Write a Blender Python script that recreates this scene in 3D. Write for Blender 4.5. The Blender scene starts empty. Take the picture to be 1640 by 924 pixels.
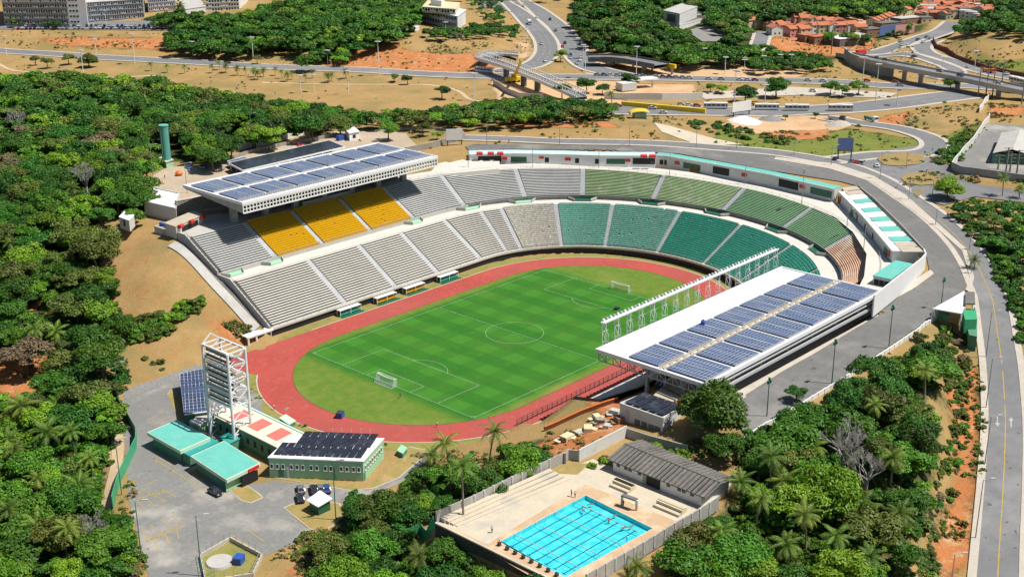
import bpy, bmesh, math, random
import numpy as np
from mathutils import Vector, Matrix, noise
RND = random.Random(11)
NPR = np.random.RandomState(5)
scene = bpy.context.scene
COL = scene.collection
rad = math.radians
# ------------------------------------------------------------------ camera
FPX = 1993.32
CAM = np.array([-215.1764, -212.8027, 142.7099])
YAW, PITCH, ROLL = 0.7454, 0.3375, -0.0039
_fw = np.array([math.cos(PITCH)*math.cos(YAW), math.cos(PITCH)*math.sin(YAW), -math.sin(PITCH)])
_r0 = np.array([math.sin(YAW), -math.cos(YAW), 0.0]); _u0 = np.cross(_r0, _fw)
_ri = math.cos(ROLL)*_r0 + math.sin(ROLL)*_u0
_up = -math.sin(ROLL)*_r0 + math.cos(ROLL)*_u0
cd = bpy.data.cameras.new("camera"); cam = bpy.data.objects.new("camera", cd); COL.objects.link(cam)
cd.sensor_fit = 'HORIZONTAL'; cd.sensor_width = 36.0; cd.lens = 36.0*FPX/1640.0
cd.clip_start = 1.0; cd.clip_end = 12000.0
M = Matrix.Identity(4)
for i in range(3):
    M[i][0] = _ri[i]; M[i][1] = _up[i]; M[i][2] = -_fw[i]; M[i][3] = CAM[i]
cam.matrix_world = M
scene.camera = cam

def ray(x, y):
    return _fw + (x-820)/FPX*_ri - (y-462)/FPX*_up
def onz(x, y, z=0.0):
    d = ray(x, y); t = (z-CAM[2])/d[2]; p = CAM+d*t
    return (float(p[0]), float(p[1]))
def proj(X, Y, Z):
    d = np.array([X, Y, Z])-CAM; z = d@_fw
    return 820+FPX*(d@_ri)/z, 462-FPX*(d@_up)/z
def height_of(base, z0, top):
    b = np.array(onz(base[0], base[1], z0)); d = ray(*top); v = b-CAM[:2]
    t = (v@d[:2])/(d[:2]@d[:2]); return float((CAM+d*t)[2]-z0)

# ------------------------------------------------------------------ names, labels
def tag(o, label=None, cat=None, group=None, kind=None):
    if label: o["label"] = label
    if cat: o["category"] = cat
    if group: o["group"] = group
    if kind: o["kind"] = kind
    return o
def empty(name, loc=(0, 0, 0), rz=0.0, label=None, cat=None, group=None):
    o = bpy.data.objects.new(name, None); COL.objects.link(o)
    o.location = loc; o.rotation_euler = (0, 0, rz); o.empty_display_size = 0.5
    return tag(o, label, cat, group)
def copy_tree(o, parent=None):
    c = o.copy(); COL.objects.link(c)
    if parent is not None: c.parent = parent
    for ch in list(o.children): copy_tree(ch, c)
    return c

class MB:
    """collects faces and links them as one mesh object"""
    def __init__(s): s.v = []; s.f = []; s.m = []
    def quad(s, a, b, c, d, m=0):
        i = len(s.v); s.v += [tuple(a), tuple(b), tuple(c), tuple(d)]; s.f.append((i, i+1, i+2, i+3)); s.m.append(m)
    def tri(s, a, b, c, m=0):
        i = len(s.v); s.v += [tuple(a), tuple(b), tuple(c)]; s.f.append((i, i+1, i+2)); s.m.append(m)
    def poly(s, pts, m=0):
        i = len(s.v); s.v += [tuple(p) for p in pts]; s.f.append(tuple(range(i, i+len(pts)))); s.m.append(m)
    def box(s, c, size, rz=0.0, m=0, mt=None):
        cx, cy, cz = c; hx, hy, hz = size[0]/2, size[1]/2, size[2]/2
        ca, sa = math.cos(rz), math.sin(rz)
        p = [(cx+x*ca-y*sa, cy+x*sa+y*ca, cz+z) for z in (-hz, hz) for x, y in ((-hx, -hy), (hx, -hy), (hx, hy), (-hx, hy))]
        s._hex(p, m, mt)
    def _hex(s, p, m=0, mt=None):
        i = len(s.v); s.v += p
        for q in ((3, 2, 1, 0), (4, 5, 6, 7), (0, 1, 5, 4), (1, 2, 6, 5), (2, 3, 7, 6), (3, 0, 4, 7)):
            s.f.append(tuple(i+k for k in q)); s.m.append(m)
        if mt is not None: s.m[-5] = mt
    def beam(s, p, q, w, h=None, m=0):
        h = h or w
        p = Vector(p); q = Vector(q); d = (q-p)
        if d.length < 1e-6: return
        d.normalize(); up = Vector((0, 0, 1)) if abs(d.z) < 0.95 else Vector((1, 0, 0))
        sx = d.cross(up).normalized()*(w/2); sy = sx.cross(d).normalized()*(h/2)
        pts = [tuple(b+x+y) for b in (p, q) for x, y in ((-sx, -sy), (sx, -sy), (sx, sy), (-sx, sy))]
        s._hex(pts, m)
    def tube(s, pts, rs, n=7, m=0, cap=True):
        rings = []
        for k, p in enumerate(pts):
            p = Vector(p); a = Vector(pts[max(k-1, 0)]); b = Vector(pts[min(k+1, len(pts)-1)])
            d = (b-a).normalized(); up = Vector((0, 0, 1)) if abs(d.z) < 0.9 else Vector((1, 0, 0))
            x = d.cross(up).normalized(); y = x.cross(d).normalized()
            i = len(s.v)
            for j in range(n):
                t = 2*math.pi*j/n; s.v.append(tuple(p+x*math.cos(t)*rs[k]+y*math.sin(t)*rs[k]))
            rings.append(i)
        for a, b in zip(rings, rings[1:]):
            for j in range(n):
                s.f.append((a+j, a+(j+1) % n, b+(j+1) % n, b+j)); s.m.append(m)
        if cap:
            s.f.append(tuple(rings[-1]+j for j in range(n))); s.m.append(m)
            s.f.append(tuple(rings[0]+j for j in reversed(range(n)))); s.m.append(m)
    def prism(s, pts, z0, z1, m=0, mt=None, bottom=True):
        """pts 2D polygon counter-clockwise; z0/z1 numbers or lists"""
        n = len(pts); area = sum(pts[i][0]*pts[(i+1) % n][1]-pts[(i+1) % n][0]*pts[i][1] for i in range(n))
        if area < 0:
            pts = pts[::-1]
            if isinstance(z0, (list, tuple)): z0 = z0[::-1]
            if isinstance(z1, (list, tuple)): z1 = z1[::-1]
        zz0 = list(z0) if isinstance(z0, (list, tuple)) else [z0]*n
        zz1 = list(z1) if isinstance(z1, (list, tuple)) else [z1]*n
        i = len(s.v)
        s.v += [(p[0], p[1], z) for p, z in zip(pts, zz0)]+[(p[0], p[1], z) for p, z in zip(pts, zz1)]
        for k in range(n):
            s.f.append((i+k, i+(k+1) % n, i+n+(k+1) % n, i+n+k)); s.m.append(m)
        s.f.append(tuple(i+n+k for k in range(n))); s.m.append(m if mt is None else mt)
        if bottom: s.f.append(tuple(i+k for k in reversed(range(n)))); s.m.append(m)
    def build(s, name, mats, parent=None, smooth=False, off=None):
        me = bpy.data.meshes.new(name)
        v = np.array(s.v, dtype=float).reshape(-1, 3)
        if off is not None: v = v-np.array(off)
        elif parent is not None:
            p = parent; l = np.zeros(3)
            while p is not None: l += np.array(p.location); p = p.parent
            v = v-l
        me.from_pydata(v.tolist(), [], s.f)
        if not isinstance(mats, (list, tuple)): mats = [mats]
        for mm in mats: me.materials.append(mm)
        if len(mats) > 1: me.polygons.foreach_set("material_index", s.m)
        if smooth: me.polygons.foreach_set("use_smooth", [True]*len(s.f))
        me.update()
        o = bpy.data.objects.new(name, me); COL.objects.link(o)
        if parent is not None: o.parent = parent
        return o

# ------------------------------------------------------------------ materials
def newmat(name):
    m = bpy.data.materials.new(name); m.use_nodes = True
    nt = m.node_tree; b = nt.nodes["Principled BSDF"]
    return m, nt, b
def rgb(c): return (c[0], c[1], c[2], 1.0)
def mixrgb(nt, fac, a, b, mode='MIX'):
    n = nt.nodes.new("ShaderNodeMix"); n.data_type = 'RGBA'; n.blend_type = mode; n.clamp_result = True
    for sock, v in ((n.inputs[0], fac), (n.inputs[6], a), (n.inputs[7], b)):
        if hasattr(v, "links") or hasattr(v, "is_linked"): nt.links.new(v, sock)
        elif isinstance(v, (int, float)): sock.default_value = v
        else: sock.default_value = rgb(v)
    return n.outputs[2]
def math_n(nt, op, a, b=None, c=None, clamp=False):
    n = nt.nodes.new("ShaderNodeMath"); n.operation = op; n.use_clamp = clamp
    for i, v in enumerate((a, b, c)):
        if v is None: continue
        if isinstance(v, (int, float)): n.inputs[i].default_value = v
        else: nt.links.new(v, n.inputs[i])
    return n.outputs[0]
def ramp(nt, fac, p0, p1, c0=(0, 0, 0), c1=(1, 1, 1)):
    n = nt.nodes.new("ShaderNodeValToRGB"); e = n.color_ramp.elements
    e[0].position = p0; e[0].color = rgb(c0); e[1].position = p1; e[1].color = rgb(c1)
    nt.links.new(fac, n.inputs[0]); return n.outputs[0]
def coords(nt, kind="Position"):
    if kind == "Position":
        return nt.nodes.new("ShaderNodeNewGeometry").outputs["Position"]
    return nt.nodes.new("ShaderNodeTexCoord").outputs[kind]
def noise_n(nt, vec, scale, detail=4, rough=0.55, stretch=None):
    if stretch:
        mp = nt.nodes.new("ShaderNodeMapping"); mp.inputs["Scale"].default_value = stretch
        nt.links.new(vec, mp.inputs[0]); vec = mp.outputs[0]
    n = nt.nodes.new("ShaderNodeTexNoise"); n.inputs["Scale"].default_value = scale
    n.inputs["Detail"].default_value = detail; n.inputs["Roughness"].default_value = rough
    nt.links.new(vec, n.inputs["Vector"]); return n.outputs["Fac"]
def bump(nt, b, h, strength=0.3, dist=0.1):
    n = nt.nodes.new("ShaderNodeBump"); n.inputs["Strength"].default_value = strength; n.inputs["Distance"].default_value = dist
    nt.links.new(h, n.inputs["Height"]); nt.links.new(n.outputs[0], b.inputs["Normal"])
def mat(name, c, rough=0.7, var=0.25, scale=0.3, c2=None, metal=0.0, fine=True, spots=None, road=False, sheet=None):
    """base colour broken up by two scales of noise; c2 = second colour; spots=(colour, lo, hi, scale)"""
    m, nt, b = newmat(name)
    P = coords(nt)
    n1 = noise_n(nt, P, scale, 5, 0.6)
    c2 = c2 or tuple(max(0, x*(1-var)) for x in c)
    col = mixrgb(nt, ramp(nt, n1, 0.35, 0.65), c, c2)
    if fine:
        n2 = noise_n(nt, P, scale*9, 3, 0.6)
        col = mixrgb(nt, ramp(nt, n2, 0.3, 0.75), col, tuple(x*(1-var*0.6) for x in c2))
    if spots:
        n3 = noise_n(nt, P, spots[3], 4, 0.6)
        col = mixrgb(nt, ramp(nt, n3, spots[1], spots[2]), col, spots[0])
    if road:
        # repair patches, cracks, oil drops
        vo = nt.nodes.new("ShaderNodeTexVoronoi"); vo.inputs["Scale"].default_value = 0.045; nt.links.new(P, vo.inputs["Vector"])
        sp = nt.nodes.new("ShaderNodeSeparateColor"); nt.links.new(vo.outputs["Color"], sp.inputs[0])
        col = mixrgb(nt, math_n(nt, 'MULTIPLY', ramp(nt, sp.outputs[0], 0.55, 0.6), 0.35), col, tuple(x*0.72 for x in c))
        vc = nt.nodes.new("ShaderNodeTexVoronoi"); vc.feature = 'DISTANCE_TO_EDGE'; vc.inputs["Scale"].default_value = 0.11
        wv = nt.nodes.new("ShaderNodeVectorMath"); wv.operation = 'ADD'; nz = nt.nodes.new("ShaderNodeTexNoise"); nz.inputs["Scale"].default_value = 0.25; nt.links.new(P, nz.inputs["Vector"])
        ms = nt.nodes.new("ShaderNodeVectorMath"); ms.operation = 'SCALE'; ms.inputs["Scale"].default_value = 3.0; nt.links.new(nz.outputs["Color"], ms.inputs[0]); nt.links.new(P, wv.inputs[0]); nt.links.new(ms.outputs[0], wv.inputs[1]); nt.links.new(wv.outputs[0], vc.inputs["Vector"])
        col = mixrgb(nt, math_n(nt, 'MULTIPLY', ramp(nt, vc.outputs["Distance"], 0.008, 0.022, (1, 1, 1), (0, 0, 0)), 0.2), col, tuple(x*0.55 for x in c))
        n6 = noise_n(nt, P, 0.55, 2, 0.4); col = mixrgb(nt, math_n(nt, 'MULTIPLY', ramp(nt, n6, 0.70, 0.75), 0.8), col, tuple(x*0.3 for x in c))
        n7 = noise_n(nt, P, 0.7, 3, 0.6, (0.12, 1.0, 1.0)); col = mixrgb(nt, math_n(nt, 'MULTIPLY', ramp(nt, n7, 0.5, 0.8), 0.35), col, tuple(x*0.65 for x in c))
    if sheet:
        dp = nt.nodes.new("ShaderNodeVectorMath"); dp.operation = 'DOT_PRODUCT'; dp.inputs[1].default_value = (sheet[0], sheet[1], 0); nt.links.new(P, dp.inputs[0])
        fr = math_n(nt, 'FRACT', math_n(nt, 'MULTIPLY', dp.outputs["Value"], sheet[2]))
        col = mixrgb(nt, math_n(nt, 'MULTIPLY', ramp(nt, fr, 0.06, 0.12, (1, 1, 1), (0, 0, 0)), 0.45), col, tuple(x*0.5 for x in c))
        n8 = noise_n(nt, P, 0.8, 5, 0.7, (1.0, 0.2, 1.0)); col = mixrgb(nt, math_n(nt, 'MULTIPLY', ramp(nt, n8, 0.5, 0.75), 0.5), col, tuple(x*0.62+0.03 for x in c))
    nt.links.new(col, b.inputs["Base Color"])
    b.inputs["Roughness"].default_value = rough; b.inputs["Metallic"].default_value = metal
    return m

MT = {}
MT['white'] = mat('white_paint', (0.80, 0.80, 0.78), 0.5, 0.10, 0.25, spots=((0.6, 0.58, 0.54), 0.6, 0.78, 0.5))
MT['roofwhite'] = mat('white_roof_sheet', (0.86, 0.86, 0.86), 0.45, 0.06, 0.15, spots=((0.62, 0.6, 0.57), 0.64, 0.8, 0.35))
MT['wall'] = mat('off_white_wall', (0.66, 0.66, 0.63), 0.75, 0.14, 0.4, spots=((0.42, 0.4, 0.37), 0.6, 0.8, 0.3))
MT['greywall'] = mat('grey_block_wall', (0.42, 0.42, 0.40), 0.85, 0.25, 0.5, spots=((0.22, 0.21, 0.19), 0.58, 0.8, 0.5))
MT['precast'] = mat('precast_panel_wall', (0.48, 0.46, 0.42), 0.85, 0.3, 0.35, spots=((0.2, 0.18, 0.16), 0.56, 0.75, 0.6))
MT['concrete'] = mat('pale_concrete', (0.52, 0.50, 0.46), 0.85, 0.18, 0.2, spots=((0.34, 0.31, 0.27), 0.58, 0.8, 0.12))
MT['conc_brt'] = mat('concourse_concrete', (0.63, 0.60, 0.535), 0.85, 0.12, 0.15, spots=((0.50, 0.45, 0.38), 0.6, 0.8, 0.09))
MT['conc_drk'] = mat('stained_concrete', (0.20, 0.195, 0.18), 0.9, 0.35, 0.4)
MT['plaza'] = mat('plaza_paving', (0.50, 0.40, 0.29), 0.9, 0.2, 0.08, spots=((0.55, 0.28, 0.14), 0.6, 0.8, 0.05))
MT['asphalt'] = mat('asphalt', (0.185, 0.181, 0.174), 0.9, 0.22, 0.05, spots=((0.29, 0.28, 0.26), 0.54, 0.76, 0.035), road=True)
MT['asphalt_lot'] = mat('worn_lot_asphalt', (0.25, 0.245, 0.232), 0.9, 0.22, 0.09, spots=((0.46, 0.42, 0.36), 0.5, 0.72, 0.05), road=True)
MT['asphalt_rd'] = mat('avenue_asphalt', (0.215, 0.215, 0.22), 0.9, 0.22, 0.03, spots=((0.29, 0.28, 0.27), 0.55, 0.8, 0.02), road=True)
MT['cobble'] = mat('grey_cobble', (0.33, 0.32, 0.30), 0.9, 0.4, 1.2)
MT['sidewalk'] = mat('sidewalk', (0.56, 0.50, 0.42), 0.9, 0.2, 0.2)
MT['yellowline'] = mat('yellow_line_paint', (0.60, 0.40, 0.05), 0.8, 0.3, 0.8, spots=((0.30, 0.27, 0.2), 0.58, 0.78, 1.2))
MT['whiteline'] = mat('white_line_paint', (0.50, 0.56, 0.46), 0.8, 0.35, 0.8)
MT['black'] = mat('black_void', (0.012, 0.012, 0.014), 0.7, 0.2, 0.5)
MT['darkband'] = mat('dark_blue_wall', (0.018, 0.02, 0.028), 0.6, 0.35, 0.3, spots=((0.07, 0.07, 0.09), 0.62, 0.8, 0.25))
MT['green_door'] = mat('green_shutter', (0.02, 0.13, 0.07), 0.5, 0.2, 0.6)
MT['greenwall'] = mat('mint_green_wall', (0.33, 0.60, 0.36), 0.75, 0.12, 0.5, spots=((0.2, 0.36, 0.22), 0.62, 0.8, 0.4))
MT['greendark'] = mat('dark_green_wall', (0.10, 0.27, 0.17), 0.75, 0.2, 0.4)
MT['mint'] = mat('mint_paint', (0.36, 0.66, 0.43), 0.6, 0.15, 0.5)
MT['turq'] = mat('turquoise_sheet', (0.15, 0.54, 0.45), 0.55, 0.14, 0.3, spots=((0.24, 0.5, 0.44), 0.55, 0.8, 0.4), sheet=(.75, .66, .9))
MT['turqtrim'] = mat('pale_green_trim', (0.55, 0.72, 0.55), 0.6, 0.1, 0.5)
MT['greenfence'] = mat('green_metal_fence', (0.06, 0.42, 0.20), 0.45, 0.2, 0.4)
MT['red'] = mat('red_paint', (0.62, 0.03, 0.03), 0.5, 0.15, 0.8)
MT['redcourt'] = mat('red_roof_square', (0.62, 0.17, 0.14), 0.7, 0.12, 0.4)
MT['beige'] = mat('cream_roof', (0.80, 0.73, 0.52), 0.7, 0.1, 0.2, spots=((0.66, 0.62, 0.42), 0.55, 0.8, 0.2))
MT['beigeroof'] = mat('beige_roof_slab', (0.56, 0.49, 0.37), 0.85, 0.25, 0.4)
MT['steel'] = mat('white_steel', (0.78, 0.79, 0.80), 0.4, 0.08, 1.0)
MT['grey_steel'] = mat('grey_steel', (0.45, 0.46, 0.47), 0.45, 0.1, 1.0)
MT['darksteel'] = mat('dark_steel', (0.05, 0.05, 0.055), 0.5, 0.2, 1.0)
MT['pole'] = mat('pole_grey', (0.36, 0.36, 0.35), 0.6, 0.2, 1.0)
MT['polegreen'] = mat('pole_green', (0.05, 0.22, 0.14), 0.5, 0.2, 1.0)
MT['woodpole'] = mat('concrete_pole', (0.30, 0.27, 0.23), 0.8, 0.2, 1.0)
MT['stone'] = mat('stone_wall', (0.46, 0.42, 0.35), 0.95, 0.4, 1.6, spots=((0.17, 0.15, 0.12), 0.55, 0.66, 1.3))
MT['yellow'] = mat('yellow_seat', (0.72, 0.41, 0.003), 0.5, 0.14, 0.5)
MT['tealseat'] = mat('teal_seat', (0.075, 0.46, 0.33), 0.55, 0.25, 0.5, spots=((0.25, 0.5, 0.38), 0.6, 0.75, 1.5))
MT['tealseat2'] = mat('faded_teal_seat', (0.24, 0.57, 0.45), 0.55, 0.25, 0.5, spots=((0.42, 0.58, 0.48), 0.52, 0.7, 1.4))
MT['creamseat'] = mat('sand_seat', (0.58, 0.53, 0.43), 0.7, 0.2, 0.5, spots=((0.66, 0.66, 0.64), 0.46, 0.66, 1.2))
MT['greenbench'] = mat('leaf_green_bench', (0.40, 0.55, 0.28), 0.7, 0.22, 0.25, spots=((0.60, 0.62, 0.48), 0.52, 0.75, 0.22))
MT['greenbench2'] = mat('dark_green_bench', (0.22, 0.42, 0.22), 0.7, 0.22, 0.25)
MT['orangebench'] = mat('orange_bench', (0.70, 0.42, 0.27), 0.7, 0.2, 0.25, spots=((0.70, 0.64, 0.52), 0.46, 0.66, 0.15))
MT['bench'] = mat('pale_bench', (0.66, 0.63, 0.56), 0.8, 0.12, 0.25, spots=((0.50, 0.45, 0.37), 0.6, 0.8, 0.25))
MT['benchgrey'] = mat('grey_bench', (0.60, 0.60, 0.58), 0.8, 0.12, 0.25, spots=((0.45, 0.44, 0.42), 0.6, 0.8, 0.25))
MT['tile'] = mat('orange_tile_roof', (0.56, 0.20, 0.09), 0.85, 0.35, 0.4, c2=(0.42, 0.13, 0.06))
MT['pinkwall'] = mat('pink_wall', (0.62, 0.30, 0.28), 0.8, 0.15, 0.4)
MT['creamwall'] = mat('cream_wall', (0.70, 0.60, 0.38), 0.8, 0.15, 0.4)
MT['brickwall'] = mat('raw_brick_wall', (0.36, 0.20, 0.13), 0.9, 0.3, 0.6)
MT['glass'] = mat('dark_window', (0.03, 0.045, 0.06), 0.15, 0.3, 0.6)
MT['glassblue'] = mat('blue_window', (0.10, 0.16, 0.25), 0.2, 0.4, 0.5)
MT['trunk'] = mat('bark', (0.20, 0.15, 0.10), 0.9, 0.35, 1.5)
MT['palmtrunk'] = mat('palm_bark', (0.34, 0.28, 0.21), 0.9, 0.3, 2.0)
MT['deadwood'] = mat('bare_grey_wood', (0.50, 0.46, 0.43), 0.9, 0.3, 1.5)
MT['soilpile'] = mat('gravel_pile', (0.55, 0.48, 0.40), 0.95, 0.25, 0.6)
MT['sandpath'] = mat('sand_path', (0.60, 0.45, 0.28), 0.95, 0.18, 0.2)
MT['orange'] = mat('orange_paint', (0.75, 0.20, 0.03), 0.55, 0.15, 0.8)
MT['bridgeyel'] = mat('yellow_girder_paint', (0.82, 0.56, 0.02), 0.5, 0.08, 0.3)
MT['blue'] = mat('blue_paint', (0.03, 0.10, 0.42), 0.5, 0.15, 0.8)
MT['skin'] = mat('skin', (0.28, 0.15, 0.09), 0.6, 0.1, 2.0)
MT['cloth'] = mat('dark_clothes', (0.05, 0.05, 0.07), 0.8, 0.3, 2.0)
MT['clothw'] = mat('white_clothes', (0.7, 0.7, 0.68), 0.8, 0.1, 2.0)
MT['brown'] = mat('red_brown_wall', (0.24, 0.075, 0.045), 0.9, 0.35, 0.3)
MT['deck'] = mat('pool_deck_tile', (0.57, 0.39, 0.23), 0.85, 0.16, 0.3, spots=((0.64, 0.48, 0.32), 0.5, 0.7, 0.25))
MT['deckpale'] = mat('pale_deck_slab', (0.60, 0.52, 0.39), 0.85, 0.14, 0.25, spots=((0.42, 0.385, 0.33), 0.5, 0.7, 0.2))
MT['poolfloor'] = mat('pool_floor_tile', (0.06, 0.58, 0.66), 0.5, 0.10, 0.25, spots=((0.14, 0.70, 0.74), 0.45, 0.65, 0.5))
MT['poolmark'] = mat('pool_lane_tile', (0.015, 0.12, 0.22), 0.5, 0.1, 0.5)
MT['billboard'] = mat('billboard_blue', (0.13, 0.20, 0.42), 0.5, 0.15, 0.3)
MT['tyre'] = mat('tyre_rubber', (0.02, 0.02, 0.02), 0.9, 0.2, 3)
MT['net'] = None

def car_paint(name, c):
    m, nt, b = newmat(name)
    b.inputs["Base Color"].default_value = rgb(c); b.inputs["Roughness"].default_value = 0.3
    b.inputs["Coat Weight"].default_value = 0.6; b.inputs["Coat Roughness"].default_value = 0.08
    n = noise_n(nt, coords(nt, "Object"), 1.5, 3); nt.links.new(ramp(nt, n, 0.3, 0.8, (0.22,)*3, (0.42,)*3), b.inputs["Roughness"])
    return m
PAINT = {k: car_paint(k+'_car_paint', c) for k, c in dict(white=(.75, .75, .75), silver=(.45, .46, .48), grey=(.16, .165, .17), black=(.02, .02, .022),
         red=(.5, .02, .025), blue=(.03, .07, .25), beige=(.5, .44, .33), yellow=(.7, .45, .02)).items()}

def solar_mat(name, base, mx=1.0, my=1.7, rz=0.0, mort=0.045):
    m, nt, b = newmat(name)
    P = coords(nt)
    if rz:
        vr = nt.nodes.new('ShaderNodeVectorRotate'); vr.rotation_type = 'Z_AXIS'; vr.inputs['Angle'].default_value = rz; nt.links.new(P, vr.inputs['Vector']); P = vr.outputs[0]
    bk = nt.nodes.new("ShaderNodeTexBrick"); bk.offset = 0.0; bk.squash = 1.0
    bk.inputs["Scale"].default_value = 1.0; bk.inputs["Brick Width"].default_value = my; bk.inputs["Row Height"].default_value = mx
    bk.inputs["Mortar Size"].default_value = mort; bk.inputs["Mortar Smooth"].default_value = 0.1
    bk.inputs["Color1"].default_value = rgb(base); bk.inputs["Color2"].default_value = rgb(tuple(x*1.5+0.006 for x in base))
    bk.inputs["Mortar"].default_value = rgb((0.62, 0.64, 0.66))
    nt.links.new(P, bk.inputs["Vector"])
    n = noise_n(nt, P, 0.6, 3, 0.5, (1.0, 0.12, 1.0))
    col = mixrgb(nt, ramp(nt, n, 0.42, 0.62), bk.outputs["Color"], tuple(min(1, x*1.9+0.012) for x in base))
    nt.links.new(col, b.inputs["Base Color"]); b.inputs["Roughness"].default_value = 0.25; b.inputs["Specular IOR Level"].default_value = 0.3
    return m
MT['solar'] = solar_mat('solar_module_navy', (0.045, 0.066, 0.12), mort=0.06)
MT['solarblk'] = mat('solar_module_black', (0.032, 0.036, 0.052), 0.25, 0.25, 0.6, spots=((0.07, 0.078, 0.105), 0.5, 0.75, 0.4))

def corrugated(name, c, freq, axis=(1, 0, 0), c2=None):
    m, nt, b = newmat(name); P = coords(nt)
    mp = nt.nodes.new("ShaderNodeVectorMath"); mp.operation = 'DOT_PRODUCT'; mp.inputs[1].default_value = axis
    nt.links.new(P, mp.inputs[0])
    w = math_n(nt, 'SINE', math_n(nt, 'MULTIPLY', mp.outputs["Value"], freq))
    n1 = noise_n(nt, P, 0.35, 5, 0.65); n2 = noise_n(nt, P, 1.6, 4)
    col = mixrgb(nt, ramp(nt, n1, 0.3, 0.7), c, c2 or tuple(x*0.6 for x in c))
    col = mixrgb(nt, ramp(nt, n2, 0.45, 0.8), col, tuple(x*0.45 for x in c))
    nt.links.new(col, b.inputs["Base Color"]); b.inputs["Roughness"].default_value = 0.85
    bump(nt, b, w, 1.0, 0.25)
    return m

def leaf_mat(name, c, c2):
    m, nt, b = newmat(name)
    P = coords(nt); oi = nt.nodes.new("ShaderNodeObjectInfo")
    n1 = noise_n(nt, P, 0.45, 3, 0.6)
    col = mixrgb(nt, ramp(nt, n1, 0.35, 0.7), c, c2)
    n2 = noise_n(nt, P, 3.0, 2, 0.5)
    col = mixrgb(nt, ramp(nt, n2, 0.4, 0.75), col, tuple(x*1.5 for x in c2))
    hs = nt.nodes.new("ShaderNodeHueSaturation")
    nt.links.new(col, hs.inputs["Color"])
    nt.links.new(math_n(nt, 'MULTIPLY_ADD', oi.outputs["Random"], 0.034, 0.492), hs.inputs["Hue"])
    r2 = math_n(nt, 'FRACT', math_n(nt, 'MULTIPLY', oi.outputs["Random"], 7.31))
    nt.links.new(math_n(nt, 'MULTIPLY_ADD', r2, 0.65, 0.62), hs.inputs["Value"])
    nt.links.new(hs.outputs[0], b.inputs["Base Color"])
    b.inputs["Roughness"].default_value = 0.55
    b.inputs["Specular IOR Level"].default_value = 0.35
    tr = nt.nodes.new("ShaderNodeBsdfTranslucent"); nt.links.new(hs.outputs[0], tr.inputs[0])
    mx = nt.nodes.new("ShaderNodeMixShader"); mx.inputs[0].default_value = 0.25
    nt.links.new(b.outputs[0], mx.inputs[1]); nt.links.new(tr.outputs[0], mx.inputs[2])
    nt.links.new(mx.outputs[0], nt.nodes["Material Output"].inputs["Surface"])
    return m
LEAF = {'deep': leaf_mat('leaf_deep_green', (0.029, 0.094, 0.008), (0.056, 0.138, 0.012)),
        'mid': leaf_mat('leaf_mid_green', (0.052, 0.142, 0.009), (0.096, 0.200, 0.014)),
        'bright': leaf_mat('leaf_bright_green', (0.110, 0.225, 0.011), (0.180, 0.295, 0.017)),
        'olive': leaf_mat('leaf_olive', (0.078, 0.120, 0.018), (0.140, 0.165, 0.026)),
        'palm': leaf_mat('leaf_palm', (0.060, 0.150, 0.018), (0.19, 0.24, 0.035)),
        'brown': leaf_mat('leaf_dry_brown', (0.13, 0.10, 0.055), (0.20, 0.15, 0.08))}
# ------------------------------------------------------------------ stadium plan (metres; pitch corner at the origin)
PL, PW = 106.7, 68.0
SX, SY = 96.0, 34.15           # centre of the far curve
EA, EB = 48.0, 54.15           # semi-axes of the front wall's far curve
def front_d(x, y):
    """outward distance from the front wall of the stands (array friendly, approximate)"""
    x = np.asarray(x, float); y = np.asarray(y, float)
    ds = np.abs(y-SY)-EB
    q = np.sqrt(((x-SX)/EA)**2+((y-SY)/EB)**2)+1e-9
    g = np.sqrt(((x-SX)/EA**2)**2+((y-SY)/EB**2)**2)/q+1e-9
    de = (q-1)/g
    return np.where(x <= SX, ds, de)
Z0, Z1, Z2 = 2.5, 13.8, 14.7
D1, D2 = 19.2, 25.6

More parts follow.
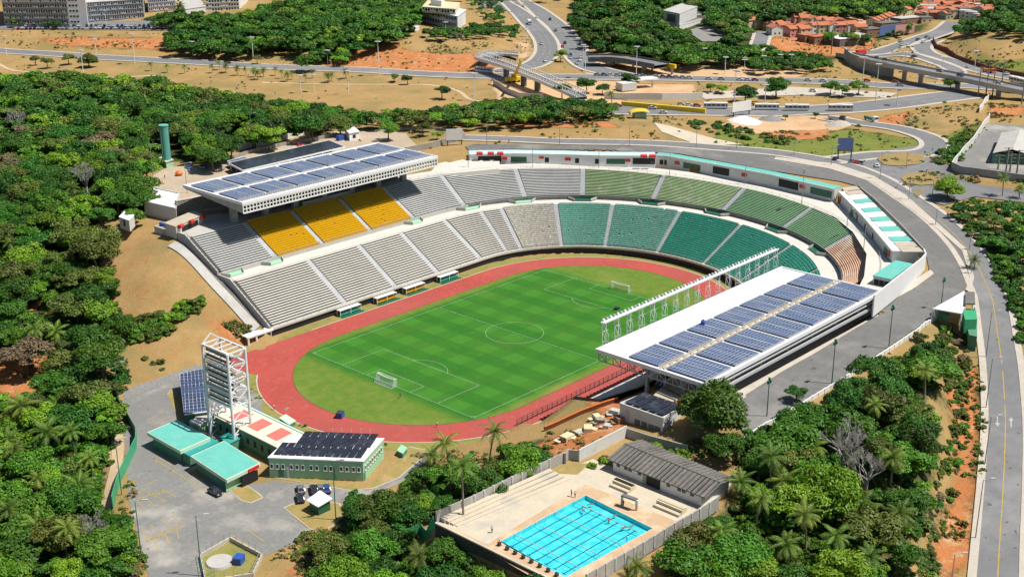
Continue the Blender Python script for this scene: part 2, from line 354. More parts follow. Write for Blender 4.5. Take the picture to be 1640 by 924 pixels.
# ------------------------------------------------------------------ terrain heights: control points (pixel of the photograph, height)
CTRL = """0 924 -6;100 850 -5;0 700 -4;100 700 -3;170 730 -2;60 600 0;150 600 0;0 500 6;100 500 7;190 520 5;0 400 14;100 380 17;170 400 17;
180 330 23;250 270 24;0 300 18;0 200 19;150 200 20;260 240 24.5;300 380 23.5;240 440 17;290 470 12;330 540 4;400 545 .5;200 620 .5;340 560 1.5;
200 680 0;230 800 0;300 860 0;400 800 0;470 860 0;560 780 0;640 740 0;240 900 0;330 920 0;180 850 -3;
270 285 24;320 260 24;400 235 24;560 207 24.3;640 225 24;720 232 24.6;560 260 24;420 300 24;700 262 24;
760 240 25;900 236 25.4;1000 240 25.6;1200 256 25.4;1300 280 25;1400 330 24;1480 395 22;1520 450 19;1420 490 17.2;1300 565 17;1180 640 17;1240 690 17;1330 620 17;1480 520 18;
1560 420 20;1590 500 16;1600 560 12;1605 640 7;1610 700 4;1600 800 2;1580 900 0;1636 920 0;1540 560 16.5;1520 620 15.5;1500 700 13.5;1480 800 10.5;1440 900 8.5;
1300 720 14;1200 720 14;1380 620 16.5;1300 850 10;1150 880 9;1000 924 7;1625 500 17;1640 440 22;1600 390 22;1638 640 8;1625 560 13;
1480 290 24;1350 255 25;1420 255 25;1500 230 25;1560 300 24;1620 250 26;1640 300 24;1560 340 23.5;
760 222 25.4;900 226 25.6;1060 230 25.6;1200 242 25.6;900 203 27.5;1050 197 27;1000 185 22.5;1090 205 25;1120 215 25.5;500 190 21;700 190 22;900 180 22;300 160 20;
0 85 20;300 103 20;640 119 20;780 124 20;1000 176 20;1300 178 20;1500 157 20;1100 130 20;920 126 20;1400 140 20;100 112 20;400 112 20;600 152 20;
0 46 29;150 46 29;280 49 29;270 77 22;0 77 21;150 84 21;640 69 30;760 65 30;560 100 22;700 108 20.5;530 108 20.5;700 35 31;500 40 31;400 30 33;0 20 30;200 20 30;
870 40 24;920 60 22;900 92 20.5;830 5 28;960 105 20.5;1000 60 26;1100 60 27;1000 20 30;1150 20 32;1060 150 20;1200 150 20;1340 150 20;
1300 55 24;1400 60 23;1480 20 26;1240 60 23;1200 90 21;1560 60 33;1640 62 33;1505 68 22;1535 102 21;1640 120 21;1600 20 35;1450 80 21;
1540 200 24;1600 175 25.5;1380 215 22;1300 210 20.5;1240 205 20.5;1450 195 23"""
pts = []
for it in CTRL.replace("\n", "").split(";"):
    a, b, c = it.split(); w = onz(float(a), float(b), float(c)); pts.append((w[0], w[1], float(c)))
# strip between pool wall and track, and the slope under the trees there
for a, b, c in ((880, 690, 7), (950, 690, 12), (1000, 670, 13.4), (860, 720, 9), (1040, 692, 13.5), (1110, 720, 14), (750, 745, 2), (800, 782, 8), (700, 805, 3),
                (680, 865, 4), (640, 805, 1), (600, 865, 1), (560, 905, 1), (800, 915, 6), (900, 750, 12.5)):
    w = onz(a, b, c); pts.append((w[0], w[1], c))
pts += [(1500, 1500, 40), (400, 2000, 40), (2000, 300, 40), (2400, 2400, 60), (-420, -420, -6), (0, -400, -2), (300, -300, 6), (-420, 200, 4), (-300, 700, 22), (700, -150, 24), (2500, -400, 40), (-420, 2400, 40)]
CP = np.array(pts)
def rbf_fit(P):
    d = np.sqrt(((P[:, None, :2]-P[None, :, :2])**2).sum(-1)); n = len(P)
    A = np.zeros((n+3, n+3)); A[:n, :n] = d-np.eye(n)*4.0
    A[:n, n] = 1; A[:n, n+1:] = P[:, :2]/1000.0; A[n, :n] = 1; A[n+1:, :n] = P[:, :2].T/1000.0
    return np.linalg.solve(A, np.append(P[:, 2], [0, 0, 0]))
WT = rbf_fit(CP)
def rbf(x, y):
    s = x.shape; x = x.ravel(); y = y.ravel(); o = np.zeros(len(x))
    for a in range(0, len(x), 20000):
        xx, yy = x[a:a+20000], y[a:a+20000]
        d = np.sqrt((xx[:, None]-CP[None, :, 0])**2+(yy[:, None]-CP[None, :, 1])**2)
        o[a:a+20000] = d@WT[:-3]+WT[-3]+(xx*WT[-2]+yy*WT[-1])/1000.0
    return o.reshape(s)
def axis(lo, a, b, hi, step, g):
    v = list(np.arange(a, b+.1, step)); s = step
    while v[-1] < hi: s *= g; v.append(v[-1]+s)
    s = step
    while v[0] > lo: s *= 1.12; v.insert(0, v[0]-s)
    return np.array(v)
GX = axis(-420, -180, 270, 2600, 2.5, 1.024); GY = axis(-420, -200, 270, 2600, 2.5, 1.024)
XX, YY = np.meshgrid(GX, GY, indexing='ij')
HH = rbf(XX, YY)
def seg_dist(px, py, poly, closed=True):
    best = np.full(px.shape, 1e9); n = len(poly)
    for i in range(n if closed else n-1):
        (ax, ay), (bx, by) = poly[i], poly[(i+1) % n]
        dx, dy = bx-ax, by-ay; L = dx*dx+dy*dy+1e-9
        t = np.clip(((px-ax)*dx+(py-ay)*dy)/L, 0, 1)
        best = np.minimum(best, np.hypot(px-ax-t*dx, py-ay-t*dy))
    return best
def inside(px, py, poly):
    c = np.zeros(px.shape, bool); n = len(poly)
    for i in range(n):
        (ax, ay), (bx, by) = poly[i], poly[(i+1) % n]
        if ay == by: continue
        c ^= ((ay > py) != (by > py)) & (px < (bx-ax)*(py-ay)/(by-ay)+ax)
    return c
def flatten(poly, z, blend):
    global HH
    x0 = min(p[0] for p in poly)-blend; x1 = max(p[0] for p in poly)+blend; y0 = min(p[1] for p in poly)-blend; y1 = max(p[1] for p in poly)+blend
    msk = (XX > x0) & (XX < x1) & (YY > y0) & (YY < y1)
    px, py = XX[msk], YY[msk]
    d = seg_dist(px, py, poly); d[inside(px, py, poly)] = 0
    w = np.clip(1-d/blend, 0, 1); w = w*w*(3-2*w)
    HH[msk] = HH[msk]*(1-w)+z*w
def pxpoly(s, z):
    return [onz(float(a), float(b), z) for a, b in (q.split(",") for q in s.split())]
LOT = "196,640 275,603 400,557 430,690 640,722 700,715 640,790 540,800 480,868 330,930 240,930 205,800"
flatten(pxpoly(LOT, 0), 0.0, 9)
flatten(pxpoly("212,298 270,266 340,262 400,238 560,208 600,222 690,262 480,330 300,345", 24), 24.0, 6)
POOLZ = 13.0
DECK = pxpoly("700,836 905,736 985,700 1182,768 1090,836 965,924 880,926", POOLZ)
flatten(DECK, POOLZ, 5.0)
LOTR = pxpoly("1585,196 1525,268 1545,282 1700,310 1700,205", 26); flatten(LOTR, 26, 5)
# the bowl: nothing of the ground may stand above the terraces
FD = front_d(XX, YY)
prof = np.where(FD < 0, -0.06, np.where(FD < D1, (FD/D1)*Z1*0.95-0.5, np.where(FD < 47, np.where(FD < D2+.5, 12.6, 13.0+(FD-D2)/17*7.2), 99)))
right = (YY < SY) & (XX < SX+6)
prof = np.where(right & (FD > D1), np.where(FD < 46, 12.5, 99), prof)
_lim = np.where(right, 42.8, np.where((XX > SX) & (YY < -20), 43.5, np.where(XX > 92, np.where(YY > 66, 57.5, 51.5), 47)))
prof = np.where((XX > SX) & ~right & (FD > 38), 19.6, prof)
bowl = (XX > -1.5) & (FD < _lim)
HH = np.where(bowl & ((XX > 14) | (YY > SY) | (FD < 0)), np.minimum(HH, prof), HH)
HH = np.where((XX > -2) & right & (FD < 4.5) & (FD > -12), np.minimum(HH, -0.06), HH)
CAPS = [(15.5+52.5*math.cos(t), SY+52.5*math.sin(t)) for t in np.linspace(math.pi/2, 3*math.pi/2, 24)]+[(91+52.5*math.cos(t), SY+52.5*math.sin(t)) for t in np.linspace(-math.pi/2, math.pi/2, 24)]
_k = inside(XX, YY, CAPS); HH[_k] = -0.06
_d = seg_dist(XX, YY, CAPS); _w = np.clip(1-_d/5.0, 0, 1)*(~_k)*(XX < 15); HH = HH*(1-_w)-0.06*_w

def H(x, y):
    i = int(np.clip(np.searchsorted(GX, x)-1, 0, len(GX)-2)); j = int(np.clip(np.searchsorted(GY, y)-1, 0, len(GY)-2))
    u = (x-GX[i])/(GX[i+1]-GX[i]); v = (y-GY[j])/(GY[j+1]-GY[j])
    return float(HH[i, j]*(1-u)*(1-v)+HH[i+1, j]*u*(1-v)+HH[i, j+1]*(1-u)*v+HH[i+1, j+1]*u*v)
def G(px, py):
    """ground point seen at a pixel"""
    d = ray(px, py); ta = (60-CAM[2])/d[2]; tb = (-12-CAM[2])/d[2]
    prev = ta; t = ta
    for k in range(1, 161):
        t = ta+(tb-ta)*k/160; p = CAM+d*t
        if p[2] <= H(p[0], p[1]): break
        prev = t
    lo, hi = prev, t
    for _ in range(16):
        mid = (lo+hi)/2; p = CAM+d*mid
        if p[2] > H(p[0], p[1]): lo = mid
        else: hi = mid
    p = CAM+d*hi
    return (float(p[0]), float(p[1]), H(float(p[0]), float(p[1])))
def P2(s): return [tuple(float(v) for v in q.split(",")) for q in s.split()]
def smooth_line(pts, step):
    """Catmull-Rom through 2D points, resampled"""
    pts = [np.array(p[:2], float) for p in pts]; out = []
    for i in range(len(pts)-1):
        p0 = pts[max(i-1, 0)]; p1 = pts[i]; p2 = pts[i+1]; p3 = pts[min(i+2, len(pts)-1)]
        n = max(2, int(np.linalg.norm(p2-p1)/step))
        for k in range(n):
            t = k/n
            out.append(0.5*((2*p1)+(-p0+p2)*t+(2*p0-5*p1+4*p2-p3)*t*t+(-p0+3*p1-3*p2+p3)*t**3))
    out.append(pts[-1]); return np.array(out)

# roads: pixel centre line, width
ROADS = {
 'access_road': ("1597,935 1601,863 1607,770 1609,693 1608,640 1604,577 1595,520 1589,480 1578,450 1560,418 1536,384 1495,346 1450,315 1405,287 1340,263 1250,247 1150,238 1050,231 900,228 740,222", 8.0),
 'avenue': ("-30,80 0,83 150,92 300,100 410,107 550,112 640,117 780,123 900,124 1060,126 1200,129 1330,132 1420,138 1560,140 1660,148", 14.0),
 'lower_avenue': ("965,176 1060,178 1200,180 1320,177 1420,168 1500,158 1560,150", 20.0),
 'boulevard_west': ("815,2 838,25 862,50 876,72 872,92 850,106 800,116", 13.0),
 'boulevard_east': ("832,2 870,25 895,45 914,70 928,95 950,110 1000,122", 14.0),
 'service_road': ("1325,190 1370,197 1440,207 1488,222 1497,237 1470,247 1400,250 1330,258", 9.0),
 'hill_road': ("1222,52 1218,66 1212,78 1190,88 1160,97", 9.0),
 'upper_road': ("1530,36 1512,50 1480,62 1445,74 1405,85 1365,88", 13.0),
 'loop_road': ("1385,91 1442,90 1492,100 1520,110 1530,120 1490,126", 8.0),
 'slip_road': ("1497,64 1477,74 1485,86 1530,102 1580,117 1660,132", 10.0),
}
ROADW = {}
for k, (s, w) in ROADS.items():
    g = [G(*p) for p in P2(s)]
    ln = smooth_line(g, 4.0)
    z = np.array([H(*p) for p in ln])
    for _ in range(12): z[1:-1] = (z[:-2]+2*z[1:-1]+z[2:])/4
    ROADW[k] = (ln, z, w)
for k, (ln, z, w) in ROADW.items():
    r = w/2+14
    msk = (XX > ln[:, 0].min()-r) & (XX < ln[:, 0].max()+r) & (YY > ln[:, 1].min()-r) & (YY < ln[:, 1].max()+r)
    px, py = XX[msk], YY[msk]; bd = np.full(px.shape, 1e9); bz = np.zeros(px.shape)
    ss = np.linspace(0, len(ln)-1, len(ln)*6); fa = np.interp(ss, range(len(ln)), ln[:, 0]); fb = np.interp(ss, range(len(ln)), ln[:, 1]); fz = np.interp(ss, range(len(ln)), z)
    for a, b, zz in zip(fa, fb, fz):
        d = np.hypot(px-a, py-b); c = d < bd; bd[c] = d[c]; bz[c] = zz
    t = np.clip(1-(bd-w/2-6.0)/10.0, 0, 1); t = t*t*(3-2*t)
    HH[msk] = HH[msk]*(1-t)+bz*t
# small natural unevenness away from built ground
_n = np.array([[noise.noise((x*0.05, y*0.05, 3.1)) for y in GY] for x in GX])
_far = np.clip((seg_dist(XX, YY, CAPS)-60)/60, 0, 1)*np.clip((np.hypot(XX-CAM[0], YY-CAM[1])-150)/200, 0, 1)
for k, (ln, z, w) in ROADW.items():
    for a, b in ln[::3]: _far *= np.clip((np.hypot(XX-a, YY-b)-w)/12, 0, 1)
HH += _n*1.0*_far

# ------------------------------------------------------------------ ground cover: pixel regions -> weights stored on the terrain
# classes: 1 dry grass, 2 orange soil, 3 green grass, 4 sand
COVER = [
 (6, "150,640 300,560 420,545 300,380 170,360 160,500"),
 (6, "170,360 300,385 425,545 400,560 200,640 150,640 190,560 170,450"), (2, "345,515 400,520 405,540 370,550"),
 (1, "0,40 290,40 300,80 0,82"), (2, "60,60 270,62 296,86 250,80 140,76 60,70"), (1, "0,82 640,105 800,124 780,165 400,160 0,132"), (1, "300,75 480,72 530,110 300,104"),
 (2, "520,106 560,85 620,66 790,62 800,90 780,122 640,116"), (1, "620,66 790,62 790,86 660,84"),
 (1, "600,207 700,190 740,200 900,180 1060,195 1080,230 740,232 640,245 560,225"), (2, "800,192 960,192 1000,205 830,205"), (2, "700,190 800,188 760,200"),
 (1, "1050,170 1110,165 1080,240 1040,232"), (3, "1150,205 1230,215 1340,205 1480,225 1460,245 1330,250 1140,238"), (4, "1200,185 1360,185 1370,200 1320,215 1200,215 1150,200"), (2, "1220,212 1330,208 1330,222 1240,225"),
 (4, "1000,100 1290,112 1290,125 1000,122"), (4, "880,100 980,100 1000,170 800,165 780,120"), (1, "1110,130 1520,120 1520,160 1300,172 1110,166"), (4, "940,135 1115,135 1115,150 940,150"),
 (1, "1360,92 1520,95 1540,125 1300,130"), (2, "1420,185 1560,160 1580,200 1480,215 1400,195"), (1, "1480,160 1640,160 1640,190 1560,215 1440,205"), (2, "1580,165 1640,170 1640,185 1590,190"),
 (1, "1500,60 1660,62 1660,125 1540,115"), (3, "1535,92 1660,100 1660,122 1560,112"),
 (2, "1290,30 1340,5 1360,20 1350,40"), (4, "1340,25 1420,25 1420,40 1340,40"), (2, "1230,60 1400,60 1420,90 1240,90"), (1, "1400,72 1500,62 1500,95 1390,95"),
 (1, "860,0 900,40 940,120 1000,130 880,130 800,110 840,60"), (1, "740,0 830,10 860,60 840,100 800,60 740,30"), (4, "830,60 850,60 850,95 830,95"),
 (1, "1400,245 1480,240 1500,262 1410,262"), (1, "1440,278 1510,278 1510,300 1440,300"), (3, "1500,225 1580,190 1530,270 1490,262"), (1, "1540,270 1640,290 1640,310 1540,290"),
 (1, "1330,615 1500,515 1560,510 1570,560 1560,700 1560,924 1430,924 1480,800 1520,640 1480,590 1300,670"), (2, "1515,590 1566,580 1572,700 1560,870 1530,930 1490,930 1510,830 1530,780 1525,690"), (3, "1568,600 1578,600 1574,760 1560,870 1553,870 1566,740"),
 (2, "1040,924 1110,830 1160,830 1130,924"), (2, "830,735 900,680 1000,650 1010,690 900,735 840,770"), (1, "860,690 960,650 1000,640 960,680 900,700"),
 (1, "660,730 720,720 800,730 760,770"), (2, "440,924 480,860 520,850 520,924"), (1, "400,924 470,860 540,840 540,870 440,924"),
 (4, "165,690 200,690 200,740 175,800 150,800 165,740"), (1, "190,720 215,780 215,924 150,924 150,820"), (2, "195,850 215,860 240,924 190,924"),
 (3, "385,600 440,660 520,695 640,715 560,720 470,695 400,640"), (1, "880,745 985,700 1000,720 960,740"), (2, "0,570 60,560 90,600 40,640 0,630"), (2, "30,490 90,480 90,510 40,510"), (1, "1060,705 1160,700 1150,730 1080,735"),
 (1, "1440,310 1560,310 1640,330 1640,500 1610,480 1560,400"), (2, "940,640 1010,610 1010,660 960,670"),
]
ZONES = [  # name for the label, canopy outline, spacing, size range, leaf mix, height factor
 ("in the dense forest left of the stadium", "0,124 60,120 150,126 250,130 330,150 440,166 520,176 540,196 470,214 400,228 370,240 340,258 285,258 240,262 215,288 238,312 232,345 170,350 130,350 165,372 160,430 190,470 188,560 200,610 190,640 0,640", 6.2, (.6, 1.5), "deep*5 mid*4 bright*2 olive*2 brown*.25", 1.0),
 ("in the thick growth beside the sand path", "0,640 190,640 185,670 172,690 162,740 155,800 160,845 175,870 190,924 0,940", 5.4, (.5, 1.35), "mid*5 deep*3 bright*3 olive*1", .9),
 ("in the tree strip behind the stadium", "440,166 600,182 700,176 850,158 980,160 985,184 880,190 760,194 640,194 545,196", 6.6, (.7, 1.1), "deep*4 mid*4 olive*2 bright*1", 1.0),
 ("in the forest sloping down beside the pool", "1190,690 1250,680 1330,640 1400,590 1470,545 1520,560 1525,600 1478,640 1500,700 1490,780 1475,850 1445,940 1040,940 1100,880 1165,828 1200,780 1185,735", 5.8, (.5, 1.4), "deep*4 mid*5 bright*2 olive*2", .95),
 ("in the grove between the green hut and the pool", "505,940 510,860 560,800 640,792 690,745 740,765 790,735 850,705 872,735 800,772 720,808 660,850 655,875 700,872 790,905 860,940", 5.2, (.6, 1.1), "deep*4 mid*4 bright*2 olive*2", .9),
 ("on the bank right of the access road", "1530,325 1650,310 1650,540 1612,490 1575,425 1530,370", 5.0, (.4, .8), "deep*3 mid*4 bright*2", .75),
 ("beside the soil strip of the car park", "168,828 205,835 212,900 200,930 150,930", 5.0, (.4, .7), "mid*3 deep*3", .8),
 ("on the wooded hill at the top of the view", "285,28 300,26 400,22 470,0 680,0 668,32 640,55 600,66 540,100 480,98 475,74 420,74 370,88 290,85 270,60", 7.4, (1.0, 1.6), "deep*5 mid*4 bright*1", 1.0),
 ("on the wooded slopes beyond the boulevard", "915,35 925,-10 1310,-10 1262,34 1180,36 1225,60 1205,85 1165,95 1100,98 1060,98 985,88 930,62", 7.8, (1.0, 1.6), "deep*6 mid*3 olive*1", 1.0),
 ("in the roadside thicket before the hillside houses", "1195,90 1225,72 1260,84 1335,92 1330,106 1240,111 1190,106", 8.0, (.7, 1.1), "deep*3 mid*4 bright*1", .9),
 ("on the hill above the green embankment", "1585,-5 1650,-5 1650,58 1605,40 1565,50 1525,46 1540,38 1575,34", 8.0, (.8, 1.5), "deep*4 mid*3", 1.0),
 ("in the belt before the grey office block", "15,28 60,24 110,30 110,38 20,40", 7.5, (.6, .9), "deep*3 mid*2", .9), ("beside the office wing", "232,34 285,20 300,30 290,46 240,42", 7.5, (.7, 1.2), "deep*3 mid*2", .9),
 ("round the white three storey building", "672,46 745,50 760,36 800,40 800,55 690,58", 8.0, (.6, 1.0), "deep*3 mid*2", .9), ("on the dry hill left of the boulevard", "750,0 830,-4 800,30 838,48 835,70 815,62 790,40", 11.0, (.5, .9), "deep*3 mid*2", .9),
 ("between the hillside houses", "1300,62 1325,54 1400,58 1470,40 1520,44 1480,50 1400,64", 9.0, (.6, 1.1), "deep*3 mid*3 bright*1", .9), ("on the forested ridge behind the houses", "1300,-10 1480,-10 1465,14 1400,22 1345,20 1300,28", 7.6, (.9, 1.5), "deep*4 mid*3 bright*2", 1.0)]
OFFZ = len(ZONES)
ZONES += [("off the view", o_, sp_, (.8, 1.5), "deep*4 mid*4 bright*1 olive*2", 1.0) for o_, sp_ in (("1720,325 1800,300 2150,330 2150,960 1740,960 1715,560", 9.5), ("-60,-6 1700,-6 1700,-70 -60,-70", 17.0), ("-420,122 -6,124 -6,960 -420,960", 8.5), ("1665,20 2000,20 2000,200 1740,200 1700,100", 13.0))]
def build_terrain():
    n, m = len(GX), len(GY)
    PX = np.zeros(XX.shape); PY = np.zeros(XX.shape)
    dx, dy, dz = XX-CAM[0], YY-CAM[1], HH-CAM[2]
    zz = dx*_fw[0]+dy*_fw[1]+dz*_fw[2]; zz = np.where(zz < 1, 1e9, zz)
    PX = 820+FPX*(dx*_ri[0]+dy*_ri[1]+dz*_ri[2])/zz; PY = 462-FPX*(dx*_up[0]+dy*_up[1]+dz*_up[2])/zz
    W = np.zeros((n, m, 5))
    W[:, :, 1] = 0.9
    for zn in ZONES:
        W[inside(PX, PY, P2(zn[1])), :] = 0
    for cls, s in COVER:
        poly = P2(s); k = inside(PX, PY, poly)
        W[k, :] = 0
        if cls == 6: W[k, 1] = .8; W[k, 2] = .34
        else: W[k, cls] = 1
    for _ in range(3):
        W[1:-1, 1:-1] = (W[1:-1, 1:-1]*2+W[:-2, 1:-1]+W[2:, 1:-1]+W[1:-1, :-2]+W[1:-1, 2:])/6
    v = np.stack([XX, YY, HH], -1).reshape(-1, 3)
    idx = np.arange(n*m).reshape(n, m)
    f = np.stack([idx[:-1, :-1], idx[1:, :-1], idx[1:, 1:], idx[:-1, 1:]], -1).reshape(-1, 4)
    # leave the terrain open where the pool basin is sunk
    me = bpy.data.meshes.new("terrain")
    cx = XX[:-1, :-1].ravel()+1.25; cy = YY[:-1, :-1].ravel()+1.25
    hole = inside(cx, cy, POOL_HOLE)
    f = f[~hole]
    me.from_pydata(v.tolist(), [], f.tolist())
    a = me.attributes.new("cover", 'FLOAT_COLOR', 'POINT')
    Wc = np.concatenate([W[:, :, 1:4], W[:, :, 4:5]], -1).reshape(-1, 4)
    a.data.foreach_set("color", Wc.ravel().astype(np.float32))
    me.polygons.foreach_set("use_smooth", [True]*len(f)); me.update()
    m_, nt, b = newmat("terrain_ground")
    at = nt.nodes.new("ShaderNodeAttribute"); at.attribute_name = "cover"
    sp = nt.nodes.new("ShaderNodeSeparateColor"); nt.links.new(at.outputs["Color"], sp.inputs[0])
    P = coords(nt)
    n1 = noise_n(nt, P, 0.12, 6, 0.65); n2 = noise_n(nt, P, 0.9, 5, 0.65); n3 = noise_n(nt, P, 0.035, 4, 0.6)
    n4 = noise_n(nt, P, 0.3, 6, 0.75, (1.0, 1.0, 0.25)); n5 = noise_n(nt, P, 2.6, 4, 0.7)
    def soft(s, nn, amt=1.3):
        return ramp(nt, math_n(nt, 'ADD', s, math_n(nt, 'MULTIPLY', math_n(nt, 'SUBTRACT', math_n(nt, 'MULTIPLY_ADD', n2, 0.4, math_n(nt, 'MULTIPLY', nn, 0.6)), 0.5), amt)), 0.34, 0.66)
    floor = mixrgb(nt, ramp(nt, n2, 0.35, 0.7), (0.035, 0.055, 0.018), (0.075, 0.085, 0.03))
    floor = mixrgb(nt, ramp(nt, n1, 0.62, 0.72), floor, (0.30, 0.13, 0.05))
    dry = mixrgb(nt, ramp(nt, n1, 0.3, 0.7), (0.42, 0.27, 0.12), (0.32, 0.215, 0.085))
    dry = mixrgb(nt, ramp(nt, n2, 0.5, 0.8), dry, (0.30, 0.21, 0.075))
    dry = mixrgb(nt, math_n(nt, 'MULTIPLY', ramp(nt, n4, 0.55, 0.7), 0.7), dry, (0.42, 0.21, 0.09))
    dry = mixrgb(nt, math_n(nt, 'MULTIPLY', ramp(nt, n5, 0.52, 0.7), 0.6), dry, (0.20, 0.15, 0.05))
    dry = mixrgb(nt, math_n(nt, 'MULTIPLY', ramp(nt, n3, 0.48, 0.62), 0.8), dry, (0.24, 0.19, 0.075))
    soil = mixrgb(nt, ramp(nt, n1, 0.35, 0.7), (0.52, 0.20, 0.075), (0.42, 0.15, 0.05))
    soil = mixrgb(nt, ramp(nt, n2, 0.5, 0.75), soil, (0.33, 0.17, 0.075))
    soil = mixrgb(nt, ramp(nt, n4, 0.52, 0.66), soil, (0.50, 0.33, 0.18))
    soil = mixrgb(nt, math_n(nt, 'MULTIPLY', ramp(nt, n5, 0.55, 0.75), 0.7), soil, (0.17, 0.12, 0.045))
    grs = mixrgb(nt, ramp(nt, n1, 0.35, 0.7), (0.11, 0.19, 0.03), (0.23, 0.24, 0.05))
    grs = mixrgb(nt, ramp(nt, n2, 0.45, 0.7), grs, (0.26, 0.19, 0.07))
    grs = mixrgb(nt, math_n(nt, 'MULTIPLY', ramp(nt, n5, 0.5, 0.7), 0.8), grs, (0.05, 0.09, 0.015))
    snd = mixrgb(nt, ramp(nt, n1, 0.35, 0.7), (0.60, 0.42, 0.25), (0.52, 0.31, 0.16))
    snd = mixrgb(nt, ramp(nt, n2, 0.5, 0.8), snd, (0.42, 0.26, 0.14))
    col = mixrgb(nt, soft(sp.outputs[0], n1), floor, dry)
    col = mixrgb(nt, soft(sp.outputs[1], n1), col, soil)
    col = mixrgb(nt, soft(sp.outputs[2], n1), col, grs)
    col = mixrgb(nt, soft(at.outputs["Alpha"], n1), col, snd)
    nt.links.new(col, b.inputs["Base Color"]); b.inputs["Roughness"].default_value = 0.95
    b.inputs["Specular IOR Level"].default_value = 0.1
    bump(nt, b, math_n(nt, 'ADD', n2, n5), 0.5, 0.6)
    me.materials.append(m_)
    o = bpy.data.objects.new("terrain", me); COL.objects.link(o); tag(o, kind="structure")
POOL_PX = [(938, 793), (1045, 846), (905, 924), (800, 868)]
POOLC = [onz(x, y, POOLZ) for x, y in POOL_PX]
_c = (sum(p[0] for p in POOLC)/4, sum(p[1] for p in POOLC)/4)
POOL_HOLE = [(_c[0]+(p[0]-_c[0])*1.12, _c[1]+(p[1]-_c[1])*1.12) for p in POOLC]
build_terrain()

def drape(name, poly, material, off=0.10, kind="structure", label=None, cat=None, parent=None, zfix=None):
    """a sheet over the ground; poly in world xy"""
    bm = bmesh.new(); vs = [bm.verts.new((p[0], p[1], 0)) for p in poly]
    try: bm.faces.new(vs)
    except ValueError: return None
    bmesh.ops.triangulate(bm, faces=bm.faces[:])
    if zfix is None:
        xs = [p[0] for p in poly]; ys = [p[1] for p in poly]
        for ax, arr, lo, hi in ((0, GX, min(xs), max(xs)), (1, GY, min(ys), max(ys))):
            for g in arr[(arr > lo) & (arr < hi)]:
                co = (g, 0, 0) if ax == 0 else (0, g, 0); no = (1, 0, 0) if ax == 0 else (0, 1, 0)
                bmesh.ops.bisect_plane(bm, geom=bm.verts[:]+bm.edges[:]+bm.faces[:], plane_co=co, plane_no=no)
    for v in bm.verts:
        v.co.z = (H(v.co.x, v.co.y) if zfix is None else zfix)+off
    bmesh.ops.recalc_face_normals(bm, faces=bm.faces[:])
    for f in bm.faces:
        if f.normal.z < 0: f.normal_flip()
    me = bpy.data.meshes.new(name); bm.to_mesh(me); bm.free(); me.materials.append(material)
    o = bpy.data.objects.new(name, me); COL.objects.link(o)
    if parent: o.parent = parent
    return tag(o, label, cat, None, kind)
def drape_px(name, s, material, off=0.10, zfix=None, **kw):
    p = P2(s); q = []
    for i in range(len(p)):
        a, b = p[i], p[(i+1) % len(p)]; n = max(1, int(math.hypot(b[0]-a[0], b[1]-a[1])/14)) if zfix is None else 1
        for k in range(n): q.append((a[0]+(b[0]-a[0])*k/n, a[1]+(b[1]-a[1])*k/n))
    w = [G(*v)[:2] for v in q] if zfix is None else [onz(v[0], v[1], zfix) for v in q]
    return drape(name, w, material, off, zfix=zfix, **kw)
def offset_line(ln, d):
    t = np.gradient(ln, axis=0); t /= np.linalg.norm(t, axis=1)[:, None]+1e-9
    return ln+np.stack([-t[:, 1], t[:, 0]], -1)*d
def ribbon(name, ln, z, w0, w1, material, off, kind="structure", rise=0.0):
    """strip between offsets w0..w1 of a centre line, following the road height z"""
    n = max(1, int((w1-w0)/4)+1); mb = MB(); cols = [offset_line(ln, w0+(w1-w0)*k/n) for k in range(n+1)]
    def zz(k, i): return max(z[i], H(*cols[k][i]))+off if z is not None else H(*cols[k][i])+off
    for k in range(n):
        for i in range(len(ln)-1):
            a, b, c, d = cols[k][i], cols[k][i+1], cols[k+1][i+1], cols[k+1][i]
            mb.quad((*a, zz(k, i)), (*b, zz(k, i+1)), (*c, zz(k+1, i+1)), (*d, zz(k+1, i)))
    if rise:
        for col, kk in ((cols[0], 0), (cols[-1], n)):
            for i in range(len(ln)-1):
                a, b = col[i], col[i+1]; za, zb = zz(kk, i), zz(kk, i+1)
                mb.quad((*a, za-rise), (*b, zb-rise), (*b, zb), (*a, za))
    o = mb.build(name, material)
    return tag(o, kind=kind)
NAMEMAP = {'access_road': 'access_road', 'avenue': 'avenue_road', 'lower_avenue': 'dual_carriageway_road', 'boulevard_west': 'boulevard_road', 'boulevard_east': 'boulevard_road',
           'service_road': 'service_road', 'hill_road': 'hill_road', 'upper_road': 'hill_road', 'loop_road': 'ramp_road', 'slip_road': 'ramp_road'}
for k, (ln, z, w) in ROADW.items():
    far = 0.25 if k == 'access_road' else 0.25
    ribbon(NAMEMAP[k], ln, z, -w/2, w/2, MT['asphalt_rd'], far)
    for s in (-1, 1):
        ribbon('pavement', ln, z, *sorted((s*w/2, s*(w/2+(1.8 if k == 'access_road' else 2.2)))), MT['sidewalk'], far+0.13, rise=0.35)
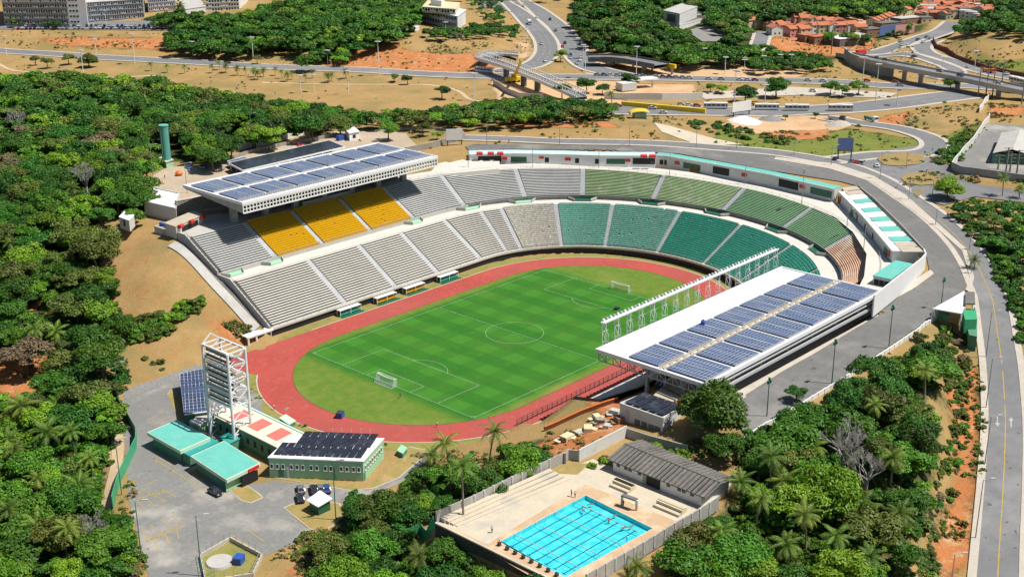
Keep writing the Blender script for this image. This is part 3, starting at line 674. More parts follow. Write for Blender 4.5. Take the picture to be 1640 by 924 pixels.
# lane markings
def dashes(ln, z, d, w, length, gap, material, off, i0=0, i1=None):
    mb = MB(); c = offset_line(ln, d); seg = c[i0:i1]; zs = z[i0:i1]
    s = np.concatenate([[0], np.cumsum(np.linalg.norm(np.diff(seg, axis=0), axis=1))]); t = 0.0
    while t < s[-1]-0.5:
        e = min(t+length, s[-1]); q = []
        for v in (t, e):
            x = np.interp(v, s, seg[:, 0]); y = np.interp(v, s, seg[:, 1]); q.append((x, y, np.interp(v, s, zs)))
        dx, dy = q[1][0]-q[0][0], q[1][1]-q[0][1]; L = math.hypot(dx, dy)+1e-9; nx, ny = -dy/L*w/2, dx/L*w/2
        za, zb = max(q[0][2], H(q[0][0], q[0][1]))+off, max(q[1][2], H(q[1][0], q[1][1]))+off
        mb.quad((q[0][0]-nx, q[0][1]-ny, za), (q[1][0]-nx, q[1][1]-ny, zb), (q[1][0]+nx, q[1][1]+ny, zb), (q[0][0]+nx, q[0][1]+ny, za))
        t = e+gap
    return tag(mb.build("road_marking", material), kind="structure")
ln, z, w = ROADW['access_road']; dashes(ln, z, 0.0, 0.22, 3.0, 0.02, MT['yellowline'], 0.275, 0, 60)
for k, d in (('avenue', 0), ('lower_avenue', 3.4), ('lower_avenue', -3.4), ('boulevard_west', 2.0), ('boulevard_west', -2.0), ('boulevard_east', 2.0), ('boulevard_east', -2.0)):
    ln, z, w = ROADW[k]; dashes(ln, z, d, 0.3, 4.0, 6.0, MT['whiteline'], 0.285)
# direction arrows on the access road
def road_arrow(px, flip):
    a = G(px[0], px[1]); b = G(px[0], px[1]-10); d = Vector((b[0]-a[0], b[1]-a[1], 0)).normalized()
    if flip: d = -d
    s = Vector((-d.y, d.x, 0)); c = Vector((a[0], a[1], 0)); mb = MB()
    def q(u, v): p = c+d*u+s*v; return (p.x, p.y, H(p.x, p.y)+0.30)
    mb.quad(q(-2.6, -.16), q(-2.6, .16), q(0.9, .16), q(0.9, -.16)); mb.tri(q(0.9, -.65), q(2.7, 0), q(0.9, .65))
    tag(mb.build("road_marking", MT['whiteline']), kind="structure")
road_arrow((1597, 676), True); road_arrow((1619, 678), False)
# ring road of the stadium, lot, paths
drape_px("ring_road", "1160,652 1300,563 1420,484 1465,458 1489,438 1484,412 1442,362 1402,322 1376,300 1346,292 1230,274 1085,247 1010,244 820,240 752,243 745,236 760,232 900,234 1060,236 1150,240 1205,247 1330,266 1402,288 1449,318 1505,368 1543,402 1555,446 1547,466 1490,512 1340,612 1250,668 1200,705", MT['asphalt'], 0.34)
drape_px("junction_road", "1310,262 1330,256 1400,244 1490,232 1512,258 1530,284 1560,296 1660,310 1660,328 1560,316 1512,330 1480,322 1440,304 1395,284 1330,267", MT['asphalt_rd'], 0.30)
MT['dryverge'] = mat('dry_verge', (0.36, 0.23, 0.085), 0.95, 0.3, 0.25, c2=(0.27, 0.20, 0.07), spots=((0.16, 0.15, 0.04), 0.58, 0.75, 0.4))
drape_px("verge", "1404,256 1418,249 1445,246 1478,250 1482,258 1470,265 1440,268 1415,266", MT['dryverge'], 0.55)
drape_px("verge", "1443,288 1452,280 1475,277 1500,281 1508,290 1500,297 1475,299 1452,296", MT['dryverge'], 0.55)
drape_px("road_marking", "1458,306 1482,304 1470,319", mat('yellow_hatching', (.30, .25, .13), .9, .35, .7), 0.5)
drape_px("pavement", "1320,262 1338,264 1400,284 1450,314 1509,366 1547,400 1560,447 1553,470 1546,466 1553,446 1541,404 1503,370 1443,325 1398,294 1328,272 1240,257 1242,253", MT['sidewalk'], 0.46)
drape_px("pavement", "1150,650 1300,556 1410,482 1462,452 1490,434 1496,440 1466,462 1420,488 1300,567 1160,656", MT['sidewalk'], 0.42)
drape_px("car_park", "196,642 278,605 345,577 420,640 420,690 300,760 380,780 440,770 590,785 660,745 690,722 705,716 650,770 600,790 545,806 485,812 470,830 500,850 470,872 330,924 240,930 206,800", MT['asphalt_lot'], 0.06)
drape_px("forecourt", "214,300 268,268 340,263 400,240 560,206 650,214 690,262 480,330 300,340", MT['plaza'], 0.06)
drape_px("footpath", "195,626 320,583 330,590 200,640", MT['cobble'], 0.10)
for s, w in (("-20,98 0,104 20,113 80,119 130,121 200,124 260,121", 2.4), ("420,133 500,135 600,136 690,137 735,147 762,162 830,164", 2.4), ("186,690 188,735 175,790 165,830", 3.0)):
    g = [G(*p) for p in P2(s)]; ln = smooth_line(g, 4); ribbon("footpath", ln, None, -w/2, w/2, MT['sandpath'], 0.12)
drape_px("footpath", "1045,197 1075,203 1140,222 1190,232 1120,234 1060,212", MT['deckpale'], 0.18)
drape_px("footpath", "1115,150 1270,140 1440,150 1420,158 1280,153 1130,160", MT['sidewalk'], 0.25)
# ------------------------------------------------------------------ pitch and track
def grass_pitch():
    m, nt, b = newmat("mown_pitch_grass"); P = coords(nt)
    sx = nt.nodes.new("ShaderNodeSeparateXYZ"); nt.links.new(P, sx.inputs[0])
    x, y = sx.outputs[0], sx.outputs[1]
    def wave(v, per, ph=0.0):
        s = math_n(nt, 'SINE', math_n(nt, 'MULTIPLY_ADD', v, math.pi/per, ph)); return ramp(nt, math_n(nt, 'MULTIPLY_ADD', s, 0.5, 0.5), 0.38, 0.62)
    a = wave(x, 5.85); c = wave(y, 5.7)
    n1 = noise_n(nt, P, 0.05, 5, 0.6); n2 = noise_n(nt, P, 0.35, 5, 0.65); n3 = noise_n(nt, P, 2.5, 3, 0.6)
    g = mixrgb(nt, math_n(nt, 'MULTIPLY', a, 0.75), (0.026, 0.148, 0.013), (0.052, 0.205, 0.020))
    g = mixrgb(nt, math_n(nt, 'MULTIPLY', c, 0.45), g, (0.022, 0.122, 0.012))
    g = mixrgb(nt, math_n(nt, 'MULTIPLY', ramp(nt, n1, 0.45, 0.7), 0.32), g, (0.085, 0.165, 0.022))
    g = mixrgb(nt, math_n(nt, 'MULTIPLY', ramp(nt, n2, 0.55, 0.75), 0.30), g, (0.17, 0.19, 0.05))
    o = mixrgb(nt, ramp(nt, n2, 0.35, 0.65), (0.088, 0.178, 0.020), (0.150, 0.200, 0.032))
    o = mixrgb(nt, math_n(nt, 'MULTIPLY', ramp(nt, n1, 0.5, 0.7), 0.6), o, (0.23, 0.235, 0.06))
    def inr(v, lo, hi):
        k = math_n(nt, 'MULTIPLY', ramp(nt, math_n(nt, 'MULTIPLY_ADD', v, 0.01, 0.5), 0.5+(lo-2)*.01, 0.5+lo*.01), 1.0)
        k2 = ramp(nt, math_n(nt, 'MULTIPLY_ADD', v, 0.01, 0.5), min(1, 0.5+hi*.01), min(1, 0.5+(hi+2)*.01), (1, 1, 1), (0, 0, 0)); return math_n(nt, 'MULTIPLY', k, k2)
    xs = math_n(nt, 'SUBTRACT', x, PL/2); xs = math_n(nt, 'MULTIPLY', xs, 0.5); ys = math_n(nt, 'SUBTRACT', y, PW/2)
    msk = math_n(nt, 'MULTIPLY', inr(xs, -PL/4-.5, PL/4), inr(ys, -PW/2-1, PW/2+1))
    col = mixrgb(nt, msk, o, g)
    col = mixrgb(nt, math_n(nt, 'MULTIPLY', ramp(nt, n3, 0.4, 0.8), 0.35), col, (0.05, 0.11, 0.02))
    nt.links.new(col, b.inputs["Base Color"]); b.inputs["Roughness"].default_value = 0.9; b.inputs["Specular IOR Level"].default_value = 0.15
    bump(nt, b, n3, 0.3, 0.05)
    return m
def capsule(R, n=40):
    return [(15.5+R*math.cos(t), SY+R*math.sin(t)) for t in np.linspace(math.pi/2, 3*math.pi/2, n)]+[(91+R*math.cos(t), SY+R*math.sin(t)) for t in np.linspace(-math.pi/2, math.pi/2, n)]
def flat(name, poly, z, m):
    mb = MB(); mb.poly([(p[0], p[1], z) for p in poly]); return tag(mb.build(name, m), kind="structure")
MT['pitch'] = grass_pitch()
flat("grass_field", capsule(39.0), 0.012, MT['pitch'])
def ring(name, R0, R1, z, m):
    a, b = capsule(R0, 56), capsule(R1, 56); mb = MB(); n = len(a)
    for i in range(n):
        j = (i+1) % n; mb.quad((*a[i], z), (*b[i], z), (*b[j], z), (*a[j], z))
    return tag(mb.build(name, m), kind="structure")
def track_mat():
    m, nt, b = newmat("red_running_track"); P = coords(nt)
    n1 = noise_n(nt, P, 0.07, 6, 0.65); n2 = noise_n(nt, P, 0.5, 5, 0.7); n3 = noise_n(nt, P, 0.22, 6, 0.75)
    c = mixrgb(nt, ramp(nt, n1, 0.35, 0.65), (0.41, 0.063, 0.046), (0.33, 0.048, 0.036))
    c = mixrgb(nt, math_n(nt, 'MULTIPLY', ramp(nt, n2, 0.52, 0.75), 0.7), c, (0.52, 0.13, 0.10))
    c = mixrgb(nt, math_n(nt, 'MULTIPLY', ramp(nt, n3, 0.60, 0.68), 0.75), c, (0.20, 0.06, 0.05))
    n4 = noise_n(nt, P, 0.03, 4, 0.7); c = mixrgb(nt, math_n(nt, 'MULTIPLY', ramp(nt, n4, 0.42, 0.6), 0.6), c, (0.33, 0.075, 0.06))
    n5 = noise_n(nt, P, 1.2, 4, 0.7); c = mixrgb(nt, math_n(nt, 'MULTIPLY', ramp(nt, n5, 0.66, 0.72), 0.8), c, (0.09, 0.04, 0.035))
    nt.links.new(c, b.inputs["Base Color"]); b.inputs["Roughness"].default_value = 0.9; return m
MT['track'] = track_mat()
MT['verge'] = mat('verge_grass', (0.17, 0.21, 0.035), 0.95, 0.3, 0.15, c2=(0.30, 0.24, 0.07), spots=((0.08, 0.15, 0.02), 0.5, 0.75, 0.3))
ring("running_track", 39.0, 49.0, 0.008, MT['track'])
flat("running_track", [(12, 76), (12, 83.1), (-22, 83.1), (-25, 79.5), (-21, 66)], 0.034, MT['track'])
ring("grass_verge", 49.0, 53.5, -0.02, MT['verge'])
ring("track_kerb", 38.85, 39.05, 0.03, mat('track_kerb', (0.22, 0.09, 0.06), .9, .4, .8))
ring("track_kerb", 48.95, 49.3, 0.02, MT['sidewalk'])
mb = MB(); LZ = 0.03; LW = 0.11
def pline(a, b):
    d = Vector((b[0]-a[0], b[1]-a[1], 0)); n = Vector((-d.y, d.x, 0)).normalized()*LW/2; e = d.normalized()*LW/2
    A = Vector((*a, LZ))-e; B = Vector((*b, LZ))+e; mb.quad(A-n, B-n, B+n, A+n)
def parc(c, r, t0, t1, n=40):
    for i in range(n):
        u, v = t0+(t1-t0)*i/n, t0+(t1-t0)*(i+1)/n
        mb.quad(*[(c[0]+q*math.cos(t), c[1]+q*math.sin(t), LZ+.004) for q, t in ((r-LW/2, u), (r+LW/2, u), (r+LW/2, v), (r-LW/2, v))])
for a, b in (((0, 0), (PL, 0)), ((0, PW), (PL, PW)), ((0, 0), (0, PW)), ((PL, 0), (PL, PW)), ((PL/2, 0), (PL/2, PW))): pline(a, b)
for s, x0 in ((1, 0), (-1, PL)):
    for dpt, hw in ((16.5, 20.16), (5.5, 9.16)):
        pline((x0, 34-hw), (x0+s*dpt, 34-hw)); pline((x0+s*dpt, 34-hw), (x0+s*dpt, 34+hw)); pline((x0+s*dpt, 34+hw), (x0, 34+hw))
    t = math.acos(5.5/9.15); c = 0 if s > 0 else math.pi; parc((x0+s*11, 34), 9.15, c-t, c+t)
parc((PL/2, 34), 9.15, 0, 2*math.pi, 64)
for x in (0, PL):
    for y in (0, PW): 
        t0 = {(0, 0): 0, (1, 0): 90, (1, 1): 180, (0, 1): 270}[(int(x > 0), int(y > 0))]; parc((x, y), 1.0, rad(t0), rad(t0+90), 8)
tag(mb.build("pitch_marking", MT['whiteline']), kind="structure")
# goals
def net_mat():
    m, nt, b = newmat("goal_net"); b.inputs["Base Color"].default_value = (.8, .8, .78, 1)
    tr = nt.nodes.new("ShaderNodeBsdfTransparent"); mx = nt.nodes.new("ShaderNodeMixShader"); mx.inputs[0].default_value = 0.35
    nt.links.new(tr.outputs[0], mx.inputs[1]); nt.links.new(b.outputs[0], mx.inputs[2]); nt.links.new(mx.outputs[0], nt.nodes["Material Output"].inputs[0]); return m
MT['net'] = net_mat()
def goal(x, s, label):
    g = empty("football_goal", (x, 34, 0), 0, label, "goal", "football goals")
    m_ = MB(); y0, y1, h = 30.34, 37.66, 2.44
    for y in (y0, y1): m_.tube([(x, y, 0), (x, y, h)], [.09, .09], 8); m_.tube([(x, y, h), (x-s*0.9, y, h), (x-s*2.0, y, 0)], [.06]*3, 6)
    m_.tube([(x, y0-.06, h), (x, y1+.06, h)], [.09]*2, 8); m_.tube([(x-s*2, y0, 0.05), (x-s*2, y1, .05)], [.05]*2, 6); m_.tube([(x-s*.9, y0, h), (x-s*.9, y1, h)], [.05]*2, 6)
    m_.build("goal_frame", MT['steel'], g)
    n = MB(); k = 10
    prof = [(0, h), (-s*.9, h), (-s*1.2, h-.7), (-s*1.6, .9), (-s*2, 0.05)]
    for i in range(k):
        ya, yb = y0+(y1-y0)*i/k, y0+(y1-y0)*(i+1)/k
        for (xa, za), (xb, zb) in zip(prof, prof[1:]):
            sag = lambda yy, z: z-0.25*math.sin(math.pi*(yy-y0)/(y1-y0))*(z > 0.5)
            n.quad((x+xa, ya, sag(ya, za)), (x+xa, yb, sag(yb, za)), (x+xb, yb, sag(yb, zb)), (x+xb, ya, sag(ya, zb)))
    for y in (y0, y1): n.poly([(x, y, 0.02), (x, y, h), (x-s*.9, y, h), (x-s*2, y, .05)])
    n.build("net", MT['net'], g)
goal(0, 1, "white football goal at the open end of the pitch, nearer the white light tower")
goal(PL, -1, "white football goal below the curved teal seating at the closed end")

MT['stair'] = mat('pale_stair_concrete', (.60, .61, .62), .85, .2, .8)
# ------------------------------------------------------------------ terraces
ST = []   # stations: x, y, nx, ny
for x in np.arange(-0.3, SX-.5, 1.6): ST.append((x, SY+EB, 0.0, 1.0))
for t in np.linspace(math.pi/2, -math.pi/2, 150):
    nx, ny = math.cos(t)/EA, math.sin(t)/EB; l = math.hypot(nx, ny); ST.append((SX+EA*math.cos(t), SY+EB*math.sin(t), nx/l, ny/l))
for x in np.arange(SX-1, 16, -1.6): ST.append((x, SY-EB, 0.0, -1.0))
ST = np.array(ST); NS = len(ST)
ARC0 = int(np.argmax(ST[:, 0] >= SX-.01)); ARC1 = ARC0+149
def at(k, d, z):
    i = int(max(0, min(NS-2, math.floor(k)))); u = k-i
    p = ST[i]*(1-u)+ST[i+1]*u; return (p[0]+p[2]*d, p[1]+p[3]*d, z)
def near(px, d, z):
    w = onz(px[0], px[1], z); c = ST[:, :2]+ST[:, 2:]*d; return int(np.argmin(np.hypot(c[:, 0]-w[0], c[:, 1]-w[1])))
def kx(x): return (x+0.3)/1.6
def fade(k): return min(1, max(0, (k-ARC0)/70.0))
def ztop(k): return 23.8-3.0*fade(k)
def dtop(k): return 42.6-1.6*fade(k)-4.5*min(1, max(0, (k-ARC0-75)/35.0))
BOWL = empty("stadium_terraces", (SX, SY, 0), 0, "horseshoe of concrete terraces round the red running track, in two tiers of seats and benches", "stadium stand")
def block(k0, k1, tier, mats, seatmat=None, label=None, parent=BOWL, rows=22):
    o = MB(); n = max(2, int(math.ceil((k1-k0)/3.0))); ks = [k0+(k1-k0)*i/n for i in range(n+1)]; seats = MB()
    def dz(k, r):
        if tier == 0: return r*D1/rows, Z0+(Z1-Z0)*r/rows
        return D2+(dtop(k)-D2)*r/rows, Z2+(ztop(k)-Z2)*r/rows
    for r in range(rows):
        for a, b in zip(ks, ks[1:]):
            q = []
            for k in (a, b):
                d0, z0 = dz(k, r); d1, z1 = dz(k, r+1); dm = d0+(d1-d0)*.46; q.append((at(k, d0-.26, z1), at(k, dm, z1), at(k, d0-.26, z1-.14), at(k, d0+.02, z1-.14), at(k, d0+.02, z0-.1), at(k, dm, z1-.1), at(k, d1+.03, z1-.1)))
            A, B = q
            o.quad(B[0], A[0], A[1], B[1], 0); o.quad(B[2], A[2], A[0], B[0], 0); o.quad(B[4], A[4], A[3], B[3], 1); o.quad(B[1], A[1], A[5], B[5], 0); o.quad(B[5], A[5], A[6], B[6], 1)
        if seatmat:
            p0 = Vector(at(k0, dz(k0, r)[0], 0)); p1 = Vector(at((k0+k1)/2, dz((k0+k1)/2, r)[0], 0)); p2 = Vector(at(k1, dz(k1, r)[0], 0))
            L = (p1-p0).length+(p2-p1).length; ns = int(L/0.56)
            for i in range(ns):
                k = k0+(k1-k0)*(i+.5)/ns; d0, z0 = dz(k, r); d1, z1 = dz(k, r+1)
                c = at(k, d0+.12, z1+.20); t = at(k+.05, d0, 0); s = at(k, d0, 0); ang = math.atan2(t[1]-s[1], t[0]-s[0])
                if RND.random() < 0.012: continue
                seats.box(c, (.50, .44, .12), ang); c2 = at(k, d0+.40, z1+.38); seats.box(c2, (.50, .08, .44), ang)
    ob = o.build("seating_block", mats, parent)
    if label: ob["label"] = label
    if seatmat:
        so = seats.build("seats", seatmat, ob, off=(SX, SY, 0)); so["kind"] = "stuff"
    return ob
RISD = mat('row_shade_tread', (.13, .128, .115), .9, .3, .4)  # riser and rear-tread concrete darkened, painting the shade lines between rows
RIS = mat('bare_shaded_tread', (.33, .32, .295), .9, .3, .4)  # bare concrete, toned down to paint milder shade between the rows
lowpx = [(835, 398.5), (900, 393.5), (969, 393.5), (1055, 403.5), (1131, 422), (1199, 449)]
lowk = [0.3, kx(30.3), kx(52.6), kx(72.6), kx(94.3), near((810, 404), 0, 2.5)]+[near(p, 0, 2.5) for p in lowpx]
kl_or = near((1306, 432), D1, Z1)   # orange end of the lower tier
lowk += [max(lowk[-1]+10, kl_or), kl_or+16, kl_or+34, NS-46, NS-24, NS-2]
lowm = ['bench']*6+['creamseat', 't2', 't2', 't1', 't1', 't1', 't1', 'orangebench', 'bench', 'bench', 'bench', 'bench']
lowk = [lowk[0]]+[k for i, k in enumerate(lowk[1:])]
AW = 0.62
def stair(k, tier, width=2.0, parent=BOWL, rows=22):
    o = MB()
    for r in range(rows*2):
        def dz(rr):
            if tier == 0: return rr*D1/(rows*2), Z0+(Z1-Z0)*rr/(rows*2)
            return D2+(dtop(k)-D2)*rr/(rows*2), Z2+(ztop(k)-Z2)*rr/(rows*2)
        d0, z0 = dz(r); d1, z1 = dz(r+1); c = Vector(at(k, 0, 0)); t = Vector(at(k+.05, 0, 0))-c; t.normalize(); w = t*(width/2)
        f = lambda d, z, s: tuple(Vector(at(k, d, z))+w*s)
        o.quad(f(d0, z1+.03, 1), f(d0, z1+.03, -1), f(d1, z1+.03, -1), f(d1, z1+.03, 1)); o.quad(f(d0, z0, 1), f(d0, z0, -1), f(d0, z1+.03, -1), f(d0, z1+.03, 1))
    return o.build("stairway", MT['stair'], parent)
names = {'bench': None, 'creamseat': "sand coloured seats between the grey benches and the teal seats", 't2': "faded pale teal seats", 't1': "teal green plastic seats", 'orangebench': "orange seats at the end of the curve"}
kk = sorted(set(round(k, 2) for k in lowk))
for i, (a, b) in enumerate(zip(kk, kk[1:])):
    m = lowm[min(i, len(lowm)-1)]
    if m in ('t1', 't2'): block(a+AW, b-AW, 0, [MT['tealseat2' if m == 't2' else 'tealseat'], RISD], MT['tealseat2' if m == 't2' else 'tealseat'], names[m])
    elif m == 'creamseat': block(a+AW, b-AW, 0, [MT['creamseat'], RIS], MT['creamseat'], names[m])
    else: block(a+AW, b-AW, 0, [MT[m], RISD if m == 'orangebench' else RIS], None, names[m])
    if i: stair(a, 0)
uppx = [(837, 316), (935, 313.5), (1045, 320), (1152, 340), (1250, 366), (1312, 401)]
upk = [0.3, kx(22.5), kx(42.4), kx(64.3), kx(85.5), near((747.5, 331), D2, Z2)]+[near(p, D2, Z2) for p in uppx]
upk += [upk[-1]+26]
upm = ['benchgrey', 'yellow', 'yellow', 'yellow', 'benchgrey', 'benchgrey', 'benchgrey', 'greenbench', 'greenbench', 'greenbench2', 'greenbench2', 'orangebench']
unames = {'benchgrey': "pale grey concrete benches", 'yellow': "yellow seats under the solar roof", 'greenbench': "light green painted benches", 'greenbench2': "darker green painted benches", 'orangebench': "orange and cream benches at the end of the curve"}
for i, (a, b) in enumerate(zip(upk, upk[1:])):
    m = upm[i]; ym = m == 'yellow'
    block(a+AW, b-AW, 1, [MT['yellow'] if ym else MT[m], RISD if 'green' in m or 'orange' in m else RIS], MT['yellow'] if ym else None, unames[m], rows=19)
    if i: stair(a, 1, rows=19)
KU = upk[-1]
# front wall, ledge, walkway, wall of the upper tier
def sweep(name, prof, k0, k1, m, step=1.5, parent=BOWL, closed=False):
    """prof: list of (d, z or callable) ; ribbon along the stand"""
    o = MB(); n = max(2, int((k1-k0)/step)); ks = [k0+(k1-k0)*i/n for i in range(n+1)]
    ev = lambda k: [at(k, d(k) if callable(d) else d, z(k) if callable(z) else z) for d, z in prof]
    for a, b in zip(ks, ks[1:]):
        A, B = ev(a), ev(b)
        for i in range(len(prof)-1): o.quad(B[i], A[i], A[i+1], B[i+1])
    for k in (ks[0], ks[-1]):
        e = ev(k)
        if len(e) > 2: o.poly(e)
    return o.build(name, m, parent)
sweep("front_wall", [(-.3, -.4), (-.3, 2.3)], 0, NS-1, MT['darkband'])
sweep("ledge", [(-.75, 2.15), (-.8, 2.8), (-.75, 2.95), (.25, 2.95), (.25, 2.4)], 0, NS-1, MT['conc_brt'])
sweep("walkway", [(D1-.05, Z1-.3), (D1-.05, Z1+.04), (D2+.05, Z1+.04)], 0, KU, MT['conc_brt'])
sweep("tier_wall", [(D2-.25, Z1), (D2-.25, Z2+.5), (D2, Z2+.5), (D2, Z2)], 0, ARC0+10, MT['concrete'])
sweep("tier_wall", [(D2-.25, Z1), (D2-.25, Z2+.9), (D2, Z2+.9), (D2, Z2)], ARC0+10, KU, mat('weathered_grey_wall', (.20, .20, .19), .9, .4, .4))
def rail(name, dfun, zfun, k0, k1, hgt, step, m, parent=BOWL):
    o = MB(); n = max(1, int((k1-k0)/step)); ks = [k0+(k1-k0)*i/n for i in range(n+1)]
    for a in ks: p = at(a, dfun(a), zfun(a)); o.beam(p, (p[0], p[1], p[2]+hgt), .07, m=0)
    for a, b in zip(ks, ks[1:]):
        for hh in (hgt, hgt*.55):
            p, q = at(a, dfun(a), zfun(a)+hh), at(b, dfun(b), zfun(b)+hh); o.beam(p, q, .06)
    return o.build(name, m, parent)
rail("railing", lambda k: -.6, lambda k: 2.95, 0, ARC1-20, 1.0, 2.0, MT['pole'])
rail("railing", lambda k: D2+.0, lambda k: Z2+.5, 0, ARC0+60, 1.0, 2.0, MT['pole'])
rail("railing", lambda k: dtop(k)+.4, lambda k: ztop(k), ARC0, KU, 1.0, 2.0, MT['grey_steel'])
# side wall of the open end
o = MB(); pr = [(-.6, -.5), (-.6, 3.4), (D1, Z1+.9), (D2, Z1+1.0), (D2, Z2+1), (42.8, 24.7), (47, 24.7), (47, 17), (D2, 6), (D1, 4), (3, -.5)]
for xx in (-.75, -.25):
    o.poly([(xx, SY+EB+d, z) for d, z in (pr if xx > -.5 else pr[::-1])])
for (d0, z0), (d1, z1) in zip(pr, pr[1:]+pr[:1]): o.quad((-.75, SY+EB+d0, z0), (-.25, SY+EB+d0, z0), (-.25, SY+EB+d1, z1), (-.75, SY+EB+d1, z1))
o.build("side_wall", MT['concrete'], BOWL)
for d0, z0, d1, z1 in ((-.6, 3.4, D1, Z1+.9), (D2, Z2+1, 42.8, 24.7)):
    o = MB()
    for i in range(12):
        a, b = i/12, (i+1)/12; p = (-.5, SY+EB+d0+(d1-d0)*a, z0+(z1-z0)*a); q = (-.5, SY+EB+d0+(d1-d0)*b, z0+(z1-z0)*b)
        o.beam(p, (p[0], p[1], p[2]+1.1), .08); o.beam((p[0], p[1], p[2]+1.1), (q[0], q[1], q[2]+1.1), .07); o.beam((p[0], p[1], p[2]+.6), (q[0], q[1], q[2]+.6), .06)
    o.build("railing", MT['pole'], BOWL)
# entrance pads
for p in ((442, 424), (672, 358), (752, 334), (840, 324), (935, 320), (1041, 326), (1147, 343), (1237, 371), (1301, 404), (377, 442)):
    k = near(p, D2-2, Z1); o = MB(); w = 2.6 if k < ARC0 else 3.4
    q = [at(k-w, D2-.3, 0), at(k-w*.6, D2-3.2, 0), at(k+w*.6, D2-3.2, 0), at(k+w, D2-.3, 0)]
    o.prism([(a[0], a[1]) for a in q], Z1+.05, Z1+.45); o.build("entrance_pad", MT['mint'] if k < ARC0+30 else MT['green_door'], BOWL)
    for a, b in ((q[0], q[1]), (q[2], q[3])): o = MB(); o.beam((a[0], a[1], Z1+.8), (b[0], b[1], Z1+.8), .25, .8); o.build("entrance_parapet", MT['concrete'], BOWL)
# left end front frame of white posts and foundation
o = MB()
for x in (-9.5, -6.5, -3.2): o.box((x, 87.0, 1.25), (.5, .5, 2.5))
o.box((-5.3, 87.0, 2.6), (9.4, .7, .5)); o.box((-5, 88.2, 2.72), (9.8, 3.2, .3)); o.build("end_canopy", MT['white'], BOWL)
# gutter steps beside the side wall
ln = smooth_line([(-4.2, 90), (-4.0, 100), (-4.2, 112), (-4.0, 124), (-4.2, 134)], 2.0)
tag(ribbon("drain_and_shade_strip", ln, None, -1.5, 1.5, MT['concrete'], 0.45, rise=0.5), kind="structure")
drape("drain_and_shade_strip", [(-2.6, 89), (-1.0, 89), (-1.0, 134), (-2.6, 134)], MT['conc_drk'], 0.2)  # dark strip painted in for the shadow gap along the side wall

# concourse behind the curve
def concourse():
    o = MB(); n = 80; k0 = kx(84); ks = [k0+(KU-k0)*i/n for i in range(n+1)]
    wid = lambda k: (50.5 if k < ARC0+88 else max(43.0, 50.5-(k-ARC0-88)*.4))-dtop(k)
    for a, b in zip(ks, ks[1:]):
        for s in range(3):
            f = lambda k, u: at(k, dtop(k)-.05+wid(k)*u, ztop(k)+.02)
            o.quad(f(b, s/3), f(a, s/3), f(a, (s+1)/3), f(b, (s+1)/3))
    for a, b in zip(ks, ks[1:]):
        g = lambda k, z: at(k, dtop(k)-.05+wid(k), z); o.quad(g(a, ztop(a)+.02), g(b, ztop(b)+.02), g(b, 14), g(a, 14))
    o.build("concourse", MT['conc_brt'], BOWL)
concourse()
o = MB(); o.prism([(-.3, 130.5), (100, 130.5), (100, 150), (-.3, 150)], 20, 23.85); o.build("concourse", MT['concrete'], BOWL)

# ------------------------------------------------------------------ solar roofs
def solar_roof(x0, x1, yf, yb, z, rows, label, ncol, main):
    cx, cy = (x0+x1)/2, (yf+yb)/2; s = 1 if yb > yf else -1
    R_ = empty("grandstand_roof", (cx, cy, z-8), 0, label, "stand roof", None)
    o = MB(); o.box((cx, cy, z-.3), (x1-x0, abs(yb-yf), .6)); o.build("roof_deck", MT['roofwhite'], R_)
    o = MB(); t = .5
    for y in (yf, yb): o.box((cx, y, z-.15), (x1-x0+.7, .5, 1.0))
    for x in (x0, x1): o.box((x, cy, z-.16), (.5, abs(yb-yf)-.5, .98))
    o.build("edge_trim", MT['steel'], R_)
    cw = (x1-x0-1.2)/ncol
    for r0, r1 in rows:
        for i in range(ncol):
            a = x0+.6+cw*i+.75; b = x0+.6+cw*(i+1)-.75; ya, yb_ = yf+s*r0, yf+s*r1
            o = MB(); hz = z+.42
            o.box(((a+b)/2, (ya+yb_)/2, hz), (b-a, abs(yb_-ya), .08)); ob = o.build("solar_array", MT['solar'], R_)
            f = MB(); f.box(((a+b)/2, (ya+yb_)/2, hz+.06), (.22, abs(yb_-ya), .06)); 
            for yy in (ya, yb_): f.box(((a+b)/2, yy, hz-.08), (b-a, .12, .3))
            f.build("array_frame", MT['grey_steel'], ob, off=(cx, cy, z-8))
    return R_
RM = solar_roof(14.0, 102.2, 118.3, 152.0, 34.6, [(4.6, 15.6), (18.4, 31.8)], "big white roof with blue solar arrays over the yellow seats of the main stand", 7, True)
o = MB(); x0, x1, yf = 14.0, 102.2, 118.3
for zz, h in ((33.9, .6), (32.5, .22), (31.2, .42)): o.box(((x0+x1)/2, yf, zz), (x1-x0, .35, h))
n = 66
for i in range(n+1): o.box((x0+(x1-x0)*i/n, yf, 32.5), (.34, .3, 2.8))
o.build("fascia", MT['white'], RM)
o = MB(); w = 88
for i in range(w): o.box((x0+.8+(x1-x0-1.6)*i/(w-1), 121.3, 34.8), (.45, 1.7, .5), 0)
o.build("gutter_bracket", MT['grey_steel'], RM)
o = MB(); o.box(((x0+x1)/2, 122.6, 34.64), (x1-x0-1, 1.0, .12)); o.build("gutter", MT['darksteel'], RM)
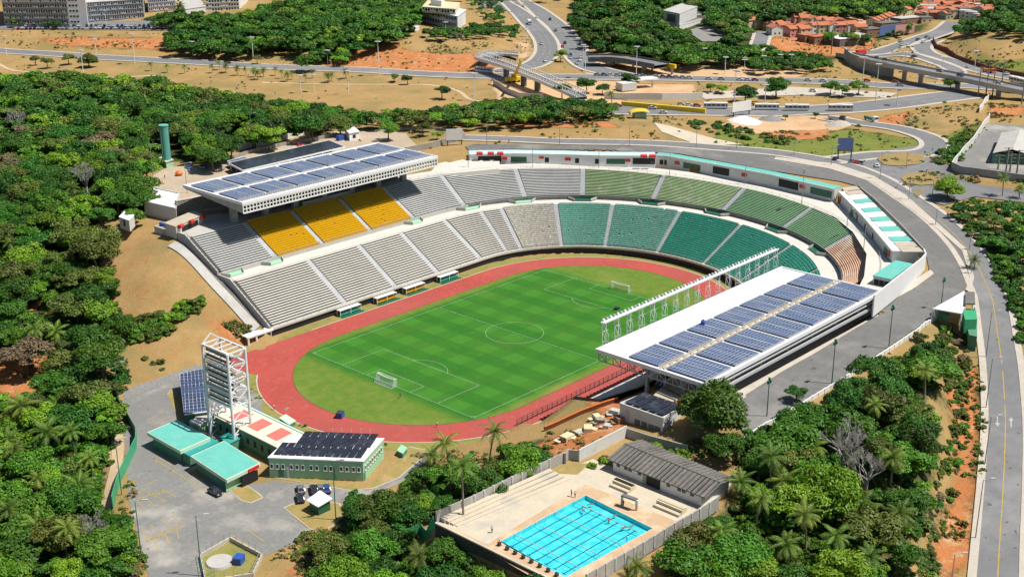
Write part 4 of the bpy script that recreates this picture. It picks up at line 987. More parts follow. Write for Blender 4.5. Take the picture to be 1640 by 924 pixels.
# wedge shaped girders closing the ends, and the sloping underside
for xx in (x0+.15, x1-.15):
    o = MB(); q = [(118.6, 31.1), (152, 33.6), (152, 34.0), (118.6, 34.0)]
    for dx in (-.12, .12): o.poly([(xx+dx, a, b) for a, b in (q if dx > 0 else q[::-1])])
    o.build("end_girder", MT['greywall'], RM)
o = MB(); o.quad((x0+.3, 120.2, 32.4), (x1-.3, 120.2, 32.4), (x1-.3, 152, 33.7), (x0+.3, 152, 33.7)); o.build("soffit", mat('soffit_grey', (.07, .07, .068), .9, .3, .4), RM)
for i in range(7):
    o = MB(); xx = 20.5+i*13.0; o.box((xx, 133.5, 28.0), (2.3, 1.6, 8.6)); o.box((xx, 131.0, 32.0), (1.2, 8.0, .9)); o.build("column", MT['greywall'], RM)
# room under the roof
PB = empty("press_box", (58, 142, 23.8), 0, "dark press rooms in the shade behind the yellow seats, with a pale desk front", "building")
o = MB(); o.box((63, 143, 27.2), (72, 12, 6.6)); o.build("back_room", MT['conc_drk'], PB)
o = MB()
for i in range(11): o.box((30+i*6.7, 136.9, 26.4), (5.4, .3, 2.6))
o.build("window", MT['glass'], PB)
o = MB(); o.box((60, 132.6, 24.5), (22, .4, 1.3)); o.box((60, 133.4, 25.0), (22, 1.4, .15)); o.build("desk_front", MT['concrete'], PB)

RR = solar_roof(15.3, 104.5, -29.4, -62.6, 23.0, [(9.2, 18.3), (20.8, 32.2)], "low white roof with navy solar arrays over the stand beside the stadium ring road", 7, False)
o = MB(); xa, xb = 15.3, 104.5
for y in (-48.4, -49.6): o.box(((xa+xb)/2, y, 23.2), (xb-xa-2, .35, .4))
for i in range(30): o.box((xa+2+i*3.0, -49.0, 23.15), (1.3, .5, .3))
o.build("cable_tray", MT['beigeroof'], RR)
def truss(o, p, q, depth, n, w=.16):
    p = Vector(p); q = Vector(q); dz = Vector((0, 0, -depth))
    o.beam(p, q, w); o.beam(p+dz, q+dz, w)
    for i in range(n):
        a, b = p.lerp(q, i/n), p.lerp(q, (i+1)/n); o.beam(a, a+dz, w*.8); o.beam(a+dz if i % 2 else a, b if i % 2 else b+dz, w*.7)
    o.beam(q, q+dz, w*.8)
for i in range(8):
    o = MB(); xx = xa+.3+(xb-xa-.6)*i/7; truss(o, (xx, -29.8, 22.4), (xx, -62.2, 22.4), 2.2, 14, .22); o.build("roof_truss", MT['grey_steel'], RR)
o = MB(); o.box(((xa+xb)/2, -63.2, 20.2), (xb-xa-1, .5, .7)); o.box(((xa+xb)/2, -62.9, 21.6), (xb-xa-.5, .3, .35)); o.build("lower_beam", MT['grey_steel'], RR)
for i in range(8):
    o = MB(); xx = xa+2+(xb-xa-4)*i/7; o.box((xx, -55, 17.5), (.9, .9, 10)); o.box((xx, -44, 16), (.8, .8, 12)); o.build("column", MT['greywall'], RR)
SUB = empty("shaded_back_wall", (60, -50, 13), 0, "grey block wall deep in the shade under the low solar roof, facing the ring road", "wall")
o = MB(); o.box((60, -49.5, 16.4), (86, .6, 7.2)); o.build("wall", MT['greywall'], SUB)
o = MB(); o.box((60, -52, 12.6), (88, 19, .4)); o.build("floor_slab", MT['concrete'], SUB)
# floodlight gantry before the low roof
GA = empty("floodlight_gantry", (62, -27.6, 20), 0, "long white lattice gantry carrying a saw-toothed row of floodlights along the low roof edge", "gantry")
o = MB(); o.box((62, -27.5, 28.5), (84.5, 1.3, .3)); o.box((62, -28.2, 28.8), (84.5, .15, .35)); o.build("walkway_beam", MT['steel'], GA)
for i in range(56):
    o = MB(); xx = 20.8+i*1.5; o.box((xx, -27.0, 29.0), (.7, .4, .55), rad(12)); o.build("floodlight", MT['grey_steel'] if i % 2 else MT['white'], GA)
for i in range(17):
    o = MB(); xx = 20.5+i*5.2; W_ = .10
    for yy in (-26.9, -28.1): o.beam((xx, yy, 28.4), (xx, yy, 18.5), W_)
    o.beam((xx, -26.9, 28.4), (xx+1.6, -27.6, 24.8), W_*.9); o.beam((xx+1.6, -27.6, 24.8), (xx+1.6, -27.6, 21.6), W_*.9); o.beam((xx+1.6, -27.6, 21.6), (xx+3.0, -28.5, 19.2), W_*.9)
    for zz in (26, 23, 20.5): o.beam((xx, -26.9, zz), (xx+1.6, -27.6, zz), W_*.7); o.beam((xx, -26.9, zz), (xx, -28.1, zz), W_*.7); o.beam((xx, -26.9, zz), (xx, -28.1, zz-2.4), W_*.6)
    o.build("lattice_frame", MT['steel'], GA)
# right-hand trackside: fence, orange topped ramp walls, brown retaining wall
FE = empty("track_fence", (30, -12, 0), 0, "dark steel fence along the near straight of the running track", "fence")
o = MB()
a, b = onz(828, 682, 0), onz(1022, 588, 0)
for i in range(27):
    t = i/26; x, y = a[0]+(b[0]-a[0])*t, a[1]+(b[1]-a[1])*t; o.beam((x, y, 0), (x, y, 1.9), .12)
for zz in (1.85, 1.2, .5): o.beam((*a, zz), (*b, zz), .1)
o.build("rails", MT['darksteel'], FE)
RW = empty("ramp_wall", (30, -17, 0), 0, "orange topped low wall of the sunken ramp beside the track fence", "wall")
o = MB(); a, b = onz(838, 703, .9), onz(1035, 597, .9)
o.beam((*a, .35), (*b, .35), .5, 1.1); o.build("wall", MT['white'], RW)
o = MB(); o.beam((a[0], a[1]-.35, .92), (b[0], b[1]-.35, .92), .7, .14); o.build("coping", MT['orange'], RW)
RB = empty("retaining_wall", (30, -22, 0), 0, "red brown retaining wall in the shade below the low solar roof", "wall")
o = MB(); o.prism([(2, -22.0), (60, -22.0), (60, -24.2), (2, -24.2)], [-1, -1, -1, -1], [2.6, 5.2, 5.2, 2.6]); o.build("wall", MT['brown'], RB)
o = MB(); o.prism([(14.6, -20.5), (15.4, -20.5), (15.4, -45), (14.6, -45)], -1, [2.8, 2.8, 14.2, 14.2]); o.build("end_wall", MT['conc_drk'], RB)

# team benches
for px, m, lab in (((568, 503), 'tealseat', "teal team bench shelter nearest the open corner of the terraces"), ((628, 484), 'yellow', "yellow team bench shelter, second along the trackside from the open corner"),
                   ((676, 469), 'yellow', "yellow team bench shelter, third along the trackside from the open corner"), ((728, 450), 'tealseat', "teal team bench shelter nearest the curved end of the track")):
    x, y = onz(*px, 0.3); y = 85.6
    t = empty("team_bench", (x, y, 0), 0, lab, "team bench", "team benches by the track")
    o = MB(); o.box((x, y+.7, 2.05), (9.0, 1.9, .14)); o.build("canopy", MT['white'], t)
    o = MB(); o.box((x, y+.2, .5), (8.2, .5, .1)); o.box((x, y+.5, .85), (8.2, .1, .6)); o.build("seat", MT[m], t)
    o = MB()
    for dx in (-4.4, 0, 4.4): o.beam((x+dx, y-.2, 0), (x+dx, y-.2, 2), .14); o.beam((x+dx, y+1.5, 0), (x+dx, y+1.5, 2), .14)
    o.build("frame", MT['white'], t)
    o = MB(); o.box((x, y-.2, .03), (9.6, 3.2, .06)); o.build("base_mat", MT['greenwall'] if 0 else MT['green_door'], t)

# pavement edge of the ring road above the sunken back of the low roofed stand
o = MB(); o.prism([(9, -63.2), (9, -66.6), (109, -66.6), (109, -63.2)], 11.5, 17.25); tag(o.build("pavement", MT['sidewalk']), kind="structure")
# concourse between the main roof and the first kiosks
o = MB(); q = [onz(x, y, 24) for x, y in ((684, 283), (706, 279), (760, 274), (800, 270), (800, 258), (752, 250), (700, 262))]
o.prism(q, 20, 23.9); o.build("concourse", MT['conc_brt'], BOWL)
# ------------------------------------------------------------------ helpers for buildings
def foot(a, b, c, z):
    """parallelogram footprint from three pixel corners a-b-c at height z (b is the middle corner)"""
    A, B, C_ = (np.array(onz(*p, z)) for p in (a, b, c)); return [tuple(A), tuple(B), tuple(C_), tuple(A+C_-B)]
def cen(p): return (sum(q[0] for q in p)/len(p), sum(q[1] for q in p)/len(p))
def grow(p, k):
    c = cen(p); out = []
    for q in p:
        d = math.hypot(q[0]-c[0], q[1]-c[1]); out.append((c[0]+(q[0]-c[0])*(1+k/d), c[1]+(q[1]-c[1])*(1+k/d)))
    return out
def on_wall(p, q, u, z, out=0.04):
    """point on a wall p-q at fraction u, pushed outwards (to the camera side)"""
    d = np.array(q)-np.array(p); d = d/np.linalg.norm(d); n = np.array([-d[1], d[0]])
    m = (np.array(p)+np.array(q))/2
    if (CAM[:2]-m)@n < 0: n = -n
    w = np.array(p)+(np.array(q)-np.array(p))*u+n*out; return w[0], w[1], z, math.atan2(d[1], d[0])
def wall_box(p, q, u, z, w, h, m, parent, name, t=.12, frame=None):
    x, y, zz, r = on_wall(p, q, u, z, t/2-.03); o = MB(); o.box((x, y, zz), (w, t, h), r); ob = o.build(name, m, parent)
    if frame:
        x, y, zz, r = on_wall(p, q, u, z, .02); f = MB()
        for s in (-1, 1): f.box((x+s*math.cos(r)*(w/2+.05), y+s*math.sin(r)*(w/2+.05), zz), (.1, t+.12, h+.2), r)
        f.box((x, y, zz+h/2+.05), (w, t+.14, .1), r); f.box((x, y, zz-h/2-.05), (w+.3, t+.3, .1), r)
        f.build("frame", frame, ob, off=tuple(parent.location))
    return ob
def bldg(name, label, cat, fp, z0, h, wall, roof, over=0.0, rt=.25, parapet=0.0, group=None):
    c = cen(fp); e = empty(name, (c[0], c[1], z0), 0, label, cat, group)
    o = MB(); o.prism(fp, z0-1.0, z0+h); o.build("wall", wall, e)
    o = MB(); o.prism(grow(fp, over) if over else grow(fp, -.02), z0+h, z0+h+rt); o.build("roof", roof, e)
    if parapet:
        o = MB()
        for a, b in zip(fp, fp[1:]+fp[:1]): o.beam((*a, z0+h+parapet/2), (*b, z0+h+parapet/2), .3, parapet+.3)
        o.build("parapet", wall, e)
    return e

# ------------------------------------------------------------------ shops round the concourse
def strip_shop(label, front_px, z, depth, h, roofm, wallm, signs, doors, openings, group=None):
    pts = [onz(*p, z) for p in front_px]; ln = np.array(pts)
    c = ln.mean(0); e = empty("kiosk_row", (c[0], c[1], z), 0, label, "kiosk row", group)
    # outward = away from the field
    back = []
    off = offset_line(ln, depth); 
    if np.hypot(*(off.mean(0)-[60, 34])) < np.hypot(*(c-[60, 34])): off = offset_line(ln, -depth)
    poly = [tuple(p) for p in ln]+[tuple(p) for p in off[::-1]]
    o = MB(); o.prism(poly, z-2, z+h); o.build("wall", wallm, e)
    o = MB(); o.prism(poly, z+h, z+h+.3); o.build("roof", roofm, e)
    o = MB()
    for a, b in zip(ln, ln[1:]): o.beam((*a, z+h+.1), (*b, z+h+.1), .3, .45)
    o.build("eave", MT['white'], e)
    L = np.concatenate([[0], np.cumsum(np.linalg.norm(np.diff(ln, axis=0), axis=1))])
    def spot(px, dz): 
        w = np.array(onz(*px, z)); best = None
        for i in range(len(ln)-1):
            d = ln[i+1]-ln[i]; t = float(np.clip((w-ln[i])@d/(d@d), 0.02, .98)); q = ln[i]+d*t; dd = np.linalg.norm(q-w)
            if best is None or dd < best[0]: best = (dd, i, t)
        return tuple(ln[best[1]]), tuple(ln[best[1]+1]), best[2]
    for px, w, hh in doors:
        p, q, t = spot(px, 0); wall_box(p, q, t, z+hh/2+.05, w, hh, MT['green_door'], e, "shutter")
    for px, w, hh in openings:
        p, q, t = spot(px, 0); wall_box(p, q, t, z+hh/2+.05, w, hh, MT['black'], e, "opening")
    for px, w, hh, zz in signs:
        p, q, t = spot(px, 0); wall_box(p, q, t, z+zz, w, hh, MT['red'], e, "sign", .3)
    return e
MT['palecyan'] = mat('pale_cyan_slab', (.52, .68, .66), .6, .15, .3, spots=((.66, .7, .68), .5, .7, .3))
ZC = 21.2
strip_shop("white kiosk row with red signs behind the grey and light green upper benches",
    [(752, 261), (820, 259.5), (900, 261), (960, 263), (1050, 263.5)], 23.0, 6.5, 3.3, MT['palecyan'], MT['white'],
    [((868, 258), 2.0, .9, 2.0), ((910, 260), 2.4, 1.2, 1.6), ((1005, 262), 2.0, 1.2, 1.6), ((808, 259), 2.2, 1.2, 1.6)],
    [((829, 259), 7.5, 2.1), ((986, 263), 7.5, 2.1)], [((784, 259), 9.5, 2.6), ((1031, 263), 9.0, 2.5), ((876, 260), 1.6, 2), ((924, 262), 1.6, 2), ((956, 263), 1.6, 2)])
for i, px in enumerate(((768, 246), (786, 246), (801, 246), (1031, 250), (1045, 250))):
    x, y = onz(*px, 27); o = MB(); o.tube([(x-.9, y+.9, 27.0), (x+.9, y-.9, 27.0)], [.75, .75], 12); tag(o.build("drum_sign", MT['red']), "red drum shaped drinks sign standing on the roof edge of the white kiosk row", "sign", "red drum signs on the kiosk roof")
strip_shop("long angled kiosk row, turquoise roof strip, between the ring road and green benches",
    [(1050, 263.3), (1067, 264.5), (1140, 277.5), (1230, 294.5), (1335, 319)], ZC+.8, 4.6, 3.6, MT['turq'], MT['wall'],
    [((1089, 266), 2.2, 1.3, 1.7), ((1195, 286), 2.2, 1.3, 1.7), ((1288, 306), 2.2, 1.3, 1.9)],
    [((1110, 271), 8, 2.4), ((1315, 314), 9.5, 2.6)], [((1158, 279), 7.5, 2.9), ((1266, 301), 9.0, 3.0), ((1060, 263), 1.5, 2), ((1068, 264), 1.5, 2)])
for px in ((1123, 266), (1273, 295)):
    x, y = onz(*px, ZC+2); o = MB(); o.box((x, y, ZC+2.0), (2.0, 1.6, 2.4), .3); o.box((x, y, ZC+3.3), (2.3, 1.9, .2), .3); tag(o.build("ticket_booth", [MT['mint']]), "small mint green booth before the angled kiosk row, " + ("nearer the light tower pole" if px[0] > 1200 else "beside the long green shutter"), "booth")
K3 = strip_shop("last kiosk row running toward the low solar roof, striped turquoise and white on top",
    [(1342, 322), (1380, 362), (1428, 420)], ZC, 8, 3.4, MT['white'], MT['wall'],
    [((1345, 326), .8, 2.0, 1.6), ((1423, 414), 2.0, 1.6, 1.7), ((1370, 352), 1.0, .7, 2.2)], [((1364, 345), 4, 2.3), ((1418, 408), 4, 2.3)],
    [((1372, 354), 1.4, 2), ((1384, 368), 1.4, 2), ((1397, 383), 1.4, 2)])
# coloured roof panels of that row
a0, a1 = np.array(onz(1347, 301, ZC+3.7)), np.array(onz(1446, 405, ZC+3.7)); b0, b1 = np.array(onz(1371, 298, ZC+3.7)), np.array(onz(1480, 405, ZC+3.7))
for i in range(14):
    u0, u1 = i/14+.006, (i+1)/14-.006
    q = [tuple(a0+(a1-a0)*u0), tuple(a0+(a1-a0)*u1), tuple(b0+(b1-b0)*u1), tuple(b0+(b1-b0)*u0)]
    o = MB(); o.prism(q, ZC+3.72, ZC+3.86+.04*(i % 2)); o.build("roof_panel", MT['beigeroof'] if i in (0, 1, 12, 13) else (MT['turq'] if i % 2 else MT['roofwhite']), K3)
PWL = empty("parapet_wall", (*onz(1480, 420, 22), 20), 0, "curved white wall along the ring road at the corner of the low solar roof", "wall")
o = MB(); wl = [onz(x, y, 24.9) for x, y in ((1400, 473), (1440, 442), (1476, 414), (1483, 406), (1479, 398))]
for a, b in zip(wl, wl[1:]): o.beam((*a, 21.7), (*b, 21.7), .4, 6.6)
o.build("wall", MT['white'], PWL)
o = MB(); wl = [onz(x, y, 25.2) for x, y in ((1479, 398), (1440, 356), (1400, 317), (1378, 300))]
for a, b in zip(wl, wl[1:]): o.beam((*a, 23.2), (*b, 23.2), .35, 4.0)
o.build("low_wall", MT['greywall'], PWL)
fp = foot((1399, 441), (1427, 447), (1461, 423), ZC+2.6); E_ = bldg("ticket_office", "low block with a turquoise roof inside the curved white wall beside the low solar roof", "building", fp, ZC-.8, 3.2, MT['wall'], MT['turq'], .4)
for u in (.2, .5, .8): wall_box(fp[0], fp[1], u, ZC+.8, 1.5, 1.6, MT['black'], E_, "window")
drape("concourse_floor", [onz(x, y, ZC) for x, y in ((1300, 332), (1335, 322), (1346, 324), (1425, 420), (1470, 428), (1400, 480), (1372, 466), (1384, 442), (1388, 406), (1366, 371), (1338, 348))], MT['conc_brt'], .0, zfix=ZC-.12)

# ------------------------------------------------------------------ west plaza: stone wall, sheds, car ports
W1 = empty("stone_wall", (*onz(330, 335, 23.9), 23.9), 0, "rubble stone retaining wall beside the end of the main stand roof", "wall")
a, b = onz(283, 343, 23.9), onz(405, 319, 23.9); o = MB(); o.beam((*a, 26.2), (*b, 26.2), 1.4, 4.8); o.build("wall", MT['stone'], W1)
o = MB(); o.beam((*a, 28.65), (*b, 28.65), 1.6, .25); o.build("coping", MT['concrete'], W1)
fp = foot((232, 338), (283, 350), (288, 325), 24); E_ = bldg("flat_roof_shed", "white flat roofed block against the stone retaining wall by the main stand", "building", fp, 23.5, 3.6, MT['wall'], MT['roofwhite'], .2, parapet=.5)
fp = foot((192, 360), (208, 366), (216, 357), 23.5); E_ = bldg("container_cabin", "white site cabin at the edge of the dry grass slope", "cabin", fp, 23.3, 2.8, MT['wall'], MT['roofwhite'], .1); wall_box(fp[0], fp[1], .5, 24.6, 1, 2, MT['glass'], E_, "door")
fp = foot((266, 371), (283, 377), (326, 358), 23.6); E_ = bldg("snack_kiosk", "beige roofed kiosk with red drum signs at the top of the dry grass slope", "kiosk", fp, 23.2, 3.3, MT['wall'], MT['beigeroof'], .5)
wall_box(fp[1], fp[2], .5, 24.7, 9, 2.2, MT['black'], E_, "opening")
for u in (.1, .5, .92):
    x, y, z, r = on_wall(fp[1], fp[2], u, 26.4, .8); o = MB(); o.tube([(x-math.cos(r)*.9, y-math.sin(r)*.9, z), (x+math.cos(r)*.9, y+math.sin(r)*.9, z)], [.7, .7], 12); o.build("drum_sign", MT['red'], E_)
o = MB()
for px in ((258, 363), (262, 364), (266, 366), (270, 366)): x, y = onz(*px, 23.6); o.tube([(x, y, 23.6), (x, y, 25)], [.6, .6], 10)
tag(o.build("barrel_stack", MT['blue']), "cluster of dark blue barrels beside the beige roofed kiosk", "barrels")
def carport(label, a, b, c, z0, h, roofm, n, yframe=True):
    fp = foot(a, b, c, z0+h); cc = cen(fp); e = empty("solar_carport", (*cc, z0), 0, label, "carport")
    o = MB(); o.prism(fp, z0+h, z0+h+.25); o.build("roof", roofm, e)
    o = MB()
    for p, q in zip(fp, fp[1:]+fp[:1]): o.beam((*p, z0+h), (*q, z0+h), .3, .6)
    o.build("roof_edge", MT['steel'], e)
    o = MB()
    for i in range(n+1):
        for p, q in ((fp[1], fp[2]), (fp[0], fp[3])):
            t = .02+.96*i/n; x, y = p[0]+(q[0]-p[0])*t, p[1]+(q[1]-p[1])*t; o.box((x, y, z0+h/2), (.35, .35, h))
    o.build("posts", MT['steel'], e); return e
carport("long white framed car port with dark solar panels behind the main stand roof", (366, 262), (389, 274), (552, 236), 24, 3.2, MT['solarblk'], 9)
carport("short white framed car port with blue solar panels at the end of the long one", (364, 259), (378, 264), (405, 257), 24, 2.6, MT['solar'], 2)
# boundary walls and gate on the plaza's far side
def long_wall(name, label, pxs, h, m, t=.3, cap=None, posts=0, postm=None, cat="wall", zs=None, above=0.0):
    g = [G(*p) for p in pxs] if zs is None else [(*onz(*p, zs), zs) for p in pxs]
    c = g[len(g)//2]; e = empty(name, c, 0, label, cat); o = MB(); k = MB(); f = MB()
    for p, q in zip(g, g[1:]):
        n = max(1, int(math.hypot(q[0]-p[0], q[1]-p[1])/2.6))
        for i in range(n):
            u, v = i/n, (i+1)/n
            A = [p[j]+(q[j]-p[j])*u for j in range(3)]; B = [p[j]+(q[j]-p[j])*v for j in range(3)]
            za = A[2] if zs is not None else H(A[0], A[1]); zb = B[2] if zs is not None else H(B[0], B[1])
            A[2] = za+h/2-.3; B[2] = zb+h/2-.3; o.beam(A, B, t, h+.6)
            if cap: k.beam((A[0], A[1], za+h+.07), (B[0], B[1], zb+h+.07), t+.12, .14)
            if posts: f.box((A[0], A[1], za+h/2), (t+.22, t+.22, h+.1), math.atan2(q[1]-p[1], q[0]-p[0]))
    o.build("wall" if cat == "wall" else "panel", m, e)
    if cap: k.build("coping", cap, e)
    if posts: f.build("posts", postm or m, e)
    return e
long_wall("boundary_wall", "white zigzag boundary wall between the forest and the stadium forecourt", [(375, 244), (402, 236), (430, 232), (450, 226), (480, 218), (510, 210), (530, 207)], 2.4, MT['white'], posts=1)
long_wall("stone_terrace_wall", "low dark stone wall edging the forecourt under the white zigzag wall", [(365, 256), (400, 246), (440, 237), (500, 226), (540, 218)], 1.5, MT['stone'], .6)
long_wall("stone_wall", "stepped stone wall below the dry grass patch by the white billboard", [(650, 246), (690, 238), (728, 228), (744, 222)], 2.6, MT['stone'], .8)
long_wall("kerb_wall", "pale low wall along the outer road above the dry grass patch", [(600, 212), (640, 209), (700, 208), (742, 214)], 1.0, MT['concrete'], .4)
fp = foot((553, 219), (560, 226), (575, 223), 24); E_ = bldg("gate_house", "small white gate house with a flat roof at the forecourt entrance", "gate house", fp, 23.9, 3.4, MT['white'], MT['roofwhite'], .5); wall_box(fp[1], fp[2], .5, 25.6, 1.6, 1.4, MT['glass'], E_, "window")
o = MB(); x, y, z = G(545, 225); o.box((x, y, z+1), (3, 2, 2.2)); tag(o.build("blue_crate", MT['blue']), "dark blue skip beside the white gate house", "skip")
# billboard
def billboard(label, px, z, w, h, up, facem, rz):
    x, y = onz(*px, z); e = empty("billboard", (x, y, z), 0, label, "billboard"); dx, dy = math.cos(rz), math.sin(rz)
    o = MB(); o.box((x, y, z+up+h/2), (w, .35, h), rz); o.build("panel", facem, e)
    o = MB()
    for s in (-.42, .42): o.box((x+dx*w*s, y+dy*w*s, z+up/2), (.4, .4, up), rz)
    o.box((x, y, z+up+.0), (w+.4, .5, .3), rz); o.build("frame", MT['darksteel'], e)
billboard("white billboard on dark legs by the stepped stone wall", (728, 233), 25, 7.0, 5.0, 2.0, MT['white'], rad(-38))
billboard("pale blue billboard on two legs beside the parked cars at the roundabout", (1352, 257), 25, 6.2, 5.2, 4.0, MT['billboard'], rad(-48))
# water tower
TX, TY = onz(268, 266, 24.2)
T_ = empty("water_tower", (TX, TY, 24), 0, "tall slim turquoise green water tower at the forest edge", "water tower")
o = MB(); o.tube([(TX, TY, 23), (TX, TY, 40.5)], [1.75, 1.75], 28); o.build("shaft", mat('tower_green', (.12, .40, .33), .5, .15, .3), T_, smooth=False)
o = MB(); o.tube([(TX, TY, 40.5), (TX, TY, 40.9)], [1.95, 1.95], 28); o.build("cap", MT['turq'], T_); o = MB(); o.box((TX-1.9, TY-.4, 32), (.2, .5, 17)); o.build("ladder", MT['greendark'], T_)
fp = foot((256, 263), (267, 270), (278, 266), 24.2); bldg("pump_house", "small mint green pump house at the foot of the turquoise tower", "pump house", fp, 24, 2.6, MT['greenwall'], MT['concrete'], .4)
o = MB(); x, y = onz(242, 236, 21); o.tube([(x, y, 18), (x, y, 26)], [1.7, 1.7], 20); o.tube([(x, y, 26), (x, y, 26.4)], [1.9, 1.9], 20); tag(o.build("water_tank", MT['greenwall']), "short pale green water tank half hidden in the forest", "tank")
o = MB(); x, y = onz(287, 281, 24.3)
for k in range(6): o.tube([(x, y, 24.3+k*.3), (x, y, 24.3+(k+1)*.3)], [1.0+.5*math.sin(k*.6), 1.0+.5*math.sin((k+1)*.6)], 14)
tag(o.build("round_planter", MT['orange']), "round orange planter on the paved forecourt", "planter")
E_ = empty("guard_booth", (*onz(333, 265, 24), 24), 0, "dark booth with a curved red roof at the forecourt edge", "booth")
x, y = onz(335, 267, 24); o = MB(); o.box((x, y, 25.0), (4.5, 2.6, 2.2), .4); o.build("wall", MT['conc_drk'], E_); o = MB(); o.tube([(x-2.6, y+2.2, 26.5), (x+.5, y+.9, 26.6)], [1.1, 1.1], 10); o.build("roof", MT['red'], E_)
long_wall("green_fence", "bright green hoarding round the shrubs below the white site cabin", [(132, 354), (140, 350), (158, 343), (175, 333)], 2.2, MT['greenfence'], .15, cat="fence")

# ------------------------------------------------------------------ buildings round the car park
ZB = 0.0
fp = foot((430, 733.5), (581, 739.5), (614, 703), 5.2)
E_ = bldg("changing_block", "mint green block with small windows and two banks of black solar panels on top", "building", fp, ZB, 5.2, MT['greenwall'], MT['roofwhite'], .25)
for i in range(12): wall_box(fp[0], fp[1], [.03, .09, .15, .24, .30, .36, .45, .51, .60, .66, .77, .83][i], 3.1, .55, 1.15, MT['glass'], E_, "window", frame=MT['white'])
for i in range(2): wall_box(fp[0], fp[1], [.90, .955][i], 3.1, .55, 1.15, MT['glass'], E_, "window", frame=MT['white'])
for i in range(8): wall_box(fp[1], fp[2], .1+.11*i, 3.1, .55, 1.15, MT['glass'], E_, "window", frame=MT['white'])
wall_box(fp[0], fp[1], .2, 1.5, .5, 3.0, MT['white'], E_, "drain_pipe"); wall_box(fp[0], fp[1], .69, 1.9, .5, 3.4, MT['greendark'], E_, "door"); wall_box(fp[0], fp[1], .125, 1.4, 1.4, 2.8, MT['greendark'], E_, "door"); wall_box(fp[1], fp[2], .05, 1.2, .9, 2.1, MT['greendark'], E_, "door")
q = lambda u, v, z: tuple((np.array(fp[0])+(np.array(fp[1])-np.array(fp[0]))*u+(np.array(fp[3])-np.array(fp[0]))*v).tolist())+(z,)
for (v0, v1, z0, z1, n, ua) in ((.10, .48, 5.75, 6.5, 12, .03), (.55, .95, 5.95, 6.8, 9, .16)):
    for i in range(n):
        u0 = ua+(.97-ua)*i/n; u1 = ua+(.97-ua)*(i+1)/n-.007; o = MB(); a, b, c, d = q(u0, v0, z0), q(u1, v0, z0), q(u1, v1, z1), q(u0, v1, z1)
        o._hex([a, b, c, d]+[(p[0], p[1], p[2]+.1) for p in (a, b, c, d)]); o.build("solar_panel", MT['solarblk'], E_)
def gym():
    fp = foot((339.5, 664), (381, 644.5), (493, 698), 5.0); fp = [fp[0], fp[1], fp[2], fp[3]]
    E = bldg("sports_hall", "long hall, cream roof marked with red squares, between the light tower and track", "hall", fp, ZB, 4.8, MT['greendark'], MT['beige'], .3)
    o = MB()
    for a, b in ((fp[1], fp[2]),): o.beam((*a, 5.15), (*b, 5.15), .5, .3)
    o.build("roof_trim", mat('pale_cyan_trim', (.5, .75, .75), .5, .1, .4), E)
    A, B, D = np.array(fp[0]), np.array(fp[1]), np.array(fp[3])
    for i in range(3):
        u0, u1 = .16+.27*i, .31+.27*i; o = MB(); o.prism([tuple(A+(D-A)*u+(B-A)*v) for u, v in ((u0, .22), (u1, .22), (u1, .82), (u0, .82))], 5.06, 5.12); o.build("red_square", MT['redcourt'], E)
    for i in range(9): wall_box(fp[0], fp[3], .12+.1*i, 2.6, .9, 1.6, MT['black'], E, "window")
gym()
fpx = foot((288, 600), (295.5, 662), (332, 656), 4.6)
E_ = empty("solar_shed", (*cen(fpx), 0), 0, "shed with one tilted face of dark blue solar panels beside the white light tower", "shed")
fpx = [onz(295.5, 661, 4.2), onz(333, 656, 4.2), onz(327, 591, 4.6), onz(288, 600, 4.6)]
o = MB(); o.prism(fpx, -.3, [3.6, 3.6, 4.4, 4.4]); o.build("wall", MT['greendark'], E_)
o = MB(); o.prism(grow(fpx, .5), [3.7, 3.7, 4.5, 4.5], [3.95, 3.95, 4.75, 4.75]); o.build("roof", MT['white'], E_)
o = MB(); o.prism(grow(fpx, .1), [3.97, 3.97, 4.77, 4.77], [4.07, 4.07, 4.87, 4.87]); o.build("solar_array", solar_mat('solar_module_tilted', (0.022, 0.036, 0.075), 1.0, 1.9, -math.atan2(fpx[2][1]-fpx[1][1], fpx[2][0]-fpx[1][0])), E_)
fp = foot((303, 676), (318, 684), (340, 668), 2.6); bldg("plant_room", "pale green plant room at the foot of the tilted solar shed", "plant room", fp, 0, 2.6, MT['greenwall'], MT['concrete'], .1)
def turq_block(name, label, a, b, c, z, h, base):
    fp = foot(a, b, c, z); e = empty(name, (*cen(fp), 0), 0, label, "building")
    o = MB(); o.prism(grow(fp, -1.5), -.3, z-.9); o.build("wall", MT['greendark'], e)
    o = MB(); o.prism(fp, z-.9, z); o.build("roof", MT['turqtrim'], e)
    o = MB(); o.prism(grow(fp, -.45), z, z+.06); o.build("roof_sheet", MT['turq'], e)
    return e, fp
e, fp = turq_block("entrance_hall", "turquoise roofed hall at the upper end of the car park with a raised green rim", (283, 672), (235.5, 692), (289, 722), 4.0, .9, 0)
e, fp = turq_block("entrance_hall", "turquoise roofed hall nearest the parked black car, a red sign on its end", (305, 730), (363, 768), (417, 741.5), 4.0, .9, 0)
wall_box(fp[1], fp[2], .78, 3.55, 3.2, .8, MT['red'], e, "sign", .3); wall_box(fp[1], fp[2], .66, 1.5, 5, 2.6, MT['black'], e, "doorway")
wall_box(grow(fp, -1.5)[1], grow(fp, -1.5)[2], .2, 1.3, 4.5, 2.2, MT['greenwall'], e, "door")
fp = foot((289, 722), (304, 731), (350, 709), 2.9); bldg("link_roof", "darker turquoise lower roof joining the two turquoise halls", "canopy", fp, 0, 2.9, MT['greendark'], mat('dark_turquoise_sheet', (.03, .34, .31), .5, .15, .4), .2)  # deeper turquoise than the hall roofs
